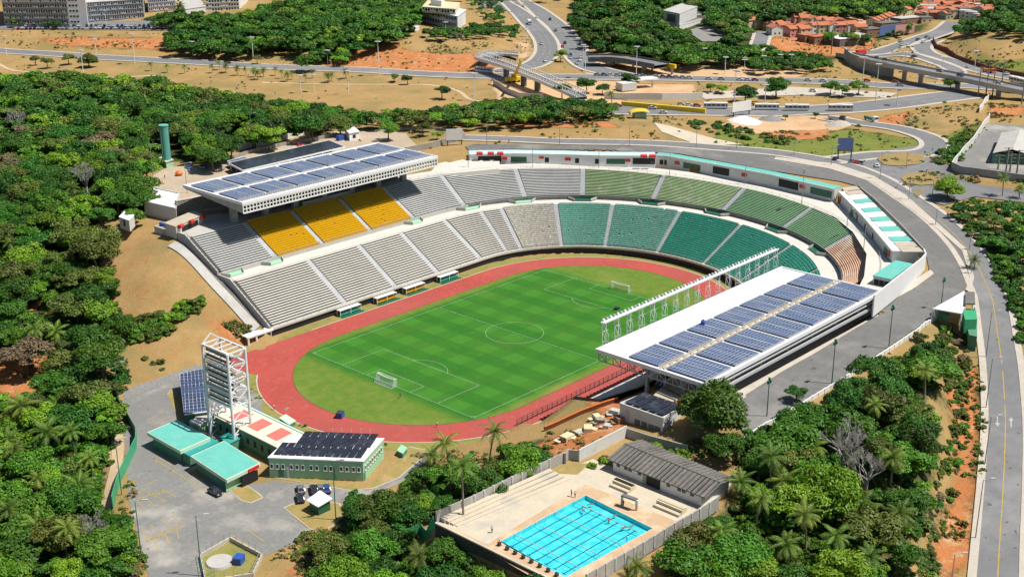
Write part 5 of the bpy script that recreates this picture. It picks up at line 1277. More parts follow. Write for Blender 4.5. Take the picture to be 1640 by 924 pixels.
fp = foot((352, 700), (366, 712), (392, 699), 2.6); bldg("covered_way", "small turquoise roof between the two legs of the white light tower", "canopy", fp, 0, 2.6, MT['greendark'], mat('sea_green_sheet', (.04, .36, .32), .5, .15, .4), .2)
fp = [onz(491, 800, 3.0), onz(509, 809.5, 3.0), onz(532.5, 798.5, 3.0), onz(512.5, 788, 3.0)]
e = empty("gate_hut", (*cen(fp), 0), 0, "green hut with a tilted white roof on the grass island of the car park", "hut"); o = MB(); o.prism(grow(fp, -.6), -.2, [2.7, 2.4, 2.9, 3.3]); o.build("wall", MT['green_door'], e)
o = MB(); o.prism(fp, [2.75, 2.5, 2.95, 3.35], [2.95, 2.7, 3.15, 3.55]); o.build("roof", MT['roofwhite'], e)
fp = foot((636, 722), (645, 727), (652, 718), 1.2); bldg("green_bin_store", "low mint green bin store on the grass by the end of the track", "store", fp, 0, 1.2, MT['greendark'], MT['mint'], .1)
fp = foot((448, 671), (463, 681), (473, 675), 1); bldg("low_green_store", "flat pale green box beside the track behind the cream roofed hall", "store", fp, 0, 1.1, MT['greendark'], MT['turqtrim'], .2)
# light tower
MT['lampbank'] = mat('lamp_bank_grey', (.10, .105, .11), .5, .3, .8)
def tower():
    b = [onz(337.6, 699, 0), onz(376.6, 718, 0), onz(396, 727, 0)]
    A = np.array(onz(337.6, 699, 0)); C2 = np.array(onz(376.6, 718.5, 0)); D2_ = np.array(onz(394, 711, 0)); dv = D2_-C2; L = np.linalg.norm(C2-A); dv = dv/np.linalg.norm(dv)*L*.52
    B = [A, C2, C2+dv, A+dv]; ht = height_of((337.6, 699), 0, (325, 551))
    c = sum(B)/4; e = empty("light_tower", (*c, 0), 0, "tall white steel light tower with dark lamp banks behind the open end of the pitch", "tower")
    P3 = lambda i, z: (float(B[i][0]), float(B[i][1]), z)
    o = MB()
    for i in range(4): o.tube([P3(i, 0), P3(i, ht)], [.42, .38], 10)
    o.build("legs", MT['steel'], e)
    o = MB(); lv = [0, 3.6, 7.2, ht*.44, ht*.58, ht*.72, ht*.86, ht]
    for z0, z1 in zip(lv, lv[1:]):
        for i, j in ((0, 3), (1, 2)):
            o.beam(P3(i, z0), P3(j, z1), .22); o.beam(P3(j, z0), P3(i, z1), .22); o.beam(P3(i, z1), P3(j, z1), .3)
        if z0 >= ht*.4: o.beam(P3(0, z1), P3(1, z1), .42); o.beam(P3(3, z1), P3(2, z1), .42)
    o.beam(P3(0, ht*.44), P3(1, ht*.44), .42)
    for f in (.25, .5, .75):
        o.beam(tuple(np.array(P3(0, ht))*(1-f)+np.array(P3(1, ht))*f), tuple(np.array(P3(3, ht))*(1-f)+np.array(P3(2, ht))*f), .25)
    o.beam(P3(0, ht), (P3(0, 0)[0]*.5+P3(3, 0)[0]*.5, P3(0, 0)[1]*.5+P3(3, 0)[1]*.5, ht+2.2), .25); o.beam(P3(3, ht), (P3(0, 0)[0]*.5+P3(3, 0)[0]*.5, P3(0, 0)[1]*.5+P3(3, 0)[1]*.5, ht+2.2), .25)
    o.build("lattice", MT['steel'], e)
    for k in range(10):
        z = ht*.455+k*ht*.054; a = np.array(P3(0, z))*.80+np.array(P3(3, z))*.20; b2 = np.array(P3(1, z))*.80+np.array(P3(2, z))*.20
        o = MB(); o.beam(tuple(a), tuple(b2), .3, ht*.03); o.build("lamp_bank", MT['lampbank'], e)
        o = MB(); o.beam(tuple(a+np.array([-.6, -.3, -ht*.022])), tuple(b2+np.array([-.6, -.3, -ht*.022])), .3, .28); o.build("walkway_rail", MT['steel'], e)
    for k in range(6):
        z = ht*.5+k*ht*.09; a = np.array(P3(1, z))*.7+np.array(P3(2, z))*.3; b2 = np.array(P3(1, z))*.25+np.array(P3(2, z))*.75
        o = MB(); o.beam(tuple(a), tuple(b2), .9, .5); o.build("lamp_box", MT['grey_steel'], e)
tower()
# green curved fence of the car park and the compound below
long_wall("ramp_wall", "long low wall with an orange coping on the bare slope beside the sunken ramp", [(872, 690), (930, 664), (990, 643)], 1.1, MT['brown'], .4, MT['orange'])
long_wall("green_fence", "tall bright green metal fence curving along the sand path and the car park", [(181, 815), (186, 795), (194, 770), (205, 748), (219, 718), (219, 700)], 3.4, MT['greenfence'], .15, cat="fence")
long_wall("dark_fence", "dark hoarding along the forest edge above the green metal fence", [(219, 700), (205, 675), (192, 655), (186, 640)], 2.6, MT['green_door'], .15, cat="fence")
cw = empty("compound_wall", (*onz(370, 890, 0), 0), 0, "low cream wall and thin posts round the small septic compound", "wall"); o = MB(); f = MB()
cp = [onz(*p, 0) for p in ((322, 893), (369, 866), (420, 893), (405, 924), (330, 935), (322, 893))]
for a, b in zip(cp, cp[1:]):
    o.beam((*a, .5), (*b, .5), .35, 1.1)
    for i in range(5): f.beam((a[0]+(b[0]-a[0])*i/5, a[1]+(b[1]-a[1])*i/5, 1), (a[0]+(b[0]-a[0])*i/5, a[1]+(b[1]-a[1])*i/5, 2.4), .08)
    f.beam((*a, 2.35), (*b, 2.35), .06)
o.build("wall", MT['sidewalk'], cw); f.build("posts", MT['pole'], cw)
flat("compound_lawn", cp[:-1], .1, MT['verge'])
x, y = onz(352, 900, .2); o = MB(); o.tube([(x, y, .1), (x, y, .6)], [3.0, 2.8], 20); tag(o.build("tank_cover", MT['concrete']), "pale green round tank cover inside the small compound", "tank cover")
x, y = onz(383, 900, .2); o = MB(); o.box((x, y, .9), (2.2, 1.8, 1.5), .5); o.box((x, y, 1.7), (2.4, 2.0, .15), .5); tag(o.build("blue_tank", MT['blue']), "bright blue water box inside the small compound", "water box")
# kerbed lawns by the buildings
def lawn(s, z=.12):
    w = [onz(a, b, 0) for a, b in P2(s)]; mb = MB(); mb.prism(w, -.1, z); mb2 = tag(mb.build("lawn_kerb", MT['sidewalk']), kind="structure"); flat("lawn", grow(w, -.35), z+.015, MT['lawn'])
MT['lawn'] = mat('thin_lawn', (0.19, 0.20, 0.04), 0.95, 0.3, 0.25, c2=(0.36, 0.25, 0.09), spots=((0.42, 0.27, 0.13), 0.56, 0.75, .3))
lawn("366,784 395,777 415,790 422,797 402,806 386,802"); lawn("454,813 470,806 510,800 545,806 555,830 520,850 497,848"); lawn("425,763 445,756 588,782 640,740 655,715 690,722 640,765 600,782 560,786 500,775"); lawn("283,628 273,624 268,632 285,668 292,680 296,672")
# parking bay marks
mb = MB()
def pl(a, b, w=.19): 
    A, B = np.array(onz(*a, .0)), np.array(onz(*b, .0)); d = (B-A)/np.linalg.norm(B-A); n = np.array([-d[1], d[0]])*w/2
    mb.quad((*(A-n), .085), (*(B-n), .085), (*(B+n), .085), (*(A+n), .085))
for a, b in (((250, 737), (330, 787)), ((249, 740), (252, 732)), ((252, 732), (281, 747)), ((222, 797), (262, 785)), ((224, 800), (264, 788)), ((230, 865), (290, 841)), ((232, 868), (292, 844))): pl(a, b)
for a, b in (((217, 800), (234, 817)), ((231, 798), (250, 811)), ((246, 793), (265, 804)), ((261, 784), (282, 796)), ((212, 786), (229, 793)), ((222, 789), (240, 780)), ((232, 777), (253, 768)), ((246, 860), (252, 879)), ((265, 855), (271, 872)), ((283, 848), (286, 862)), ((240, 841), (258, 851)), ((257, 833), (275, 843)), ((274, 825), (292, 838)), ((226, 849), (242, 859)), ((398, 850), (425, 868)), ((372, 856), (400, 875)), ((240, 672), (262, 660)), ((246, 681), (266, 669)), ((252, 690), (270, 679))): pl(a, b)
for i in range(8): pl((224+i*5, 797-i*1.6), (226+i*5, 800-i*1.6)); pl((234+i*7.4, 864-i*3.2), (236+i*7.4, 867-i*3.2))
tag(mb.build("bay_marking", MT['yellowline']), kind="structure")
# white parapet of the ring road and the covered stair
long_wall("white_railing_wall", "long low white wall along the outer side of the ring road above the forest", [(1190, 708), (1250, 672), (1290, 647), (1340, 617), (1400, 578), (1470, 532), (1498, 513), (1492, 503)], 1.1, MT['white'], .3, posts=1)
def covered_stair():
    e = empty("covered_entrance", (*onz(1535, 490, 18), 17), 0, "white and green covered entrance stair between the ring road and the access road", "entrance")
    fpw = [onz(*p, 21) for p in ((1494, 494), (1544, 466), (1546, 490), (1540, 502))]; o = MB(); o.prism(fpw, 20.7, 21.0); o.build("roof", MT['white'], e)
    o = MB(); q = [onz(*p, 18.5) for p in ((1497, 495), (1520, 505), (1519, 512), (1502, 505))]; o.prism(q, 17.5, 19.6); o.build("side_roof", MT['green_door'], e)
    fpg = [onz(*p, 20) for p in ((1541, 496), (1563, 494), (1565, 511), (1546, 512))]; o = MB(); o.prism(fpg, 16, 20); o.build("gable_roof", MT['greenfence'], e)
    fpd = [onz(*p, 17) for p in ((1547, 513), (1565, 510), (1565, 539), (1552, 536))]; o = MB(); o.prism(fpd, 9, 17); o.build("louvre_wall", MT['greendark'], e)
    fpt = [onz(*p, 22) for p in ((1547, 467), (1561, 467), (1562, 486), (1546, 486))]; o = MB(); o.prism(fpt, 21.6, 22); o.build("stair_roof", MT['conc_drk'], e)
    o = MB()
    for p in fpw+fpt: o.beam((*p, 16), (*p, 21), .35)
    o.build("posts", MT['white'], e)
covered_stair()
# ------------------------------------------------------------------ lot behind its wall on the right, with a green shed
drape("yard", pxpoly("1526,268 1585,197 1720,210 1720,300 1545,282", 26), MT['asphalt_lot'], .08)
long_wall("yard_wall", "long pale wall of the walled yard, climbing beside the green verge", [(1524, 272), (1540, 250), (1560, 228), (1580, 199), (1584, 192)], 3.0, MT['wall'], .4)
long_wall("yard_wall", "grey green street wall of the walled yard behind the coconut palms", [(1524, 272), (1540, 279), (1580, 284), (1660, 296)], 3.0, MT['greywall'], .4)
long_wall("boundary_wall", "white wall running up between the orange slopes", [(1568, 181), (1575, 170), (1584, 157)], 2.6, MT['white'], .4)
fp = foot((1588, 262), (1650, 266), (1660, 232), 26); E_ = empty("yard_shed", (*cen(fp), 26), 0, "grey green shed with a pale pitched roof in the walled yard", "shed"); o = MB(); o.prism(fp, 25, 30); o.build("wall", MT['greendark'], E_)
m0 = [(fp[0][i]+fp[1][i])/2 for i in (0, 1)]; m1 = [(fp[3][i]+fp[2][i])/2 for i in (0, 1)]; o = MB()
for p, q_ in ((fp[0], fp[3]), (fp[1], fp[2])): o._hex([(*p, 30.0), (*q_, 30.0), (*m1, 32.0), (*m0, 32.0), (*p, 30.2), (*q_, 30.2), (*m1, 32.2), (*m0, 32.2)])
o.build("roof", MT['concrete'], E_); wall_box(fp[0], fp[1], .5, 28, 9, 3.5, MT['green_door'], E_, "door")

# ------------------------------------------------------------------ swimming pool
_p = POOLC; PE = empty("swimming_pool", (*cen(_p), POOLZ-1.6), 0, "rectangular turquoise swimming pool with dark lane stripes on a tan tiled deck", "pool")
zf = POOLZ-.95
o = MB(); o.poly([(x, y, zf) for x, y in _p[::-1]]); o.build("pool_floor", MT['poolfloor'], PE)
o = MB()
for a, b in zip(_p, _p[1:]+_p[:1]): o.quad((*a, zf), (*b, zf), (*b, POOLZ+.05), (*a, POOLZ+.05))
o.build("pool_side", MT['poolfloor'], PE)
A, B, C4, D4 = (np.array(q) for q in (_p[3], _p[0], _p[1], _p[2]))   # A-B long side (towards B far end), A-D short side
def pp(u, v): return A+(B-A)*u+(D4-A)*v
for i in range(7):
    v = (i+.75)/7.6; o = MB(); a, b = pp(.07, v), pp(.9, v); d = (D4-A)/np.linalg.norm(D4-A)*.14; e2 = (B-A)/np.linalg.norm(B-A)*.14
    o.quad((*(a-d), zf+.02), (*(b-d), zf+.02), (*(b+d), zf+.02), (*(a+d), zf+.02))
    for p in (a, b): w2 = d*3.2; o.quad((*(p-w2-e2), zf+.024), (*(p+w2-e2), zf+.024), (*(p+w2+e2), zf+.024), (*(p-w2+e2), zf+.024))
    o.build("lane_stripe", MT['poolmark'], PE)
def water_mat():
    m, nt, b = newmat("pool_water"); P = coords(nt)
    gl = nt.nodes.new("ShaderNodeBsdfGlossy"); gl.inputs["Roughness"].default_value = 0.08; tr = nt.nodes.new("ShaderNodeBsdfTransparent"); tr.inputs[0].default_value = (.82, .97, .98, 1)
    fr = nt.nodes.new("ShaderNodeFresnel"); fr.inputs[0].default_value = 1.33; mx = nt.nodes.new("ShaderNodeMixShader")
    n = noise_n(nt, P, 1.1, 3, 0.6); bp = nt.nodes.new("ShaderNodeBump"); bp.inputs["Strength"].default_value = .6; bp.inputs["Distance"].default_value = .1; nt.links.new(n, bp.inputs["Height"])
    nt.links.new(bp.outputs[0], gl.inputs["Normal"]); nt.links.new(bp.outputs[0], fr.inputs["Normal"])
    nt.links.new(fr.outputs[0], mx.inputs[0]); nt.links.new(tr.outputs[0], mx.inputs[1]); nt.links.new(gl.outputs[0], mx.inputs[2]); nt.links.new(mx.outputs[0], nt.nodes["Material Output"].inputs[0]); return m
o = MB(); o.poly([(x, y, POOLZ-.05) for x, y in _p[::-1]]); o.build("water_surface", water_mat(), PE)
for u in (.17, .40, .63, .86):
    o = MB(); n = 26
    for i in range(n):
        a, b = pp(u, (i+.1)/n), pp(u, (i+.85)/n); o.beam((*a, POOLZ-.03), (*b, POOLZ-.03), .13, .12)
    tag(o.build("lane_rope", MT['sidewalk']), "pale float rope stretched across the pool, " + {.17: "nearest the starting blocks", .40: "second from the starting blocks", .63: "third from the starting blocks", .86: "nearest the pool house"}[u], "lane rope", "lane ropes in the pool")
for i in range(8):
    p = pp(-.035, (i+.4)/8.0); o = MB(); o.box((*p, POOLZ+.38), (.55, .6, .6), math.atan2(*(B-A)[::-1])); o.box((*p, POOLZ+.78), (.62, .68, .07), math.atan2(*(B-A)[::-1]))
    tag(o.build("starting_block", MT['darksteel']), "dark starting block at the end of the pool lanes", "starting block", "starting blocks")
def deck_sheet(name, s, m, z):
    """deck with the pool left open: ring of quads"""
    out = [onz(a, b, POOLZ) for a, b in P2(s)]; return out
dk = [onz(*p, POOLZ) for p in ((795, 862), (938, 776), (1092, 838), (908, 942))]
o = MB()
for i in range(4):
    j = (i+1) % 4; Pq = [_p[3], _p[0], _p[1], _p[2]]; o.quad((*dk[i], POOLZ+.05), (*dk[j], POOLZ+.05), (*Pq[j], POOLZ+.05), (*Pq[i], POOLZ+.05))
tag(o.build("pool_deck", MT['deck']), kind="structure")
o = MB(); lip = [grow([_p[3], _p[0], _p[1], _p[2]], .45), [_p[3], _p[0], _p[1], _p[2]]]
for i in range(4):
    j = (i+1) % 4; o.quad((*lip[0][i], POOLZ+.07), (*lip[0][j], POOLZ+.07), (*lip[1][j], POOLZ+.07), (*lip[1][i], POOLZ+.07))
tag(o.build("pool_kerb", MT['deckpale']), kind="structure")
def strip_deck(name, s, m, dz): flat(name, [onz(a, b, POOLZ) for a, b in P2(s)], POOLZ+dz, m)
strip_deck("pool_terrace", "702,837 905,752 925,760 938,776 795,862 782,872", MT['deckpale'], .06)
strip_deck("pool_terrace", "905,752 950,735 990,752 1180,775 1092,838 938,776 925,760", MT['deckpale'], .056)
strip_deck("pool_deck", "702,837 782,872 795,862 800,866 906,940 880,940", MT['deck'], .052)
for i in range(4):
    s = [(705+i*7, 834-i*-2), (880+i*9, 756+i*3), (886+i*9, 759+i*3), (712+i*7, 838-i*-2)]; o = MB(); o.prism([onz(*p, POOLZ) for p in s], POOLZ+.05, POOLZ+.95-.25*i); tag(o.build("terrace_step", MT['deckpale']), kind="structure")
strip_deck("lawn", "884,758 905,742 945,742 925,760", MT['lawn'], .09)
# retaining wall and fences of the pool
RWL = empty("retaining_wall", (*onz(790, 880, POOLZ), 8), 0, "tall dark retaining wall below the pool deck", "wall"); o = MB(); a, b = onz(698, 838, POOLZ+.5), onz(890, 932, POOLZ+.5); o.beam((*a, 9.6), (*b, 9.6), .5, 8.0); o.build("wall", mat('shade_dark_wall', (.07, .068, .06), .95, .4, .3), RWL)  # the shade on this wall face is put into its near-black colour
o = MB(); o.beam((*a, 13.7), (*b, 13.7), .6, .3); o.build("coping", MT['deckpale'], RWL)
long_wall("precast_wall", "grey precast panel wall between the pool terrace and the orange bare ground", [(700, 836), (760, 810), (820, 780), (880, 752), (905, 740)], 2.6, MT['precast'], .25, posts=1, postm=MT['concrete'], zs=POOLZ)
long_wall("precast_wall", "grey wall stub with a gate panel between the two long pool walls", [(905, 742), (910, 736), (927, 738)], 2.6, MT['greywall'], .25, posts=1, zs=POOLZ)
long_wall("block_wall", "white washed block wall running from the gate panel to the pool house", [(927, 739), (960, 722), (1003, 700)], 3.0, MT['wall'], .3, zs=POOLZ)
long_wall("precast_wall", "grey precast panel wall with posts along the forest side of the pool", [(940, 938), (985, 912), (1030, 886), (1080, 855), (1120, 832), (1150, 812)], 2.6, MT['precast'], .25, posts=1, postm=MT['concrete'], zs=POOLZ)
long_wall("dark_wall", "short dark wall behind the pool house", [(1003, 700), (1040, 712), (1100, 728)], 2.4, MT['greywall'], .3, zs=POOLZ)
long_wall("green_panel_fence", "stepped green panel fence at the corner below the pool wall", [(652, 868), (675, 860), (697, 848)], 3.2, MT['greenfence'], .15, cat="fence")
# pool house with a ribbed asbestos roof
hp = [onz(*p, POOLZ+3.0) for p in ((971, 733), (1130, 796), (1180, 766), (1027, 702))]
PH = empty("pool_house", (*cen(hp), POOLZ), 0, "long white pool house with a grey ribbed pitched roof and an open middle bay", "pool house")
ax = np.array(hp[1])-np.array(hp[0]); ax /= np.linalg.norm(ax)
MT['ribbed'] = corrugated('ribbed_grey_roof', (.21, .195, .17), 2*math.pi/1.15, (float(ax[0]), float(ax[1]), 0))
inn = grow(hp, -1.6); o = MB(); o.prism(inn, POOLZ-.2, POOLZ+2.7); o.build("wall", MT['white'], PH)
def lerp2(p, q, t): return (p[0]+(q[0]-p[0])*t, p[1]+(q[1]-p[1])*t)
r0, r1 = lerp2(hp[0], hp[3], .5), lerp2(hp[1], hp[2], .5); nr = 26
for (e0, e1) in ((hp[0], hp[1]), (hp[3], hp[2])):
    o = MB(); seg = nr*4
    for i in range(seg):
        u0, u1 = i/seg, (i+1)/seg; h0 = .16*abs(math.sin(math.pi*nr*u0)); h1 = .16*abs(math.sin(math.pi*nr*u1))
        a, b = lerp2(e0, e1, u0), lerp2(e0, e1, u1); c, d = lerp2(r0, r1, u1), lerp2(r0, r1, u0)
        o.quad((*a, POOLZ+2.75+h0), (*b, POOLZ+2.75+h1), (*c, POOLZ+4.1+h1), (*d, POOLZ+4.1+h0))
        o.quad((*a, POOLZ+2.6), (*b, POOLZ+2.6), (*b, POOLZ+2.75+h1), (*a, POOLZ+2.75+h0))
    o.build("roof", MT['ribbed'], PH)
o = MB()
for i in range(nr): c = lerp2(r0, r1, (i+.5)/nr); o.box((*c, POOLZ+4.22), (.5, .5, .25), math.atan2(ax[1], ax[0]))
o.beam((*lerp2(r0, r1, .01), POOLZ+4.15), (*lerp2(r0, r1, .99), POOLZ+4.15), .3, .15); o.build("ridge_cap", MT['conc_drk'], PH)
for e0, e1, in ((inn[0], inn[3]), (inn[1], inn[2])):
    o = MB(); mid = lerp2(e0, e1, .5); o.tri((*e0, POOLZ+2.7), (*e1, POOLZ+2.7), (*mid, POOLZ+3.9)); o.build("gable", MT['white'], PH)
for u in (.06, .15, .20, .31, .64, .76, .81, .9): wall_box(inn[0], inn[1], u, POOLZ+1.9, .9, .6, MT['glass'], PH, "window")
wall_box(inn[0], inn[1], .45, POOLZ+1.25, 4.6, 2.3, MT['black'], PH, "open_bay"); wall_box(inn[0], inn[1], .37, POOLZ+1.1, 1.1, 2.1, MT['turqtrim'], PH, "door")
for k, (a, b, lab) in enumerate((((985, 774), (1014, 786), "cream tiered bench with a glass hatch before the pool house, nearer the grass corner"), ((1055, 806), (1096, 823), "cream tiered bench before the pool house, nearer the forest wall"))):
    t = empty("pool_bench", (*onz(*a, POOLZ), POOLZ), 0, lab, "bench"); A_, B_ = onz(*a, POOLZ), onz(*b, POOLZ); o = MB(); o.beam((*A_, POOLZ+.6), (*B_, POOLZ+.6), 1.8, 1.2); o.build("back_row", MT['creamwall'], t)
    d = np.array([A_[0]-B_[0], A_[1]-B_[1]]); nrm = np.array([d[1], -d[0]])/np.linalg.norm(d)
    if (CAM[:2]-np.array(A_))@nrm < 0: nrm = -nrm
    o = MB(); o.beam((A_[0]+nrm[0]*1.5, A_[1]+nrm[1]*1.5, POOLZ+.3), (B_[0]+nrm[0]*1.5, B_[1]+nrm[1]*1.5, POOLZ+.3), 1.0, .55); o.build("front_row", MT['deckpale'], t)
    o = MB(); o.beam((*A_, POOLZ+1.3), (*B_, POOLZ+1.3), .9, .12); o.build("back_top", MT['black'] if k == 0 else MT['deckpale'], t)
t = empty("start_portal", (*onz(1006, 806, POOLZ), POOLZ), 0, "dark portal frame standing at the pool house end of the pool", "portal"); A_, B_ = onz(996, 809, POOLZ), onz(1019, 817, POOLZ); o = MB()
for q in (A_, B_): o.box((*q, POOLZ+1.2), (.5, .5, 2.4), .6)
o.build("posts", MT['wall'], t); o = MB(); o.beam((*A_, POOLZ+2.5), (*B_, POOLZ+2.5), 1.1, .3); o.build("top_slab", MT['conc_drk'], t)
# plant building with panels, kiosk, scissor lift
fp = [onz(*p, 17.2) for p in ((993, 648), (1062, 672), (1092, 652), (1030, 633))]
E_ = bldg("plant_building", "white block with a slatted wall and five tilted black solar panels near the scissor lift", "building", fp, 12.8, 4.4, MT['wall'], MT['concrete'], .1, parapet=.4)
for i in range(5):
    u0, u1 = .06+.18*i, .222+.18*i; A_, B_, C_, D_ = (np.array(q) for q in fp); q = lambda u, v, z: (*(A_+(B_-A_)*u+(D_-A_)*v), z)
    o = MB(); a = [q(u0, .10, 17.9), q(u1, .10, 17.9), q(u1, .92, 18.4), q(u0, .92, 18.4)]; o._hex(a+[(p[0], p[1], p[2]+.12) for p in a]); o.build("solar_panel", MT['solarblk'], E_)
for u in (.42, .58, .74, .88): wall_box(fp[0], fp[1], u, 14.2, 1.6, 1.5, MT['conc_drk'], E_, "louvre")
wall_box(fp[0], fp[1], .18, 14.6, 1.0, 3.4, MT['grey_steel'], E_, "ladder")
fp = [onz(*p, 17.8) for p in ((1044, 638), (1072, 648), (1101, 631), (1068, 614))]
E_ = bldg("kiosk", "beige roofed kiosk with red drum signs between the plant building and the big leafy tree", "kiosk", fp, 13.3, 4.5, MT['wall'], MT['beigeroof'], .3)
for u in (.1, .5, .95):
    x, y, z, r = on_wall(fp[1], fp[2], u, 17.5, .9); o = MB(); o.tube([(x-math.cos(r)*.9, y-math.sin(r)*.9, z), (x+math.cos(r)*.9, y+math.sin(r)*.9, z)], [.7, .7], 12); o.build("drum_sign", MT['red'], E_)
for u in (.33, .66):
    o = MB(); a, b = lerp2(fp[0], fp[3], u), lerp2(fp[1], fp[2], u); o.beam((*a, 18.15), (*b, 18.15), .5, .3); o.build("roof_rib", MT['conc_drk'], E_)
x, y = onz(1058, 606, 15); L_ = empty("scissor_lift", (x, y, 13), 0, "blue topped scissor lift raised to the end of the low solar roof", "lift"); o = MB(); o.box((x, y, 20.6), (3.4, 1.8, .9), .2); o.build("platform", mat('lift_blue', (.05, .28, .6), .5, .1, .8), L_)
o = MB()
for k in range(5):
    z = 13.6+k*1.3
    for s in (-.7, .7): o.beam((x-1.3, y+s, z), (x+1.3, y+s, z+1.3), .16); o.beam((x+1.3, y+s, z), (x-1.3, y+s, z+1.3), .16)
o.build("scissor_arms", MT['steel'], L_); o = MB(); o.box((x, y, 13.3), (3.2, 1.9, .7), .2); o.build("base", MT['darksteel'], L_)
# work site debris on the bare ground
for i, (px, s, m) in enumerate((((908, 704), 2.2, 'creamwall'), ((942, 690), 2.0, 'creamwall'), ((926, 696), 1.5, 'concrete'), ((962, 676), 1.6, 'stone'), ((995, 674), 2.2, 'brickwall'), ((972, 684), 1.3, 'concrete'), ((956, 670), 1.6, 'creamwall'), ((985, 662), 1.8, 'concrete'))):
    x, y, z = G(*px); o = MB(); o.box((x, y, z+s*.3), (s*1.4, s, s*.6), i*.7); o.box((x+s*.5, y-s*.4, z+s*.15), (s, s*.7, s*.35), i*1.3+.4); o.box((x-s*.6, y+s*.5, z+.1), (s*1.3, s*.8, .2), i)
    tag(o.build("block_pile", MT[m]), ["cream pile of blocks beside a shadowed pit on the orange ground", "cream pile of blocks farther up the orange ground", "grey slabs lying between the two cream block piles", "dark rubble heap near the plant building", "red brick stack against the white plant building", "grey slabs near the brick stack", "cream boards near the young palms", "pale slabs beside the plant building corner"][i], "rubble pile")
# ------------------------------------------------------------------ far buildings
def facade(e, p, q, z0, floors, fh, m_glass, m_span, fins, finm, u0=.01, u1=.99, name="window_band"):
    for k in range(floors):
        x0 = on_wall(p, q, u0, 0, .12); x1 = on_wall(p, q, u1, 0, .12); zc = z0+k*fh+fh*.58
        o = MB(); o.beam((x0[0], x0[1], zc), (x1[0], x1[1], zc), .25, fh*.55); b = o.build(name, m_glass, e)
        f = MB(); y0 = on_wall(p, q, u0, 0, .3); y1 = on_wall(p, q, u1, 0, .3)
        for i in range(fins+1):
            t = i/fins; f.box((y0[0]+(y1[0]-y0[0])*t, y0[1]+(y1[1]-y0[1])*t, zc), (.35, .35, fh*.6), x0[3])
            if RND.random() < .4 and i < fins: f.box((y0[0]+(y1[0]-y0[0])*(t+.5/fins), y0[1]+(y1[1]-y0[1])*(t+.5/fins), zc-fh*.3+.5), (1.1, .9, .9), x0[3])
        f.beam((y0[0], y0[1], zc-fh*.3), (y1[0], y1[1], zc-fh*.3), .5, .25); f.build("frame", finm, b, off=tuple(e.location))
MT['officegrey'] = mat('grey_office_panel', (.36, .365, .37), .8, .2, .2); MT['officeglass'] = mat('office_glass', (.04, .06, .09), .3, .5, .4, spots=((.15, .18, .22), .5, .7, .3))
fp = foot((8, 41), (112, 41), (116, 20), 30); E_ = bldg("office_block", "long grey office block with bands of windows and air units above the crowded car park", "office block", fp, 30, 19, MT['officegrey'], MT['concrete']); facade(E_, fp[0], fp[1], 30, 5, 3.7, MT['officeglass'], None, 26, MT['grey_steel'])
fp = foot((111, 40), (141, 40), (144, 22), 30); E_ = bldg("stair_tower", "white stair tower with small dark openings between the two grey office wings", "tower block", fp, 30, 24, MT['white'], MT['concrete'])
for k in range(5):
    for u in (.15, .32, .5): wall_box(fp[0], fp[1], u, 32+k*3.7, 1.6, 1.2, MT['glass'], E_, "window")
fp = foot((142, 36), (232, 30), (233, 14), 30); E_ = bldg("office_block", "grey office wing right of the white stair tower, pale roof rim", "office block", fp, 30, 13.5, MT['officegrey'], MT['concrete'], .6); facade(E_, fp[0], fp[1], 30, 4, 3.3, MT['officeglass'], None, 24, MT['grey_steel'])
fp = foot((238, 20), (282, 17), (284, 4), 31); E_ = bldg("office_block", "pale office block with purple window bands beyond the leafy trees", "office block", fp, 31, 12, MT['wall'], MT['concrete'], .5); facade(E_, fp[0], fp[1], 31, 4, 3.0, mat('purple_window', (.05, .04, .14), .3, .3, .3), None, 14, MT['wall'])
fp = foot((298, 27), (330, 22), (318, 6), 31); E_ = bldg("office_block", "low white block with a blank end wall at the top of the wooded slope", "office block", fp, 31, 5, MT['wall'], MT['concrete'], .4); facade(E_, fp[1], fp[2], 31, 2, 2.6, MT['glass'], None, 8, MT['white'])
fp = foot((330, 20), (384, 18), (400, 2), 31); E_ = bldg("office_block", "white three storey block stepping back from the low white one", "office block", fp, 31, 9, MT['white'], MT['concrete'], .3); facade(E_, fp[0], fp[1], 31, 3, 3.0, MT['glass'], None, 12, MT['white'])
fp = foot((671, 33), (733, 47), (746, 36), 31); E_ = bldg("white_office", "white three storey building with blue window bands standing among trees above the red cutting", "office building", fp, 31, 8.2, MT['white'], MT['roofwhite'], .6)
facade(E_, fp[0], fp[1], 31, 2, 4.0, MT['glassblue'], None, 14, MT['white']); wall_box(fp[1], fp[2], .5, 35, 2.5, 6, MT['white'], E_, "end_panel")
fp2 = foot((676, 20), (730, 24), (737, 13), 39.5); o = MB(); o.prism(fp2, 39.4, 43.2); o.build("upper_storey", MT['creamwall'], E_)
facade(E_, fp2[0], fp2[1], 39.6, 1, 3.4, MT['glass'], None, 12, MT['white']); fp3 = foot((690, 9), (707, 11), (712, 7), 43.2); o = MB(); o.prism(fp3, 43, 47); o.build("roof_box", MT['white'], E_)
fp = foot((613, 42), (627, 45), (631, 39), 31); bldg("white_shed", "small white shed half hidden in the forest left of the white three storey building", "shed", fp, 31, 3.5, MT['white'], MT['roofwhite'], .3)
fp = foot((655, 52), (664, 54), (672, 50), 30); bldg("white_shed", "small white hut with a flat roof at the forest edge above the red cutting", "hut", fp, 30, 3.0, MT['white'], MT['roofwhite'], .3)
fp = foot((1062, 36), (1088, 42), (1116, 30), 30); E_ = bldg("white_villa", "white flat roofed building with a dark side above the grey paved slope", "building", fp, 28, 10, MT['wall'], MT['concrete'], .4); wall_box(fp[0], fp[1], .5, 33, 11, 7, MT['conc_drk'], E_, "shutter")
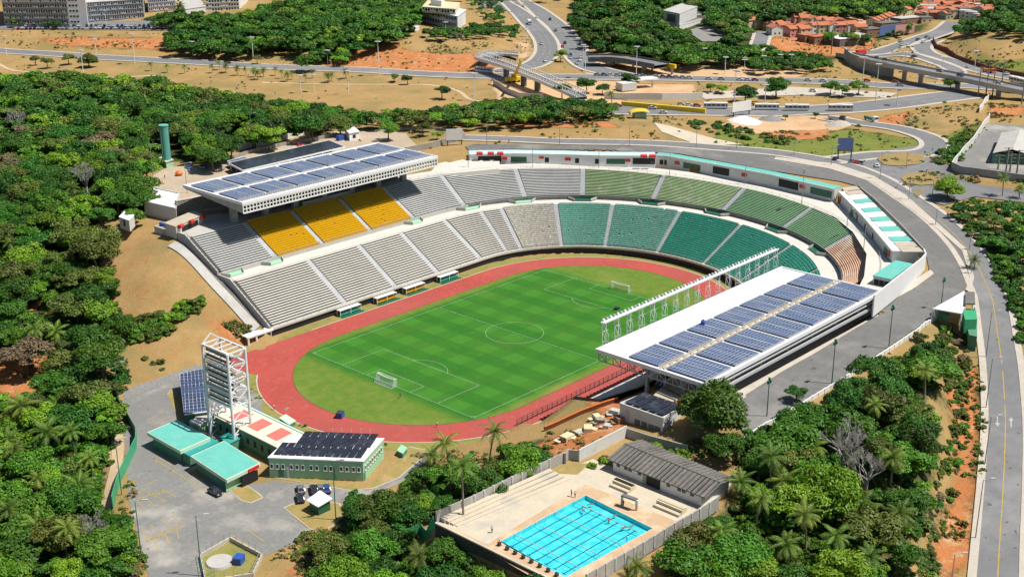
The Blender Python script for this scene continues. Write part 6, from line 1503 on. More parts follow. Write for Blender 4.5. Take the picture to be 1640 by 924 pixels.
fp = foot((1070, 45), (1088, 50), (1132, 38), 27); E_ = bldg("white_annexe", "lower white annexe with cream walls below the white building on the grey paved slope", "building", fp, 26, 4.6, MT['white'], MT['conc_drk'], .2, parapet=.6)
fp = foot((1110, 32), (1130, 36), (1134, 30), 28); bldg("white_annexe", "small cream block with a pale roof at the forest side of the paved slope", "building", fp, 27, 5.0, MT['creamwall'], MT['concrete'], .3)
drape_px("paved_slope", "1100,50 1132,42 1168,55 1150,68 1125,68 1112,60", MT['cobble'], .5)
drape_px("forecourt", "760,2 830,2 870,10 840,22 770,12", MT['asphalt_rd'], .3)
drape_px("car_park", "0,38 20,36 285,34 290,50 0,48", MT['asphalt_rd'], .35)
# houses
def house(label, px, z, wdt, dep, h, rz, wallm, roofm, group=None, ridge=1.6, flat_=False):
    x, y = onz(*px, z) if z is not None else G(*px)[:2]; z = H(x, y)-.2
    e = empty("house", (x, y, z), 0, label, "house", group); ca, sa = math.cos(rz), math.sin(rz); T = lambda u, v, w_: (x+u*ca-v*sa, y+u*sa+v*ca, z+w_)
    o = MB(); o.box((x, y, z+h/2-.8), (wdt, dep, h+1.6), rz)
    if not flat_:
        for s in (-1, 1): o.tri(T(s*wdt/2, -dep/2, h), T(s*wdt/2, dep/2, h), T(s*wdt/2, 0, h+ridge))
    o.build("wall", wallm, e); r = MB()
    if flat_: r.box((x, y, z+h+.12), (wdt+.5, dep+.5, .24), rz)
    else:
        for s in (-1, 1):
            a, b, c, d = T(-wdt/2-.3, s*(dep/2+.4), h-.25), T(wdt/2+.3, s*(dep/2+.4), h-.25), T(wdt/2+.3, 0, h+ridge), T(-wdt/2-.3, 0, h+ridge)
            r._hex([a, b, c, d]+[(p[0], p[1], p[2]+.18) for p in (a, b, c, d)])
    r.build("roof", roofm, e); w_ = MB()
    for s in (-1, 1):
        for u in (-.25, .25):
            for zz in ((1.6, 4.2) if h > 4.5 else (1.6,)): c = T(u*wdt, s*(dep/2+.02), zz); w_.box(c, (1.1, .1, 1.1), rz); 
    for u in (-.2, .2):
        for s in (-1, 1): c = T(s*(wdt/2+.02), u*dep, 1.7); w_.box(c, (.1, 1.0, 1.1), rz)
    wo = w_.build("windows", MT['glass'], e); wo["kind"] = "stuff"
    return e
RZ = YAW-rad(70)
k = 0
wl = [MT['creamwall'], MT['white'], MT['pinkwall'], MT['creamwall'], MT['wall']]
walln = ["cream", "white", "pink", "pale yellow", "off white"]
rows = [((1232, 48), (1285, 58), 6, 0), ((1262, 37), (1338, 46), 7, 0), ((1290, 52), (1342, 52), 5, 0), ((1345, 45), (1375, 55), 3, 0), ((1240, 56), (1268, 58), 2, 0)]
for a, b, n, _ in rows:
    for i in range(n):
        t = i/max(1, n-1); px = (a[0]+(b[0]-a[0])*t, a[1]+(b[1]-a[1])*t); c = k % 5
        house("%s house with an orange tile roof in the terrace beneath the forest hill" % walln[c], px, None, 9, 8, 5.6, RZ+(.1 if i % 2 else -.1)+(.5*math.pi if i % 3 == 0 else 0), wl[c], MT['tile'], "orange roofed terrace houses, "+walln[c]); k += 1
for i in range(12):
    t = i/11; px = (1400+(1465-1400)*t, 44-(44-19)*t); house("narrow cream house in the stepped row of orange roofs climbing the bare slope", px, None, 10, 8.5, 5.4, RZ+.55, MT['creamwall'], MT['tile'], "stepped row of orange roofed houses")
house("pair of cream houses with an orange roof by the curved hill road", (1206, 44), None, 16, 9, 6, RZ+.2, MT['creamwall'], MT['tile']); house("small house with an orange roof half hidden by trees near the hill road", (1183, 40), None, 9, 8, 5, RZ, MT['white'], MT['tile'])
rng = random.Random(3)
def road_ok(px):
    g_ = G(*px); return all(np.min((ln_[:, 0]-g_[0])**2+(ln_[:, 1]-g_[1])**2) > (w_/2+7)**2 for ln_, z_, w_ in ROADW.values())
for i in range(120):
    px = (rng.uniform(1468, 1590), rng.uniform(1, 38))
    if px[1] > 46-(px[0]-1470)*.10: continue
    if not road_ok(px): continue
    c = rng.randrange(4); wm = [MT['brickwall'], MT['wall'], MT['creamwall'], MT['greywall']][c]; rm = [MT['tile'], MT['concrete'], MT['conc_drk'], MT['tile']][c]
    nm = ["raw brick house with a tile roof", "off white house with a flat concrete slab", "cream house with a dark flat roof", "grey house with a tile roof"][c]
    house(nm+" in the crowded hillside settlement", px, None, rng.uniform(8, 12), rng.uniform(7, 9), rng.uniform(3.2, 6), rng.uniform(0, 3), wm, rm, "settlement houses, "+nm, 1.3, c in (1, 2))
for px, w_, d_, lab, rm in (((1353, 70), 22, 14, "wide workshop with a white sheet roof by the interchange", 'roofwhite'), ((1372, 66), 12, 12, "workshop with a pale roof next to the white roofed one", 'concrete'), ((1310, 68), 14, 9, "low shed with an orange roof behind the roadside trees", 'tile'), ((1292, 66), 10, 8, "low shed with a red brown roof behind the roadside trees", 'tile'),
    ((1392, 56), 14, 10, "grey workshop by the lamp post near the billboards", 'conc_drk'), ((1452, 38), 22, 10, "long low brick shed at the foot of the stepped row of houses", 'concrete'), ((1420, 46), 18, 9, "dark long shed under the stepped row of houses", 'conc_drk')):
    house(lab, px, None, w_, d_, 4.5, RZ+.15, MT['conc_drk'] if 'white sheet' in lab else MT['brickwall'], MT[rm], None, 1, True)
for px, m, lab in (((1424, 58), 'billboard', "blue roadside billboard panel near the upper road"), ((1448, 57), 'pinkwall', "red and white roadside billboard panel near the upper road")):
    g = G(*px); billboard(lab, px, g[2], 20, 6.5, .8, MT[m], RZ+.25)
# petrol station and long white wall
g = G(1043, 142); e = empty("petrol_station", g, 0, "petrol station with a white flat canopy behind the long white wall", "petrol station"); x, y, z = g
o = MB(); o.box((x, y+6, z+4.6), (16, 8, .7), RZ+.1); o.build("canopy", MT['white'], e); o = MB(); o.box((x-12, y+8, z+2), (9, 7, 4), RZ+.1); o.build("shop", MT['wall'], e)
o = MB()
for s in (-6, 6): o.box((x+s*math.cos(RZ), y+6+s*math.sin(RZ), z+2.2), (.7, .7, 4.4), RZ)
o.build("posts", MT['steel'], e)
long_wall("white_wall", "long white wall along the lower avenue under the petrol station", [(968, 158), (1000, 160), (1060, 160), (1125, 159)], 3.4, MT['white'], .4)
long_wall("dark_embankment_wall", "dark red brown wall at the foot of the green embankment by the slip road", [(1494, 66), (1500, 78), (1530, 94), (1580, 112), (1660, 128)], 2.6, MT['brown'], .6)
long_wall("grey_hoarding", "grey site hoarding bending along the construction ground under the footbridge", [(790, 136), (806, 146), (832, 158), (870, 160)], 3.0, MT['grey_steel'], .3)
# footbridge under construction
def deck_bridge(name, label, pxs, z, wdt, thick, side, m, piers, pierm, step=4, truss_side=False):
    g = [onz(*p, zz) for p, zz in zip(pxs, z)]; ln = smooth_line(g, step); zs = np.interp(np.linspace(0, 1, len(ln)), np.linspace(0, 1, len(z)), z)
    c = ln[len(ln)//2]; e = empty(name, (c[0], c[1], H(*c)), 0, label, name.replace("_", " ")); L, R_ = offset_line(ln, wdt/2), offset_line(ln, -wdt/2); o = MB(); s = [MB(), MB()]
    for i in range(len(ln)-1):
        a, b, c_, d = (*R_[i], zs[i]), (*R_[i+1], zs[i+1]), (*L[i+1], zs[i+1]), (*L[i], zs[i]); lo = lambda p: (p[0], p[1], p[2]-thick)
        o.quad(a, b, c_, d, 0); o.quad(lo(a), lo(b), b, a, 1); o.quad(d, c_, lo(c_), lo(d), 1); o.quad(lo(d), lo(c_), lo(b), lo(a), 1)
        for si, (p, q) in enumerate(((a, b), (d, c_))):
            if truss_side:
                s[si].beam((p[0], p[1], p[2]+side), (q[0], q[1], q[2]+side), .35); s[si].beam((p[0], p[1], p[2]), (p[0], p[1], p[2]+side), .25); s[si].beam((p[0], p[1], p[2]), (q[0], q[1], q[2]+side), .2); s[si].beam((p[0], p[1], p[2]+.2), (q[0], q[1], q[2]+.2), .4)
            else: s[si].beam((p[0], p[1], p[2]+side/2), (q[0], q[1], q[2]+side/2), .3, side)
    o.build("deck", m, e); [q_.build("railing" if truss_side else "parapet", m[1], e) for q_ in s]
    for t, ww in piers:
        i = int(t*(len(ln)-1)); x, y = ln[i]; zb = H(x, y); p = MB(); p.box((x, y, (zs[i]-thick+zb)/2-.5), (ww, ww, zs[i]-thick-zb+1)); p.box((x, y, zs[i]-thick-.5), (wdt*.8, ww*1.2, .9), .7); p.build("pier", pierm, e)
    return ln, zs
deck_bridge("footbridge", "long white sided footbridge with lattice rails climbing over the avenue on dark piers", [(768, 92), (815, 106), (865, 126), (932, 156)], [28, 28, 27.5, 25], 6, 1.4, 2.6, [MT['asphalt_rd'], MT['steel']], [(.28, 2.4), (.48, 2.4), (.62, 2.4)], MT['conc_drk'], 3, True)
deck_bridge("access_ramp", "pale curved approach ramp at the upper end of the lattice footbridge", [(772, 92), (795, 84), (830, 88)], [27.5, 27, 25], 7, 1, 1.6, [MT['concrete'], MT['grey_steel']], [(.5, 1.2)], MT['concrete'], 3, True)
vl, vz = deck_bridge("road_viaduct", "dark road viaduct with a single concrete pier behind the lamp posts of the avenue", [(942, 92), (990, 92), (1060, 104)], [25.5, 26, 26], 12, 2.0, 1.0, [MT['asphalt_rd'], MT['conc_drk']], [(.3, 2.2), (.75, 2.2)], MT['concrete'])
deck_bridge("overpass", "curving concrete overpass carrying a road across the lower avenue on piers", [(1352, 87), (1375, 90), (1405, 97), (1450, 106), (1505, 117), (1570, 130), (1660, 149)], [22, 24.5, 27, 28, 28, 27.5, 27], 11, 1.6, 1.0, [MT['asphalt_rd'], MT['concrete']], [(.48, 2.0), (.55, 2.0), (.72, 2.0), (.85, 2.0)], MT['concrete'])
long_wall("ramp_wall", "tall curved grey retaining wall holding up the start of the overpass", [(1352, 96), (1362, 105), (1380, 113), (1405, 121), (1430, 125)], 7.2, MT['greywall'], .8)
for a, b, lab, zz in (((980, 90), (1082, 107), "long yellow steel girder lying beside the dark viaduct", 4.5), ((996, 166), (1130, 178), "long yellow steel girder lying along the lower avenue", 1.6)):
    A_, B_ = ((*onz(*p, 20.3+zz), 20.3) for p in (a, b)); e = empty("steel_girder", A_, 0, lab, "girder"); o = MB(); o.beam((A_[0], A_[1], A_[2]+zz), (B_[0], B_[1], B_[2]+zz), 1.6, 2.2); o.build("beam", MT['bridgeyel'], e); o = MB()
    for t in (.05, .35, .65, .95): o.box((A_[0]+(B_[0]-A_[0])*t, A_[1]+(B_[1]-A_[1])*t, A_[2]+zz/2-.5), (1.2, 1.2, zz), .5)
    o.build("supports", MT['concrete'], e)
x, y, z = G(1024, 190); e = empty("site_shelter", (x, y, z), 0, "little shelter with a curved yellow roof at the top of the pale footpath", "shelter"); o = MB()
for i in range(8):
    t0, t1 = math.pi*i/8, math.pi*(i+1)/8; f = lambda t, s: (x-5*math.cos(t)*.75+s*2.4, y+5*math.cos(t)*.65+s*2.4, z+2.4+1.8*math.sin(t)); o.quad(f(t0, -1), f(t1, -1), f(t1, 1), f(t0, 1))
o.build("roof", MT['bridgeyel'], e); o = MB(); o.box((x, y, z+1.3), (6, 3, 2.6), RZ); o.build("wall", MT['greenwall'], e)
x, y, z = G(1187, 186); billboard("white site board on one leg beside the lower avenue", (1187, 186), z, 12, 5, 2.2, MT['white'], RZ+.2)
for px, r_, lab, m in (((1190, 195), 9, "white sand pile on the bare construction ground", 'white'), ((1235, 192), 7, "grey gravel pile on the bare construction ground", 'cobble'), ((1345, 200), 7, "cream sand pile beside the construction trucks", 'soilpile')):
    x, y, z = G(*px); o = MB(); o.tube([(x, y, z-.3), (x, y, z+r_*.18), (x, y, z+r_*.3)], [r_, r_*.5, .4], 14); tag(o.build("sand_pile", MT[m]), lab, "pile")
x, y, z = G(822, 132); e = empty("mobile_crane", (x, y, z), 0, "yellow mobile crane with its boom raised beside the footbridge", "crane"); o = MB(); o.box((x, y, z+1.7), (9, 2.8, 2.2), RZ); o.box((x+2, y+1, z+3.2), (3, 2.4, 1.8), RZ); o.build("body", MT['bridgeyel'], e)
o = MB(); bx, by = onz(835, 97, z+20); o.beam((x+2, y+1, z+3), (bx, by, z+20), 1.0, 1.2); o.build("boom", MT['bridgeyel'], e); o = MB()
for s in (-3, 0, 3): o.box((x+s*math.cos(RZ), y+s*math.sin(RZ), z+.5), (1.2, 3, 1.1), RZ)
o.build("wheels", MT['tyre'], e)
# ------------------------------------------------------------------ vehicles
def car_body(L=4.2, W=1.75, van=False):
    o = MB(); hw = W/2
    prof = [(-L/2, .45), (-L/2, .85), (-L/2+.25, .98), (L/2-1.1, .95), (L/2-.1, .78), (L/2, .6), (L/2, .4)]
    for s in (-1, 1): o.poly([(x, s*hw, z) for x, z in (prof if s < 0 else prof[::-1])]+([] if 1 else []))
    pr = prof+[(-L/2, .4)] if 0 else prof
    n = len(pr)
    for i in range(n):
        a, b = pr[i], pr[(i+1) % n]; o.quad((a[0], -hw, a[1]), (a[0], hw, a[1]), (b[0], hw, b[1]), (b[0], -hw, b[1]))
    return o
def cab_pts(L, W, van):
    hw = W/2-.06; tw = hw-.18
    if van: base, top = (-L/2+.1, L/2-1.1), (-L/2+.25, L/2-1.8); zt = 1.75
    else: base, top = (-L/2+.3, L/2-1.15), (-L/2+.85, L/2-1.95); zt = 1.44
    return [(base[0], -hw, .93), (base[1], -hw, .93), (base[1], hw, .93), (base[0], hw, .93)], [(top[0], -tw, zt), (top[1], -tw, zt), (top[1], tw, zt), (top[0], tw, zt)]
def wheels(o_list, L, W):
    for x in (-L/2+.8, L/2-.85):
        for s in (-1, 1):
            o = MB(); o.tube([(x, s*(W/2-.18), .32), (x, s*(W/2+.02), .32)], [.32, .32], 12); o_list.append(o)
def make_car(van=False):
    e = empty("parked_car"); L, W = (4.6, 1.85) if van else (4.2, 1.75)
    b = car_body(L, W).build("body", PAINT['white'], e); lo, hi = cab_pts(L, W, van)
    o = MB(); o._hex(lo+hi); o.build("cabin_glass", MT['glass'], e)
    r = MB(); r._hex([(x*1.0, y*1.02, z-.03) for x, y, z in hi]+[(x*.98, y*.95, z+.06) for x, y, z in hi])
    for i in range(4): r.beam(lo[i], hi[i], .1)
    r.build("roof", PAINT['white'], e); ws = []; wheels(ws, L, W)
    for w_ in ws: w_.build("wheel", MT['tyre'], e)
    for s in (-1, 1): o = MB(); o.box((L/2-.02, s*.6, .68), (.1, .35, .16)); o.build("headlight", MT['steel'], e); o = MB(); o.box((-L/2, s*.65, .78), (.06, .3, .2)); o.build("tail_light", MT['red'], e)
    return e
def make_small_car():
    o = car_body(); lo, hi = cab_pts(4.2, 1.75, False); n0 = len(o.f); o._hex(lo+hi, 1); o._hex([(x, y*1.02, z-.02) for x, y, z in hi]+[(x, y, z+.06) for x, y, z in hi], 0)
    ws = []; wheels(ws, 4.2, 1.75)
    for w_ in ws:
        k = len(o.v); o.v += w_.v; o.f += [tuple(i+k for i in f) for f in w_.f]; o.m += [2]*len(w_.f)
    ob = o.build("car", [PAINT['white'], MT['glass'], MT['tyre']]); return ob
CAR0 = make_car(); VAN0 = make_car(True); SM0 = make_small_car()
used = {'car': 0, 'van': 0, 'sm': 0}
def recolor(o, m):
    for c in [o]+list(o.children):
        if c.type == 'MESH' and c.data.materials and c.data.materials[0] and c.data.materials[0].name.endswith('_car_paint'):
            c.material_slots[0].link = 'OBJECT'; c.material_slots[0].material = m
def heading(px, px2):
    a, b = G(*px), G(*px2); return math.atan2(b[1]-a[1], b[0]-a[0])
def put_car(px, rz, color, label, group=None, van=False, z=None, name="parked_car"):
    k = 'van' if van else 'car'; src = VAN0 if van else CAR0; o = src if used[k] == 0 else copy_tree(src); used[k] += 1
    x, y = onz(*px, z) if z is not None else G(*px)[:2]; zz = z if z is not None else H(x, y)
    o.name = name; o.location = (x, y, zz+.10); o.rotation_euler = (0, 0, rz); 
    for q in ("group",):
        if q in o: del o[q]
    tag(o, label, "car", group); recolor(o, PAINT[color]); return o
def put_small(px, rz, color, label, group, z=None):
    o = SM0 if used['sm'] == 0 else SM0.copy()
    if used['sm']: COL.objects.link(o)
    used['sm'] += 1; x, y = onz(*px, z) if z is not None else G(*px)[:2]; zz = z if z is not None else H(x, y)
    o.location = (x, y, zz+.42); o.rotation_euler = (0, 0, rz); tag(o, label, "car", group); recolor(o, PAINT[color]); return o
put_car((345, 791), heading((336, 786), (355, 796)), 'black', "black car alone on the worn car park by the turquoise halls", z=.06)
put_car((323, 270), heading((318, 266), (328, 273)), 'silver', "silver car parked on the forecourt near the dark booth with a red roof", z=24.06)
put_car((302, 271), heading((297, 268), (307, 273)), 'blue', "dark blue car on the forecourt beside the round orange planter", z=24.06)
put_car((479, 235), heading((474, 232), (484, 237)), 'red', "red car parked alone behind the long car port", z=24.06)
rb = heading((1380, 262), (1387, 257))
put_car((1338, 257), rb, 'black', "black car on the far side of the pale blue billboard"); put_car((1364, 261), rb, 'grey', "grey car first in the row of three right of the pale blue billboard")
put_car((1372, 262.5), rb, 'red', "red car in the middle of the row of three near the roundabout"); put_car((1381, 263.5), rb, 'silver', "silver van last in the row of three near the roundabout", van=True)
put_car((1404, 268), rb+.3, 'white', "white car parked apart near the roundabout")
hd = heading((478, 790), (490, 786))
for px, c, lab in (((482, 787), 'grey', "grey pick-up standing before the green hut, first of the row"), ((503, 787), 'black', "black car in the row behind the green hut"), ((513, 786), 'grey', "grey car tight beside the blue one behind the green hut"), ((523, 786), 'blue', "blue car at the end of the row behind the green hut"), ((481, 801), 'black', "black open cart at the edge of the grass island by the green hut")):
    put_car(px, hd+1.2, c, lab, z=.06)
cols = ['white', 'silver', 'black', 'grey', 'white', 'red', 'silver', 'white', 'black', 'blue']
crng = random.Random(9)
LOTHD = heading((100, 46), (100, 40))
for row, (y0, x0, x1, n) in enumerate(((47.2, 30, 282, 40), (43.6, 34, 280, 36))):
    for i in range(n):
        if crng.random() < .08: continue
        c = crng.choice(cols); x = x0+(x1-x0)*i/(n-1); put_small((x, y0-(.6 if x > 230 else 0)), LOTHD+crng.uniform(-.06, .06), c, "%s car in the crowded car park below the grey office block" % c, "%s cars in the office car park" % c)
def traffic(lst, where, ref, z=None):
    for px, c, px2 in lst: put_small(px, heading(px, px2) if px2 else ref, c, "%s car %s" % (c, where), "%s cars %s" % (c, where), z)
bl = [((881, 33), 'black'), ((890, 51), 'grey'), ((867, 73), 'silver'), ((901, 77), 'red'), ((905, 71), 'black'), ((914, 90), 'blue'), ((913, 95), 'silver'), ((930, 94), 'white'), ((929, 99), 'white'), ((924, 104), 'silver'), ((873, 100), 'white'), ((860, 30), 'white'), ((838, 12), 'silver')]
traffic([(p, c, (p[0]+4, p[1]+6)) for p, c in bl], "on the divided boulevard climbing away", 0)
av = [((957+i*10.5, 122+i*.35), crng.choice(cols)) for i in range(15)]+[((1135, 128.5), 'white'), ((1155, 129), 'silver'), ((1184, 130), 'white'), ((1197, 130.5), 'white'), ((1209, 131), 'red'), ((1294, 131), 'white'), ((1318, 132), 'white'), ((1388, 132), 'red'), ((1434, 134), 'red'), ((1441, 139), 'silver')]
traffic([(p, c, (p[0]+10, p[1]+.4)) for p, c in av], "on the far avenue near the petrol station", 0)
lv = [((1090, 170), 'silver'), ((1103, 171), 'white'), ((1116, 172), 'red'), ((1202, 170), 'black'), ((1062, 183), 'white'), ((1238, 171), 'grey'), ((990, 172), 'red'), ((1045, 176), 'white')]
traffic([(p, c, (p[0]+10, p[1]+.2)) for p, c in lv], "on the lower avenue by the long white wall", 0)
lp = [((1464, 93), 'black'), ((1442, 68), 'silver'), ((1444, 74), 'white'), ((1470, 66), 'blue'), ((1484, 62), 'grey'), ((1478, 70), 'white'), ((1490, 64), 'silver'), ((1550, 109), 'white'), ((1612, 121), 'white')]
traffic([(p, c, (p[0]+10, p[1]-2.5)) for p, c in lp], "on the looping roads of the interchange", 0)
for px, c in (((1405, 96), 'grey'), ((1418, 99), 'black'), ((1505, 116.5), 'grey'), ((1538, 123.5), 'black'), ((1600, 137), 'silver')): put_small(px, heading((1450, 106), (1505, 117)), c, "%s car crossing the concrete overpass" % c, "%s cars on the overpass" % c, z=27.6)
put_small((365, 103), heading((365, 103), (400, 106)), 'black', "black car alone on the avenue beyond the forest", None)
for i in range(7): put_small((716+i*5, 60+(i % 2)*2), LOTHD, crng.choice(['white', 'silver', 'grey']), "pale car parked under the trees below the white three storey building", "cars below the white office")
for i in range(9): put_small((935+i*7, 29+i*.6), LOTHD+.6, crng.choice(cols), "car parked in the forest clearing above the boulevard", "cars in the forest clearing")
for i in range(16): put_small((1548+(i % 8)*9+crng.uniform(-2, 2), 50-(i % 8)*2.0+(i//8)*9-4), LOTHD+.9, crng.choice(['white', 'white', 'silver', 'black']), "car parked under the trees above the green embankment", "cars above the embankment")
put_small((1302, 148), heading((1302, 148), (1312, 149)), 'white', "white car on the pale plaza between the two avenues", None); put_small((1150, 152), heading((1150, 152), (1160, 152)), 'black', "black car under the roadside trees beside the pale plaza", None)
def make_bus(wall):
    e = empty("city_bus"); L, W, Hh = 11.8, 2.5, 3.1; o = MB(); o.box((0, 0, .45+.5), (L, W, 1.0)); o.box((0, 0, 2.75), (L, W, .6)); o.box((L/2-.15, 0, 1.8), (.3, W, 1.5)); o.build("body", wall, e)
    o = MB(); o.box((0, 0, 1.95), (L-.06, W-.06, 1.1)); o.build("window_band", MT['glass'], e); o = MB()
    for x in (-4.6, -2.3, 0, 2.3, 4.6):
        for s in (-1, 1): o.box((x, s*(W/2-.02), 1.95), (.25, .08, 1.1))
    o.build("pillars", wall, e); o = MB(); o.box((-1, 0, 3.15), (3.0, 1.6, .25)); o.build("roof_unit", MT['white'], e)
    for x in (-3.4, 3.8):
        for s in (-1, 1): o = MB(); o.tube([(x, s*.95, .5), (x, s*1.22, .5)], [.5, .5], 12); o.build("wheel", MT['tyre'], e)
    return e
BUS0 = make_bus(MT['white'])
hb = heading((1210, 175), (1260, 175.5))
bl = [((776, 117), heading((757, 115), (793, 118)), "white bus on the avenue beside the footbridge"), ((1146, 175), hb, "white bus stopped near the end of the yellow girder"), ((1228, 177), hb, "bus with dark windows, first behind the white site board"), ((1276, 178), hb, "white bus in the middle of the queue on the lower avenue"), ((1346, 178), hb, "white bus at the head of the queue beside the construction trucks"), ((1630, 134), heading((1600, 126), (1640, 134)), "white bus on the slip road below the green embankment")]
for i, (px, rz, lab) in enumerate(bl):
    o = BUS0 if i == 0 else copy_tree(BUS0); x, y, z = G(*px); o.location = (x, y, z+.25); o.rotation_euler = (0, 0, rz); tag(o, lab, "bus")
def make_truck(px, rz, label, cabm, bedm, z=None, box=True):
    x, y, z = (*onz(*px, z), z) if z is not None else G(*px); e = empty("truck", (x, y, z+.2), rz, label, "truck")
    def B(nm, c, s, m): o = MB(); o.box(c, s); o.build(nm, m, e, off=(0, 0, 0))
    B("cab", (2.9, 0, 1.6), (2.0, 2.3, 2.2), cabm); B("windscreen", (3.92, 0, 2.0), (.06, 2.0, .9), MT['glass']); B("cargo_box", (-1.2, 0, 2.0 if box else 1.4), (5.8, 2.4, 2.5 if box else 1.2), bedm)
    for xx in (-3, 2.7):
        for s in (-1, 1): o = MB(); o.tube([(xx, s*.9, .45), (xx, s*1.2, .45)], [.45, .45], 10); o.build("wheel", MT['tyre'], e, off=(0, 0, 0))
make_truck((848, 40), heading((845, 34), (852, 46)), "white box truck descending the boulevard", MT['white'], MT['white'])
make_truck((1379, 89), heading((1379, 89), (1385, 88)), "red tall truck at the start of the overpass", MT['red'], MT['red'])
make_truck((1340, 194), heading((1330, 193), (1350, 195)), "dark dump truck on the construction ground", MT['darksteel'], MT['grey_steel'], box=False); make_truck((1395, 195), heading((1390, 195), (1400, 197)), "green and white dump truck by the mouth of the service road", MT['white'], MT['greendark'], box=False)
make_truck((1583, 117), heading((1560, 111), (1600, 120)), "orange lorry on the slip road below the embankment", MT['orange'], MT['orange'], box=False)
# ------------------------------------------------------------------ lamps and poles
def lamp(base, top, label, group=None, z=None, m='pole', kind='arm', name="street_lamp", r=.11):
    x, y, zz = (*onz(*base, z), z) if z is not None else G(*base); h = height_of(base, zz, top); h = max(4, min(h, 26))
    e = empty(name, (x, y, zz), 0, label, "lamp post" if kind != 'pylon' else "power pole", group); o = MB(); o.tube([(x, y, zz-.3), (x, y, zz+h)], [r*1.25, r*.8], 8); o.build("pole", MT[m], e)
    if kind == 'arm': o = MB(); o.beam((x, y, zz+h), (x+1.5, y-1.3, zz+h+.3), .1); o.box((x+1.6, y-1.4, zz+h+.25), (1.1, .45, .2), -.7); o.build("lamp_head", MT['grey_steel'], e)
    elif kind == 'flood':
        o = MB(); o.box((x, y, zz+h-.2), (1.3, .2, .2)); 
        for a, b in ((-.5, .2), (.5, .2), (0, .9)): o.box((x+a, y, zz+h+b), (.6, .5, .6), .6)
        o.build("lamp_head", MT['polegreen'] if m == 'polegreen' else MT['grey_steel'], e)
    elif kind == 'cross':
        o = MB(); o.box((x, y, zz+h), (3.0, 3.0, .25), .4); o.box((x, y, zz+h), (3.4, .4, .3), .4); o.build("lamp_head", MT['grey_steel'], e)
    elif kind == 'pylon':
        o = MB(); 
        for dz in (.3, 1.8, 3.2): o.beam((x-1.3, y+1.3, zz+h-dz), (x+1.3, y-1.3, zz+h-dz), .18)
        o.build("cross_arm", MT['woodpole'], e)
    return e
for i, (b, t, lab) in enumerate((((1228, 668), (1231, 612), "nearest the low roof corner"), ((1332, 616), (1334, 550), "in the middle of the white parapet"), ((1423, 560), (1427, 495), "third along the white parapet"), ((1506, 500), (1508, 450), "by the covered entrance stair"))):
    lamp(b, t, "green floodlight pole on the ring road's edge, "+lab, None, None, 'polegreen', 'flood', r=.13)
for b, t, lab in (((1579, 573), (1585, 499), "at the foot of the covered entrance stair"), ((1579, 654), (1589, 574), "beside the painted arrows on the access road"), ((1562, 863), (1573, 768), "at the bend of the access road's pavement"), ((1577, 745), (1590, 667), "in the middle of the orange cut slope"), ((1524, 930), (1528, 887), "low by the orange soil at the bottom edge")):
    lamp(b, t, "slim dark street lamp "+lab, None, None, 'pole', 'arm')
for b, t, lab in (((323, 922), (317, 825), "standing at the small compound's corner"), ((195, 792), (188, 703), "beside the bright green fence"), ((227, 895), (218, 802), "on the soil strip left of the parking bays"), ((538, 832), (533, 738), "before the mint green block"), ((191, 648), (184, 581), "at the forest corner of the car park")):
    lamp(b, t, "tall greenish street lamp "+lab, None, None, 'polegreen', 'arm')
for i, (b, t, z) in enumerate((((750, 270), (750, 240), 23.4), ((853, 268), (853, 236), 22.8), ((959, 271), (959, 240), 21.5), ((1072, 283), (1072, 246), ZC), ((1193, 294), (1193, 262), ZC), ((1284, 325), (1287, 276), ZC), ((1356, 366), (1358, 336), ZC), ((1383, 401), (1386, 355), ZC))):
    lamp(b, t, "thin lamp pole on the concourse, %s along from the main stand" % ["first", "second", "third", "fourth", "fifth", "sixth, with a floodlight head,", "seventh", "last"][i], "concourse lamp poles", z, 'pole', 'flood' if i == 5 else 'arm')
for b, t in (((1409, 288), (1410, 244)), ((1455, 321), (1458, 282)), ((1331, 266), (1331, 233)), ((1493, 313), (1493, 290)), ((1498, 362), (1499, 335)), ((1271, 250), (1271, 226)), ((1451, 271), (1453, 243)), ((1552, 402), (1553, 375)), ((1180, 240), (1180, 205)), ((1115, 237), (1115, 205)), ((1008, 234), (1008, 200)), ((896, 234), (896, 197)), ((780, 234), (780, 196)), ((1555, 440), (1556, 408)), ((300, 310), (291, 262))):
    lamp(b, t, "thin grey street lamp along the outer stadium road", "outer road street lamps", None, 'pole', 'arm')
for b, t in (((11, 90), (9, 58)), ((154, 86), (152, 63)), ((216, 103), (214, 55)), ((134, 122), (130, 81)), ((309, 90), (308, 67)), ((406, 100), (405, 60)), ((607, 122), (606, 67)), ((525, 103), (524, 81)), ((558, 151), (557, 114)), ((760, 160), (759, 118)), ((482, 150), (481, 121)), ((503, 148), (503, 120)), ((714, 64), (713, 36)), ((170, 40), (169, 17))):
    lamp(b, t, "pale lamp mast along the left half of the far avenue", "lamp masts of the avenue", None, 'steel', 'cross', r=.2)
for b, t in (((937, 126), (935, 75)), ((1019, 119), (1019, 75)), ((1176, 166), (1176, 113)), ((1225, 163), (1225, 136)), ((1161, 119), (1160, 92)), ((1381, 137), (1382, 92)), ((1402, 164), (1405, 103)), ((925, 80), (925, 62)), ((934, 95), (932, 72)), ((1128, 102), (1128, 78)), ((1192, 115), (1192, 96)), ((1222, 114), (1222, 90)), ((1266, 112), (1266, 88)), ((1449, 102), (1449, 70)), ((1560, 117), (1561, 82)), ((1508, 117), (1507, 92)), ((838, 8), (838, -12)), ((1436, 170), (1437, 142)), ((1359, 100), (1359, 78)), ((1249, 108), (1249, 88)), ((843, 60), (842, 45))):
    lamp(b, t, "pale lamp mast among the interchange roads", "lamp masts of the interchange", None, 'steel', 'cross', r=.2)
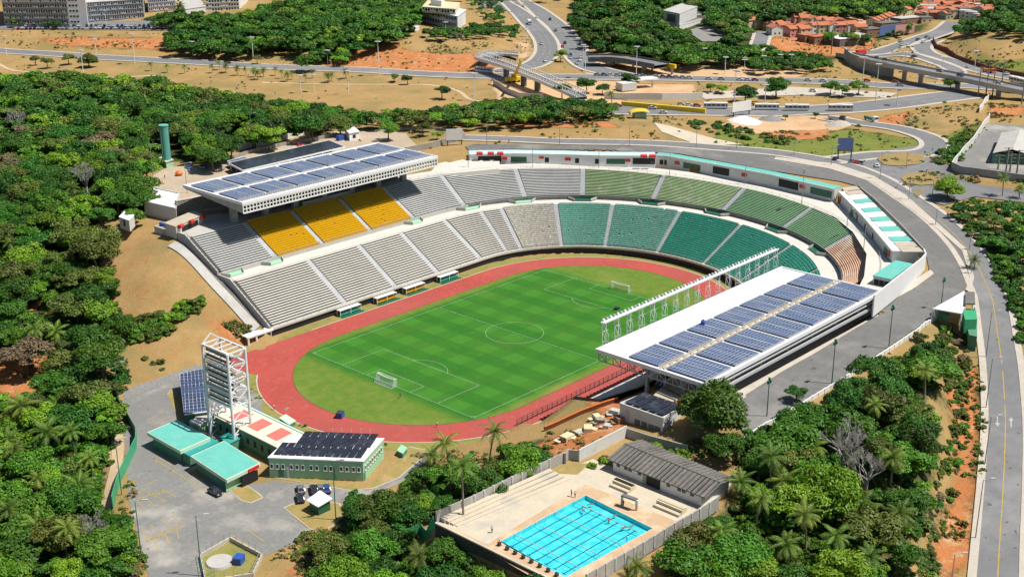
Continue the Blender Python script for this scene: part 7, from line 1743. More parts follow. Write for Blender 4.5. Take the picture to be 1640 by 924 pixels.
for i, (b, t) in enumerate((((1566, 156), (1569, 107)), ((1579, 152), (1582, 100)), ((1589, 155), (1591, 102)), ((1602, 154), (1605, 100)), ((1636, 168), (1637, 128)), ((1331, 88), (1330, 38)), ((1388, 70), (1388, 30)), ((1345, 72), (1344, 44)), ((1610, 282), (1612, 236)), ((1617, 276), (1619, 246)), ((1628, 280), (1629, 240)), ((1598, 272), (1598, 248)))):
    lamp(b, t, "dark power pole with cross arms " + ("in the cluster above the white boundary wall" if i < 5 else ("near the hillside houses" if i < 8 else "on the walled yard's edge")), "power poles "+str(0 if i < 5 else 1 if i < 8 else 2), None, 'woodpole', 'pylon', "power_pole", r=.3)
fo = []
for b, t in (((294, 208), (292, 168)), ((403, 225), (402, 182)), ((502, 205), (502, 176)), ((247, 300), (244, 232))):
    e = lamp(b, t, "grey pole with a lamp rising out of the forest, " + {294: "above the turquoise tower", 403: "by the white zigzag wall", 502: "over the tree strip", 247: "next to the forecourt planter"}[b[0]], "forest poles", None, 'pole', 'arm'); fo.append(e)
# training poles, roller, small gear on the track
for i in range(5):
    x, y = onz(533+i*15, 697-(.0), 0); o = MB(); o.tube([(x, y, 0), (x, y, 2.2)], [.05, .04], 6); o.tube([(x, y, 0), (x, y, .08)], [.3, .3], 10); tag(o.build("marker_pole", MT['steel']), "thin white marker pole in the row across the near end of the red track", "pole", "marker poles on the track")
x, y = onz(545, 668, 0); e = empty("high_jump_mat", (x, y, 0), 0, "blue padded block standing on the inner edge of the red track", "mat"); o = MB(); o.box((x, y, .75), (2.2, 1.7, 1.4), .5); o.build("pad", MT['blue'], e); o = MB(); o.box((x, y, 1.5), (2.3, 1.8, .1), .5); o.build("cover", MT['cloth'], e)
x, y = onz(1126, 519, 23.5); o = MB(); o.tube([(x, y, 23.4), (x, y, 24.2), (x, y, 24.8)], [.6, .7, .3], 10); tag(o.build("blue_barrel", MT['blue']), "blue barrel left on the solar panels of the low roof", "barrel")
x, y = onz(987, 496, 0); o = MB(); o.box((x, y, .5), (1.6, 1.0, .8), .4); o.tube([(x+.9, y-.5, .4), (x+.9, y+.5, .4)], [.4, .4], 10); o.beam((x-.6, y, .8), (x-1.3, y, 1.3), .08); tag(o.build("lawn_roller", MT['darksteel']), "small grey mowing machine on the far penalty area", "mower")
x, y = onz(459, 655, 0); o = MB(); o.box((x, y, .05), (1.8, .9, .1), .3); tag(o.build("track_drain", MT['cobble']), "grey drain cover on the bend of the red track near the light tower", "drain cover")
x, y = onz(1498, 286, 24.3); o = MB(); o.beam(tuple([*onz(1480, 290, 24), 24.2]), tuple([*onz(1487, 276, 24), 26]), .35); tag(o.build("fallen_mast", MT['brickwall']), "leaning reddish mast on the small round lawn of the roundabout", "mast")
x, y, z = G(1437, 302); o = MB(); o.box((x, y, z+1.3), (1.3, .12, 1.2), .6); o.tube([(x, y, z), (x, y, z+1.0)], [.06, .06], 6); tag(o.build("road_sign", MT['white']), "small white road sign panel beside the ring road pavement", "sign")
# ------------------------------------------------------------------ people
def person_mesh(pose):
    s = 1.0
    J = dict(pel=(0, 0, .95), ch=(0, .0, 1.32), nk=(0, 0, 1.48), hd=(0, .02, 1.60), tp=(0, .02, 1.72), shl=(.19, 0, 1.42), ell=(.25, .0, 1.14), hal=(.27, .10, .88), shr=(-.19, 0, 1.42), elr=(-.25, 0, 1.14), har=(-.27, .08, .88), hil=(.10, 0, .90), knl=(.11, .04, .5), anl=(.11, 0, .08), tol=(.12, .16, .03), hir=(-.10, 0, .90), knr=(-.11, .02, .5), anr=(-.11, -.06, .08), tor=(-.12, .10, .03))
    if pose == 'walk': J.update(knl=(.11, .22, .52), anl=(.11, .28, .08), tol=(.12, .44, .04), knr=(-.11, -.08, .5), anr=(-.11, -.32, .14), tor=(-.12, -.2, .03), hal=(.27, -.15, .92), har=(-.27, .25, .95))
    if pose == 'swim': J = {k: (v[0], v[2]-1.0, .0+v[1]*.4) for k, v in J.items()}; J.update(ell=(.3, .7, 0), hal=(.25, .95, 0))
    if pose == 'wade': J.update(ell=(.42, .1, 1.3), hal=(.6, .3, 1.3), elr=(-.42, .1, 1.3), har=(-.6, .3, 1.28))
    E_ = [('pel', 'ch'), ('ch', 'nk'), ('nk', 'hd'), ('hd', 'tp'), ('ch', 'shl'), ('shl', 'ell'), ('ell', 'hal'), ('ch', 'shr'), ('shr', 'elr'), ('elr', 'har'), ('pel', 'hil'), ('hil', 'knl'), ('knl', 'anl'), ('anl', 'tol'), ('pel', 'hir'), ('hir', 'knr'), ('knr', 'anr'), ('anr', 'tor')]
    Rr = dict(pel=.15, ch=.16, nk=.06, hd=.105, tp=.07, shl=.07, ell=.05, hal=.035, shr=.07, elr=.05, har=.035, hil=.10, knl=.065, anl=.045, tol=.04, hir=.10, knr=.065, anr=.045, tor=.04)
    ks = list(J); me = bpy.data.meshes.new("person"); me.from_pydata([J[k] for k in ks], [(ks.index(a), ks.index(b)) for a, b in E_], [])
    ob = bpy.data.objects.new("person_tmp", me); COL.objects.link(ob); md = ob.modifiers.new("s", 'SKIN'); sv = me.skin_vertices[0].data
    for i, k in enumerate(ks): sv[i].radius = (Rr[k], Rr[k]*(.75 if k in ('ch', 'pel') else 1)); sv[i].use_root = (k == 'pel')
    sb = ob.modifiers.new("b", 'SUBSURF'); sb.levels = 1; sb.render_levels = 1
    bpy.context.view_layer.update(); dg = bpy.context.evaluated_depsgraph_get(); m2 = bpy.data.meshes.new_from_object(ob.evaluated_get(dg)); m2.name = "person"
    bpy.data.objects.remove(ob); m2.materials.clear(); m2.materials.append(MT['skin']); m2.materials.append(MT['cloth']); m2.materials.append(MT['clothw'])
    return m2
PM = {k: person_mesh(k) for k in ('stand', 'walk', 'swim', 'wade')}
def dress(me, top, bottom):
    m2 = me.copy()
    for p in m2.polygons:
        z = p.center.z
        p.material_index = (top if 1.0 < z < 1.46 and abs(p.center.x) < .24 else bottom if .45 < z <= 1.0 and abs(p.center.x) < .2 else 0)
    return m2
DR = {('stand', 0): dress(PM['stand'], 1, 1), ('stand', 1): dress(PM['stand'], 2, 1), ('walk', 0): dress(PM['walk'], 1, 1), ('walk', 1): dress(PM['walk'], 2, 1)}
def person(px, z, pose, label, v=0, dz=0.0, rz=None, group=None):
    x, y = onz(*px, z) if z is not None else G(*px)[:2]; zz = z if z is not None else H(x, y)
    o = bpy.data.objects.new("person", DR.get((pose, v), PM[pose])); COL.objects.link(o); o.location = (x, y, zz+dz); o.rotation_euler = (0, 0, RND.uniform(0, 6.28) if rz is None else rz); tag(o, label, "person", group); return o
person((641, 637), 0, 'stand', "person in dark clothes standing near the goal at the open end of the pitch"); person((1007, 468), 0, 'stand', "person in dark clothes beside the goal at the curved end")
person((439, 656), 0, 'walk', "person in a white top walking on the outer lane of the red track", 1); person((700, 684), 0, 'walk', "person on the inner edge of the track near the coconut palms", 1)
person((921, 797), POOLZ, 'stand', "person in a white top standing at the corner of the pool deck", 1, .06); person((915, 795), POOLZ, 'stand', "bare chested person at the corner of the pool deck", 0, .06); person((998, 812), POOLZ, 'stand', "person in dark clothes under the dark portal frame by the pool", 0, .06); person((1004, 868), POOLZ, 'stand', "person standing alone on the forest side of the pool deck", 1, .06); person((788, 853), POOLZ, 'stand', "person walking across the pale terrace near the starting blocks", 1, .06)
for px, lab in (((934, 815), "swimmer near the corner of the pool deck"), ((946, 806), "swimmer close to the far pool edge"), ((975, 832), "wading swimmer in the middle lanes"), ((1011, 841), "swimmer by the pool edge nearest the portal frame"), ((1000, 843), "swimmer in the lane nearest the forest wall"), ((985, 824), "swimmer beside the rope nearest the pool house")):
    person(px, POOLZ, 'wade' if 'wading' in lab else 'swim', lab, 0, -1.15 if 'wading' in lab else -.13)
for px, lab in (((1493, 242), "person walking on the service road bend beside the shrubs"), ((1481, 248), "person walking at the edge of the round lawn by the shrubs"), ((1300, 232), "person walking along the outer road below the green verge"), ((815, 230), "person walking along the outer road behind the white kiosk row")):
    person(px, None, 'walk', lab, 0)
for px, lab in (((1043, 265), "person in a white top before the dark opening of the white kiosk row"), ((1046, 265), "person in dark clothes before the dark opening of the white kiosk row")): person(px, 22.6, 'stand', lab, int('white top' in lab), .1)
for px, lab in (((245, 291), "person sitting group at the forest edge of the forecourt"), ((264, 287), "person crossing the paved forecourt")): person(px, 24.1, 'walk', lab.replace("sitting group", "walking"), 0)
SINGLES = (((1140, 694), 1.6, 'mid', "big leafy tree beside the low solar roof's corner, its crown over the white plant building"), ((1518, 320), 1.2, 'bright', "round bright tree alone at the roundabout, its shadow on the road"), ((622, 226), 1.05, 'bright', "light green tree on the dry grass behind the main stand roof"), ((678, 219), .8, 'olive', "thin olive tree on the dry grass near the white billboard"), ((545, 218), 1.2, 'olive', "wide olive tree by the white gate house"), ((216, 345), 1.15, 'mid', "spreading dark tree beside the white flat roofed block at the forest edge"),
    ((700, 224), .5, 'bright', "slender young tree between the dry grass and the stepped stone wall"), ((1275, 645), .55, 'deep', "small dark tree overhanging the white parapet of the ring road"), ((1160, 740), 1.0, 'mid', "leafy tree behind the pool house end"), ((900, 160), 1.1, 'deep', "dark tree at the foot of the footbridge"), ((898, 100), .9, 'bright', "bright green tree on the boulevard's dividing strip"),
    ((1193, 164), 1.2, 'deep', "wide dark tree on the plaza near the pale lamp mast"), ((1243, 157), 1.5, 'deep', "largest dark tree on the dry plaza between the avenues"), ((1329, 152), .9, 'mid', "left tree of the trio on the pale plaza"), ((1348, 156), .9, 'mid', "middle tree of the trio on the pale plaza"), ((1374, 153), 1.0, 'mid', "right tree of the trio on the pale plaza"),
    ((1138, 148), .6, 'mid', "small tree on the dry plaza beside the long white wall's end"), ((1156, 151), .7, 'bright', "light small tree on the dry plaza beside the black car"), ((1004, 139), .9, 'deep', "dark tree before the petrol station"), ((1015, 142), .8, 'deep', "second dark tree before the petrol station"), ((940, 150), 1.1, 'deep', "dark round tree beneath the footbridge's lower end"), ((965, 152), .8, 'deep', "dark tree between the footbridge and the long white wall"),
    ((57, 105), .8, 'olive', "leftmost olive tree of the four on the dry avenue verge"), ((77, 110), .9, 'olive', "second olive tree of the four on the dry avenue verge"), ((110, 104), 1.0, 'olive', "third olive tree of the four on the dry avenue verge"), ((142, 108), 1.2, 'olive', "largest olive tree of the four on the dry avenue verge"), ((92, 47), .75, 'mid', "round tree standing on the orange embankment below the office car park"), ((412, 103), .7, 'olive', "olive shrub like tree alone at the avenue's edge"),
    ((631, 132), .7, 'olive', "small olive tree on the dry slope before the red cutting"), ((653, 136), .7, 'olive', "olive tree beside the footpath on the dry slope"), ((708, 160), 1.0, 'deep', "dense dark tree on the dry slope above the tree strip"), ((652, 62), .5, 'mid', "little tree on the top edge of the red cutting"), ((1305, 190), .4, 'olive', "thin young tree beside the lower avenue's buses"), ((1375, 208), .35, 'olive', "sapling beside the construction trucks"), ((1258, 193), .35, 'mid', "sapling on the bare construction ground"), ((1522, 146), .9, 'mid', "bushy palm like tree under the overpass piers"), ((1325, 835), 1.45, 'bright', "bright yellow green round tree in the forest beside the pool wall"))
PALMSPOTS = (((722, 790), (716, 704), 0, 1.25, "tall coconut palm left of the pair between the mint green block and the pool"), ((742, 828), (743, 741), 3, 1.2, "coconut palm standing at the end of the pool terrace"), ((783, 762), (787, 690), 0, 1.15, "tall coconut palm against the red track"), ((678, 935), (676, 890), 1, 1.2, "coconut palm by the stepped green panel fence"), ((1605, 315), (1600, 284), 1, 1.0, "coconut palm before the grey green street wall of the walled yard"), ((1632, 318), (1634, 300), 1, .9, "smaller palm farther along the grey green street wall"),
    ((1018, 935), (1016, 905), 1, 1.1, "palm pushing against the precast wall by the pool"), ((1338, 900), (1338, 852), 0, 1.2, "coconut palm with yellowed fronds in the forest below the bright tree"), ((1440, 860), (1441, 824), 1, 1.25, "wide palm at the forest edge near the dry cut slope"), ((1258, 905), (1256, 868), 1, 1.2, "palm low in the forest beside the bottom picture centre"), ((1232, 790), (1232, 730), 2, 1.0, "palm behind the pool house in the forest"), ((1255, 800), (1256, 770), 2, 1.0, "palm beside the bright round tree in the pool side forest"), ((1300, 745), (1303, 715), 2, 1.0, "palm under the grey bare tree"),
    ((1185, 800), (1190, 772), 2, .9, "palm against the wall at the end of the pool house"), ((1395, 930), (1395, 890), 1, 1.1, "palm half buried in the forest near the bottom edge"), ((82, 735), (80, 690), 2, 1.25, "oil palm with yellow green fronds left of the sand path"), ((42, 690), (40, 650), 2, 1.25, "dark oil palm above the yellow green one"), ((65, 880), (62, 840), 2, 1.1, "upright palm in the thick growth at the lower corner"), ((115, 330), (112, 300), 1, 1.2, "palm standing out of the dense forest near the bare brown tree"), ((448, 222), (446, 190), 1, 1.0, "slim palm by the white zigzag wall"), ((480, 218), (478, 178), 3, .9, "tall slim palm over the tree strip"), ((426, 196), (424, 180), 1, .9, "palm in the tree strip above the forecourt"), ((980, 176), (978, 150), 1, 1.1, "coconut palm before the long white wall"), ((845, 185), (844, 165), 1, .9, "palm in the tree strip behind the dry slope"), ((288, 26), (287, 10), 2, 1.4, "big palm beside the office wing"),
    ((1560, 430), (1563, 415), 1, .9, "palm on the bank right of the access road"), ((1590, 372), (1592, 350), 1, 1.0, "palm in the shrubs below the grey green street wall"), ((140, 420), (138, 385), 1, 1.1, "palm in the forest opposite the dry grass slope"), ((20, 430), (20, 390), 1, 1.1, "palm in the forest by the left edge"), ((692, 745), (690, 728), 2, .8, "young palm beside the end of the red track"), ((95, 560), (94, 530), 2, 1.0, "palm among the orange clearings of the forest"))
BARE = (((1350, 765), 2.6, 0, "large grey bare tree in the forest beside the pool"), ((1385, 795), 2.0, 1, "smaller grey bare tree next to the large one by the pool"), ((147, 870), 1.5, 1, "grey bare tree by the sand path"), ((140, 310), 2.2, 0, "brownish bare tree rising over the dense forest"), ((32, 215), 2.2, 1, "pale bare tree in the dense forest near the left edge"), ((10, 935), 1.1, 0, "bare grey branches in the lower corner of the thick growth"), ((640, 925), .7, 1, "bare shrub in the grove by the stepped green fence"), ((350, 225), 1.0, 1, "bare tree beside the orange clearing near the turquoise tower"))
# ------------------------------------------------------------------ trees
def crown_mesh(name, seed, R=5.0, Hc=5.0, nl=16, per=170, leaf=.42, flat_=.75, openness=.25):
    r = np.random.RandomState(seed); V = []; F = []
    lobes = []
    for i in range(nl):
        a = r.uniform(0, 2*math.pi); q = math.sqrt(r.uniform(0.0, 1.0))*.74; h = r.uniform(.15, .80)*(1-.55*q*q)+.12
        lobes.append((np.array([math.cos(a)*q*R, math.sin(a)*q*R, h*Hc]), R*r.uniform(.24, .42)))
    pts = []; nrm = []; sz = []
    for c, lr in lobes:
        n = int(per*(lr/(R*.33))**2)
        d = r.normal(size=(n, 3)); d[:, 2] = np.abs(d[:, 2])*1.0-.35*(r.rand(n) < .35)*np.abs(d[:, 2])*2; d /= np.linalg.norm(d, axis=1)[:, None]
        rad_ = lr*(1-.35*r.rand(n)**2)*(1+.12*r.normal(size=n)); p = c+d*rad_[:, None]*np.array([1, 1, flat_])
        pts.append(p); nn = d*.9+np.array([0, 0, .55])+r.normal(size=(n, 3))*.55; nrm.append(nn); sz.append(leaf*r.uniform(.55, 1.35, n))
    P = np.concatenate(pts); N = np.concatenate(nrm); S = np.concatenate(sz)
    N /= np.linalg.norm(N, axis=1)[:, None]; t = np.cross(N, r.normal(size=N.shape)); t /= np.linalg.norm(t, axis=1)[:, None]; b = np.cross(N, t)
    q = [P-t*S[:, None]*.5-b*S[:, None]*.32, P+t*S[:, None]*.5-b*S[:, None]*.2, P+t*S[:, None]*.45+b*S[:, None]*.34, P-t*S[:, None]*.42+b*S[:, None]*.3]
    V = np.stack(q, 1).reshape(-1, 3); F = np.arange(len(V)).reshape(-1, 4)
    me = bpy.data.meshes.new(name); me.from_pydata(V.tolist(), [], F.tolist()); me.materials.append(LEAF['deep']); me.update(); return me
def trunk_mesh(name, seed, h=6.0, r0=.28, bare=False):
    r = random.Random(seed); o = MB()
    top = (r.uniform(-.5, .5), r.uniform(-.5, .5), h*.55); o.tube([(0, 0, -.8), (top[0]*.4, top[1]*.4, h*.3), top], [r0*1.3, r0, r0*.75], 7)
    for i in range(5):
        a = i*1.26+r.uniform(-.3, .3); l = h*.45; e = (top[0]+math.cos(a)*l*.8, top[1]+math.sin(a)*l*.8, top[2]+l*r.uniform(.5, .9)); m = tuple((top[k]+e[k])/2+(0, 0, .25)[k] for k in range(3)); o.tube([top, m, e], [r0*.55, r0*.38, r0*.16], 5)
    me_o = o.build(name, MT['trunk']); me = me_o.data; bpy.data.objects.remove(me_o); return me
CROWNS = [crown_mesh("crown", 100+i, nl=[14, 18, 12, 20, 16, 15, 22, 13][i], per=[310, 280, 340, 250, 300, 310, 235, 330][i], flat_=[.8, .7, .9, .65, .8, .75, .7, .85][i], Hc=[5, 4.4, 5.8, 4.0, 5.2, 4.8, 4.4, 5.4][i]) for i in range(8)]
BIGC = [crown_mesh("crown", 700+i, nl=[26, 34][i], per=[330, 300][i], leaf=.36, Hc=[6.4, 7.0][i], flat_=.85) for i in range(2)]
BUSHES = [crown_mesh("foliage", 300+i, R=1.6, Hc=1.7, nl=9, per=80, leaf=.34) for i in range(4)]
LOWC = [crown_mesh("crown_far", 500+i, nl=10, per=95, leaf=.85, Hc=[5, 4.4, 5.4][i]) for i in range(3)]
TRUNKS = [trunk_mesh("trunk", 40+i) for i in range(4)]
def palm_parts(seed, nfr=20, L=3.4, h=8.0, lean=.8):
    r = random.Random(seed); o = MB(); pts = [(0, 0, -.6)]
    for k in range(1, 7): t = k/6; pts.append((lean*t*t, lean*.4*t*t, h*t))
    o.tube(pts, [.24, .2, .18, .17, .16, .15, .16], 8); tm = o.build("t", MT['palmtrunk']); tme = tm.data; bpy.data.objects.remove(tm)
    c = Vector(pts[-1]); o = MB()
    for i in range(nfr):
        a = 2.4*i+r.uniform(-.2, .2); el = rad(72)-rad(105)*(i/nfr)**.9+r.uniform(-.1, .1); l = L*r.uniform(.85, 1.1); d = Vector((math.cos(a), math.sin(a), 0)); prev = c.copy(); n = 12; side = Vector((-d.y, d.x, 0))
        for k in range(n):
            t = (k+1)/n; e2 = el-rad(70)*t**1.5; stp = (d*math.cos(e2)+Vector((0, 0, 1))*math.sin(e2))*(l/n); nx = prev+stp; wl = .75*math.sin(math.pi*(.12+.86*t))*(L/3.4)
            o.beam(prev, nx, .05)
            for s in (-1, 1):
                for f in (.25, .75):
                    b0 = prev.lerp(nx, f); tip = b0+side*s*wl+stp.normalized()*wl*.55-Vector((0, 0, wl*r.uniform(.25, .6))); w_ = stp*.22
                    o.tri(b0-w_, b0+w_, tip)
            prev = nx
    fm = o.build("f", LEAF['palm']); fme = fm.data; bpy.data.objects.remove(fm); return tme, fme
PALMS = [palm_parts(1, h=8.5, lean=1.2), palm_parts(2, h=7.0, lean=-.6), palm_parts(3, nfr=24, L=4.6, h=4.5, lean=.2), palm_parts(4, nfr=16, h=9.5, lean=.9)]
def dead_mesh(seed):
    r = random.Random(seed); o = MB()
    def grow_(p, d, l, rr, dep):
        q = p+d*l; o.tube([tuple(p), tuple((p+q)/2+Vector((r.uniform(-.1, .1), r.uniform(-.1, .1), 0))*l), tuple(q)], [rr, rr*.85, rr*.7], 5, cap=False)
        if dep == 0: return
        for _ in range(3 if dep > 1 else 4):
            nd = (d+Vector((r.uniform(-1, 1), r.uniform(-1, 1), r.uniform(-.15, .8)))*.85).normalized(); grow_(q, nd, l*r.uniform(.62, .85), rr*.6, dep-1)
    grow_(Vector((0, 0, -.5)), Vector((0, 0, 1)), 1.7, .2, 6); ob = o.build("b", MT['deadwood']); me = ob.data; bpy.data.objects.remove(ob); return me
DEAD = [dead_mesh(5), dead_mesh(8)]
def mesh_obj(name, me, parent, m=None, loc=(0, 0, 0), scale=(1, 1, 1), rz=0):
    o = bpy.data.objects.new(name, me); COL.objects.link(o); o.parent = parent; o.location = loc; o.scale = scale; o.rotation_euler = (0, 0, rz)
    if m is not None: o.material_slots[0].link = 'OBJECT'; o.material_slots[0].material = m
    return o
LN = {'deep': "dark green", 'mid': "mid green", 'bright': "bright yellow green", 'olive': "dull olive", 'brown': "brownish dry"}
def tree(x, y, s, leaf, label, group=None, name="broadleaf_tree", k=None, hs=1.0, cat="tree", zs=1.0):
    z = H(x, y); e = empty(name, (x, y, z), 0, label, cat, group); k = RND.randrange(8) if k is None else k; rz = RND.uniform(0, 6.28)
    mesh_obj("trunk", TRUNKS[k % 4], e, None, scale=(s, s, s*hs), rz=rz)
    mesh_obj("crown", BIGC[k % 2] if zs > 1 else CROWNS[k], e, LEAF[leaf], loc=(0, 0, (1.3 if zs > 1 else 2.6)*s*hs), scale=(s*RND.uniform(.9, 1.1), s*RND.uniform(.9, 1.1), s*zs*RND.uniform(.85, 1.1)), rz=rz); return e
def bush(x, y, s, leaf, label, group=None, name="shrub", z=None):
    o = bpy.data.objects.new(name, RND.choice(BUSHES)); COL.objects.link(o); o.location = (x, y, (H(x, y) if z is None else z)-.25*s); o.scale = (s, s, s*RND.uniform(.7, 1.0)); o.rotation_euler = (0, 0, RND.uniform(0, 6)); o.material_slots[0].link = 'OBJECT'; o.material_slots[0].material = LEAF[leaf]; return tag(o, label, "shrub", group)
def palm(px, top, label, k=0, group=None, s=None, z=None, leaf='palm'):
    """px: foot of the palm; top: pixel of the crown's heart (or None)"""
    x, y, zz = G(*px) if z is None else (*onz(*px, z), z)
    base = [8.5, 7.0, 4.5, 9.5][k]
    if s is None: s = 1.0
    h = height_of(px, zz, top) if top else base*s
    h = max(2.0, min(h, 14)); e = empty("palm_tree", (x, y, zz), 0, label, "palm", group); rz = RND.uniform(0, 6.28); f = h/base
    mesh_obj("trunk", PALMS[k][0], e, None, scale=(s, s, f), rz=rz); lean = [1.2, -.6, .2, .9][k]*s
    # fronds keep their own size: shift so that the heart meets the trunk's top
    mesh_obj("fronds", PALMS[k][1], e, LEAF[leaf], loc=(0, 0, h-base*s), scale=(s, s, s), rz=rz); return e
HOLES = [P2(s) for s in ("35,490 95,482 92,512 45,515", "0,575 80,565 95,600 30,640 0,640", "1095,50 1135,36 1172,54 1150,72 1110,72", "1058,12 1138,18 1136,48 1062,48", "240,225 300,215 300,262 250,262", "610,36 632,36 632,46 610,46", "1190,715 1215,715 1215,745 1190,745", "930,22 1000,28 1000,36 930,32", "350,205 400,200 390,225 350,228", "645,845 706,835 706,885 645,890", "1190,800 1150,830 1160,812", "972,80 1095,96 1095,116 972,98", "480,780 548,780 566,845 545,868 490,856")]
def road_clear(x, y, m):
    for k, (ln, z, w) in ROADW.items():
        if np.min((ln[:, 0]-x)**2+(ln[:, 1]-y)**2) < (w/2+m)**2: return False
    return True
PG = [(p, 'oil palm with pale fronds in the thick growth beside the sand path') for p in ((25, 765), (120, 735), (62, 810), (130, 810), (22, 870), (108, 900), (150, 775), (14, 735), (60, 570))]
PG += [(p, 'palm among the broadleaf trees of the forest beside the pool') for p in ((1210, 850), (1290, 885), (1375, 855), (1150, 905), (1425, 790), (1480, 640), (1395, 690))]
KEEP = []
for p, _ in PG: g_ = G(*p); KEEP.append((g_[0], g_[1], 3.6)); g_ = G(p[0]+2, p[1]+14); KEEP.append((g_[0], g_[1], 2.6))
for q in SINGLES: g_ = G(*q[0]); KEEP.append((g_[0], g_[1], 4.2*q[1]))
for q in PALMSPOTS:
    g_ = G(*q[0]); KEEP.append((g_[0], g_[1], 4.6))
    if q[1]:
        for f in (.35, .7): g2 = G(q[0][0]+2, q[0][1]+22*f); KEEP.append((g2[0], g2[1], 3.0))
for q in BARE: g_ = G(*q[0]); KEEP.append((g_[0], g_[1], 4.0*q[1]))
cands = []
trng = random.Random(21)
for zi, (where, outline, sp, sr, mix, hf) in enumerate(ZONES):
    poly = P2(outline); kinds = []
    for q in mix.split(): a, b = q.split("*"); kinds += [a]*max(1, int(float(b)*4))
    gpts = [G(*p)[:2] if p[1] >= 0 else onz(p[0], max(p[1], -45), 32) for p in poly]
    xs = [p[0] for p in gpts]; ys = [p[1] for p in gpts]; x0, x1, y0, y1 = min(xs)-20, max(xs)+20, min(ys)-20, max(ys)+20
    arr = []
    x = x0
    while x < x1:
        y = y0
        while y < y1: arr.append((x+trng.uniform(-.42, .42)*sp, y+trng.uniform(-.42, .42)*sp)); y += sp
        x += sp
    for (x, y) in arr:
        s = trng.uniform(*sr); z = H(x, y); ps = proj(x, y, z+5.0*s*hf)
        pa = np.array([ps[0]]), np.array([ps[1]])
        if not inside(pa[0], pa[1], poly)[0]: continue
        if any(inside(pa[0], pa[1], hl)[0] for hl in HOLES): continue
        if not road_clear(x, y, 3.0): continue
        if any((x-a)**2+(y-b)**2 < c*c for a, b, c in KEEP): continue
        if inside(np.array([x]), np.array([y]), DECK)[0] or (front_d(x, y) < 48 and x > -2): continue
        d = math.dist((x, y, z), CAM); cands.append(((s/d if zi < OFFZ else 0), x, y, s, trng.choice(kinds), zi, hf))
cands.sort(key=lambda c: -c[0])
NIND = 268
for (_, x, y, s, lf, zi, hf) in cands[:NIND]:
    size = "small" if s < .85 else ("large" if s > 1.2 else "medium"); lab = "%s %s leafy tree %s" % (size, LN[lf], ZONES[zi][0].replace("left picture edge", "denser forest"))
    tree(x, y, s, lf, lab, lab+" group", hs=hf)
print("tree candidates", len(cands))
# the far woods: one object, copies placed on points
def scatter(name, pts, sz, kd, src, label):
    me = bpy.data.meshes.new(name); me.from_pydata(pts, [], [])
    me.attributes.new("tsize", 'FLOAT', 'POINT').data.foreach_set("value", sz); me.attributes.new("tkind", 'INT', 'POINT').data.foreach_set("value", kd); me.attributes.new("trot", 'FLOAT', 'POINT').data.foreach_set("value", [trng.uniform(0, 6.28) for _ in pts])
    ob = bpy.data.objects.new(name, me); COL.objects.link(ob); tag(ob, label, name.replace("_", " "), None, "stuff"); return scatter_nodes(ob, src)
def woodland(rest):
    src = bpy.data.collections.new("wood_sources"); k = 0; order = []
    for lf in ('deep', 'mid', 'bright', 'olive', 'brown'):
        for c in range(3):
            o = bpy.data.objects.new("wood_%02d" % k, LOWC[c].copy()); o.data.materials[0] = LEAF[lf]; src.objects.link(o); order.append((lf, c)); k += 1
    lfi = {'deep': 0, 'mid': 3, 'bright': 6, 'olive': 9, 'brown': 12}
    scatter("woodland", [(x, y, H(x, y)+2.3*s*hf) for (_, x, y, s, lf, zi, hf) in rest], [c[3] for c in rest], [lfi[c[4]]+trng.randrange(3) for c in rest], src, "far off mass of broadleaf forest crowns covering the hills and forest depths")
def scatter_nodes(ob, src):
    ng = bpy.data.node_groups.new("scatter_crowns", 'GeometryNodeTree'); ng.interface.new_socket("Geometry", in_out='INPUT', socket_type='NodeSocketGeometry'); ng.interface.new_socket("Geometry", in_out='OUTPUT', socket_type='NodeSocketGeometry')
    N = ng.nodes; Lk = ng.links; i_ = N.new("NodeGroupInput"); o_ = N.new("NodeGroupOutput"); iop = N.new("GeometryNodeInstanceOnPoints"); ci = N.new("GeometryNodeCollectionInfo")
    ci.inputs["Collection"].default_value = src; ci.inputs["Separate Children"].default_value = True; ci.inputs["Reset Children"].default_value = True; iop.inputs["Pick Instance"].default_value = True
    def att(nm, ty): a = N.new("GeometryNodeInputNamedAttribute"); a.data_type = ty; a.inputs["Name"].default_value = nm; return [s for s in a.outputs if s.enabled][0]
    Lk.new(i_.outputs[0], iop.inputs["Points"]); Lk.new(ci.outputs[0], iop.inputs["Instance"]); Lk.new(att("tkind", 'INT'), iop.inputs["Instance Index"]); Lk.new(att("tsize", 'FLOAT'), iop.inputs["Scale"])
    cx = N.new("ShaderNodeCombineXYZ"); Lk.new(att("trot", 'FLOAT'), cx.inputs[2]); Lk.new(cx.outputs[0], iop.inputs["Rotation"]); Lk.new(iop.outputs[0], o_.inputs[0]); md = ob.modifiers.new("scatter", 'NODES'); md.node_group = ng
woodland(cands[NIND:])
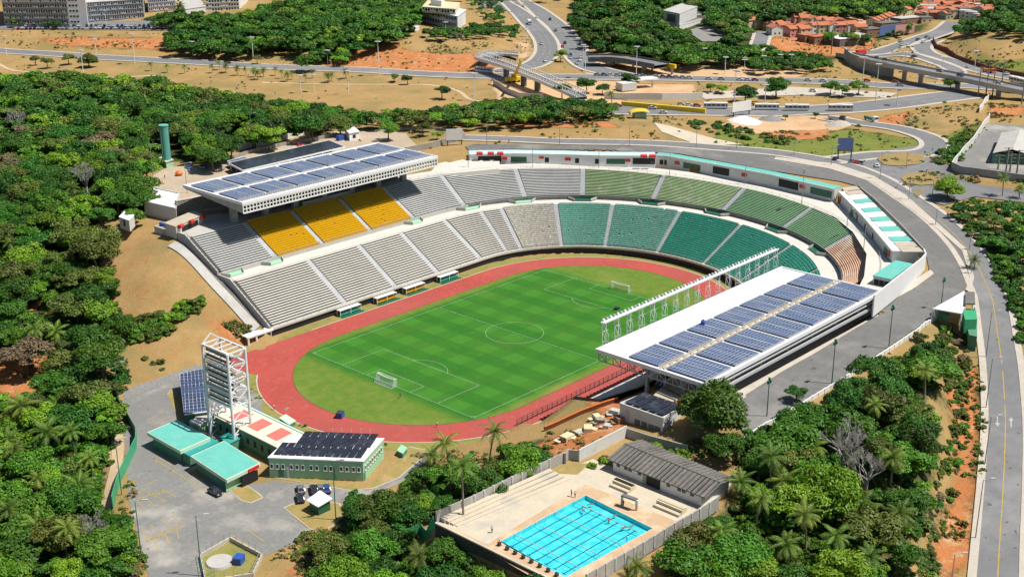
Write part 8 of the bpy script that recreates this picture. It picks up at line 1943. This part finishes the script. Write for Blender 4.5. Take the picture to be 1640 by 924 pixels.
def tufts(n):
    polys = [(c, P2(p)) for c, p in COVER if c in (1, 2, 3)]; pts = []; kd = []; sz = []
    src = bpy.data.collections.new("tuft_sources"); tm = [crown_mesh("tuft", 800+i, R=.9, Hc=.7, nl=5, per=22, leaf=.30) for i in range(2)]
    straw = leaf_mat('leaf_straw', (.26, .19, .06), (.36, .25, .09))
    for k, lf in enumerate((straw, LEAF['olive'], LEAF['mid'], LEAF['brown'])):
        for i in range(2): o = bpy.data.objects.new("tuft_%d%d" % (k, i), tm[i].copy()); o.data.materials[0] = lf; src.objects.link(o)
    tries = 0
    while len(pts) < n and tries < n*6:
        tries += 1; c, pl_ = trng.choice(polys); xs = [p[0] for p in pl_]; ys = [p[1] for p in pl_]; u, v = trng.uniform(min(xs), max(xs)), trng.uniform(max(20, min(ys)), min(920, max(ys)))
        if not inside(np.array([u]), np.array([v]), pl_)[0]: continue
        x, y, z = G(u, v)
        if noise.noise((x*.06, y*.06, 0)) < -.05 or not road_clear(x, y, 1.0) or front_d(x, y) < 47 and x > -5: continue
        if inside(np.array([x]), np.array([y]), DECK)[0]: continue
        pts.append((x, y, z-.1)); kd.append(trng.choice({1: [0, 0, 0, 1, 3, 1, 2], 2: [1, 1, 3, 0, 2], 3: [1, 2, 2, 2, 0]}[c])*2+trng.randrange(2)); sz.append(trng.uniform(.35, 1.0) if trng.random() < .85 else trng.uniform(1.0, 1.7))
    scatter("ground_weeds", pts, sz, kd, src, "dry tufts and low weeds dotted over the bare slopes and verges")
tufts(5200)
def undergrowth(n):
    src = bpy.data.collections.new("under_sources"); k = 0
    for lf in ('deep', 'mid', 'bright', 'olive'):
        for i in range(2): o = bpy.data.objects.new("under_%02d" % k, BUSHES[i].copy()); o.data.materials[0] = LEAF[lf]; src.objects.link(o); k += 1
    pts = []; kd = []; sz = []; zs = [P2(ZONES[i][1]) for i in (0, 1, 3, 4, 6)]; wts = [4, 4, 4, 2, 1]; tries = 0
    while len(pts) < n and tries < n*5:
        tries += 1; pl_ = trng.choices(zs, wts)[0]; xs = [p[0] for p in pl_]; ys = [p[1] for p in pl_]; u, v = trng.uniform(max(0, min(xs)), max(xs)), trng.uniform(max(110, min(ys)), min(924, max(ys)))
        if not inside(np.array([u]), np.array([v]), pl_)[0]: continue
        if any(inside(np.array([u]), np.array([v]), hl)[0] for hl in HOLES): continue
        x, y, z = G(u, v)
        if not road_clear(x, y, 1.5) or front_d(x, y) < 47 and x > -5 or inside(np.array([x]), np.array([y]), DECK)[0]: continue
        if min(x-GX[0], 1) < 0: continue
        pts.append((x, y, z-.2)); kd.append(trng.choice([0, 0, 2, 2, 2, 4, 6])+trng.randrange(2)); sz.append(trng.uniform(.6, 1.6))
    scatter("undergrowth", pts, sz, kd, src, "low leafy undergrowth filling the gaps between the forest trees")
undergrowth(2200)
# single trees one can tell apart
for px, s, lf, lab in SINGLES:
    x, y, z = G(*px); tree(x, y, s, lf, lab, None, k=int(px[0]) % 8 if s > 1.15 else None, zs=1.01 if s > 1.15 else 1.0, hs=.75 if s > 1.15 else 1.0)
# palms
for px, tp, k, s, lab in PALMSPOTS:
    palm(px, tp, lab, k, None, s)
for px in ((352, 112), (362, 117), (381, 121), (394, 122), (407, 124), (422, 124), (441, 122), (460, 131), (468, 128), (490, 133), (500, 126), (526, 133), (531, 131), (554, 126), (340, 118), (413, 128), (452, 126), (243, 114), (268, 117), (296, 118)):
    palm(px, (px[0], px[1]-12), "young palm planted in rows on the dry grass below the avenue", RND.choice((1, 2)), "young palms below the avenue", .75)
for p, lab in PG: palm(p, None, lab, RND.choice((1, 2, 1)), lab+' group', RND.uniform(1.0, 1.3))
# shrubs
SH = [("olive green shrub in the thicket on the dry grass slope", "200,525 215,510 255,500 290,488 325,475 328,492 290,512 250,540 205,545", 1.9, (1.1, 1.9), "olive*2 bright*3 mid*2", 110), ("yellow green shrub low on the dry grass slope", "215,575 260,565 262,590 220,592", 3.4, (.6, 1.1), "olive*2 bright*1", 12),
      ("dark shrub on the stony bank above the covered walk", "1110,190 1160,200 1240,215 1295,235 1270,232 1180,222 1100,200", 3.6, (.8, 1.7), "deep*4 olive*2", 50), ("shrub along the green verge of the walled yard", "1492,248 1510,232 1552,208 1565,215 1530,262 1500,262", 3.2, (.9, 2.0), "mid*3 olive*2 deep*2", 46), ("shrub on the bank beside the access road", "1545,400 1590,430 1625,500 1640,560 1640,430 1600,370 1550,350", 2.6, (.9, 1.9), "mid*3 deep*3 olive*2", 150),
      ("brown green shrub on the cut slope above the access road", "1500,520 1550,525 1560,580 1545,700 1520,800 1500,924 1450,924 1490,800 1525,690", 2.7, (.5, 1.4), "olive*4 mid*3 brown*1 deep*1", 190), ("shrub in the grove by the pool wall", "640,880 700,875 860,940 620,940", 3.2, (.9, 1.7), "mid*3 bright*2 deep*1", 40), ("yellow green plant on the bare ground near the plant building", "905,662 925,650 955,655 930,672", 2.6, (.5, .9), "bright*3", 12), ("shrub at the mouth of the dry slope under the tree strip", "800,192 900,186 1000,180 1000,190 880,196", 4.5, (.7, 1.3), "olive*3 mid*1", 30),
      ("dark leafy plant between the pool house and the plant building", "1010,712 1060,702 1110,730 1090,745 1040,725", 2.8, (.9, 1.5), "mid*2 bright*2", 26), ("shrub at the grass corner beside the pool house", "940,742 965,722 985,728 960,748", 2.4, (.7, 1.2), "olive*2 bright*1", 12), ("low shrub on the sand edge beside the green fence", "150,760 170,700 186,690 180,740 160,800", 3.6, (.6, 1.1), "mid*2 olive*2", 22)]
for lab, outline, sp, sr, mix, mx in SH:
    poly = P2(outline); kinds = []
    for q in mix.split(): a, b = q.split("*"); kinds += [a]*int(b)
    g = [G(*p)[:2] for p in poly]; x0, x1, y0, y1 = min(p[0] for p in g), max(p[0] for p in g), min(p[1] for p in g), max(p[1] for p in g); arr = []; x = x0
    while x < x1:
        y = y0
        while y < y1: arr.append((x+trng.uniform(-.5, .5)*sp, y+trng.uniform(-.5, .5)*sp)); y += sp
        x += sp
    trng.shuffle(arr); n = 0
    for x, y in arr:
        p = proj(x, y, H(x, y)+.8)
        if n >= mx or not inside(np.array([p[0]]), np.array([p[1]]), poly)[0] or not road_clear(x, y, 1.0): continue
        if front_d(x, y) < 42 and x > -2: continue
        bush(x, y, trng.uniform(*sr), trng.choice(kinds), lab, lab+" group"); n += 1
# bare trees
for px, s, k, lab in BARE:
    x, y, z = G(*px); e = empty("bare_tree", (x, y, z), 0, lab, "bare tree"); mesh_obj("branches", DEAD[k], e, None, scale=(s,)*3, rz=RND.uniform(0, 6)); mesh_obj("trunk", TRUNKS[k], e, MT['deadwood'], scale=(s*.6,)*3)
# ------------------------------------------------------------------ daylight
SUN_EL, SH_DIR = rad(61), rad(124)     # height of the sun, direction the shadows fall
w = bpy.data.worlds.new("World"); scene.world = w; w.use_nodes = True; nt = w.node_tree
sky = nt.nodes.new("ShaderNodeTexSky"); sky.sky_type = 'NISHITA'; sky.sun_disc = False
sky.sun_elevation = SUN_EL
sx_, sy_ = -math.cos(SH_DIR), -math.sin(SH_DIR)
sky.sun_rotation = math.atan2(sx_, sy_)
sky.altitude = 50; sky.air_density = 1.0; sky.dust_density = 0.6; sky.ozone_density = 1.0
bg = nt.nodes["Background"]; bg.inputs[1].default_value = 0.06
nt.links.new(sky.outputs[0], bg.inputs[0])
sd = bpy.data.lights.new("sun", 'SUN'); sd.energy = 4.9; sd.angle = rad(0.53); sd.color = (1.0, 0.955, 0.88)
so = bpy.data.objects.new("sun", sd); COL.objects.link(so)
dv = Vector((math.cos(SH_DIR)*math.cos(SUN_EL), math.sin(SH_DIR)*math.cos(SUN_EL), -math.sin(SUN_EL)))
so.rotation_euler = dv.to_track_quat('-Z', 'Y').to_euler(); so.location = (0, 0, 300)
scene.view_settings.view_transform = 'Standard'; scene.view_settings.look = 'None'
scene.view_settings.exposure = 0.32; scene.view_settings.gamma = 1.0; scene.view_settings.use_curve_mapping = False
scene.render.film_transparent = False
try:
    scene.cycles.max_bounces = 6; scene.cycles.diffuse_bounces = 2; scene.cycles.glossy_bounces = 2; scene.cycles.transparent_max_bounces = 8
    scene.cycles.use_adaptive_sampling = True; scene.cycles.adaptive_threshold = 0.02
    scene.cycles.use_denoising = True
except Exception: pass
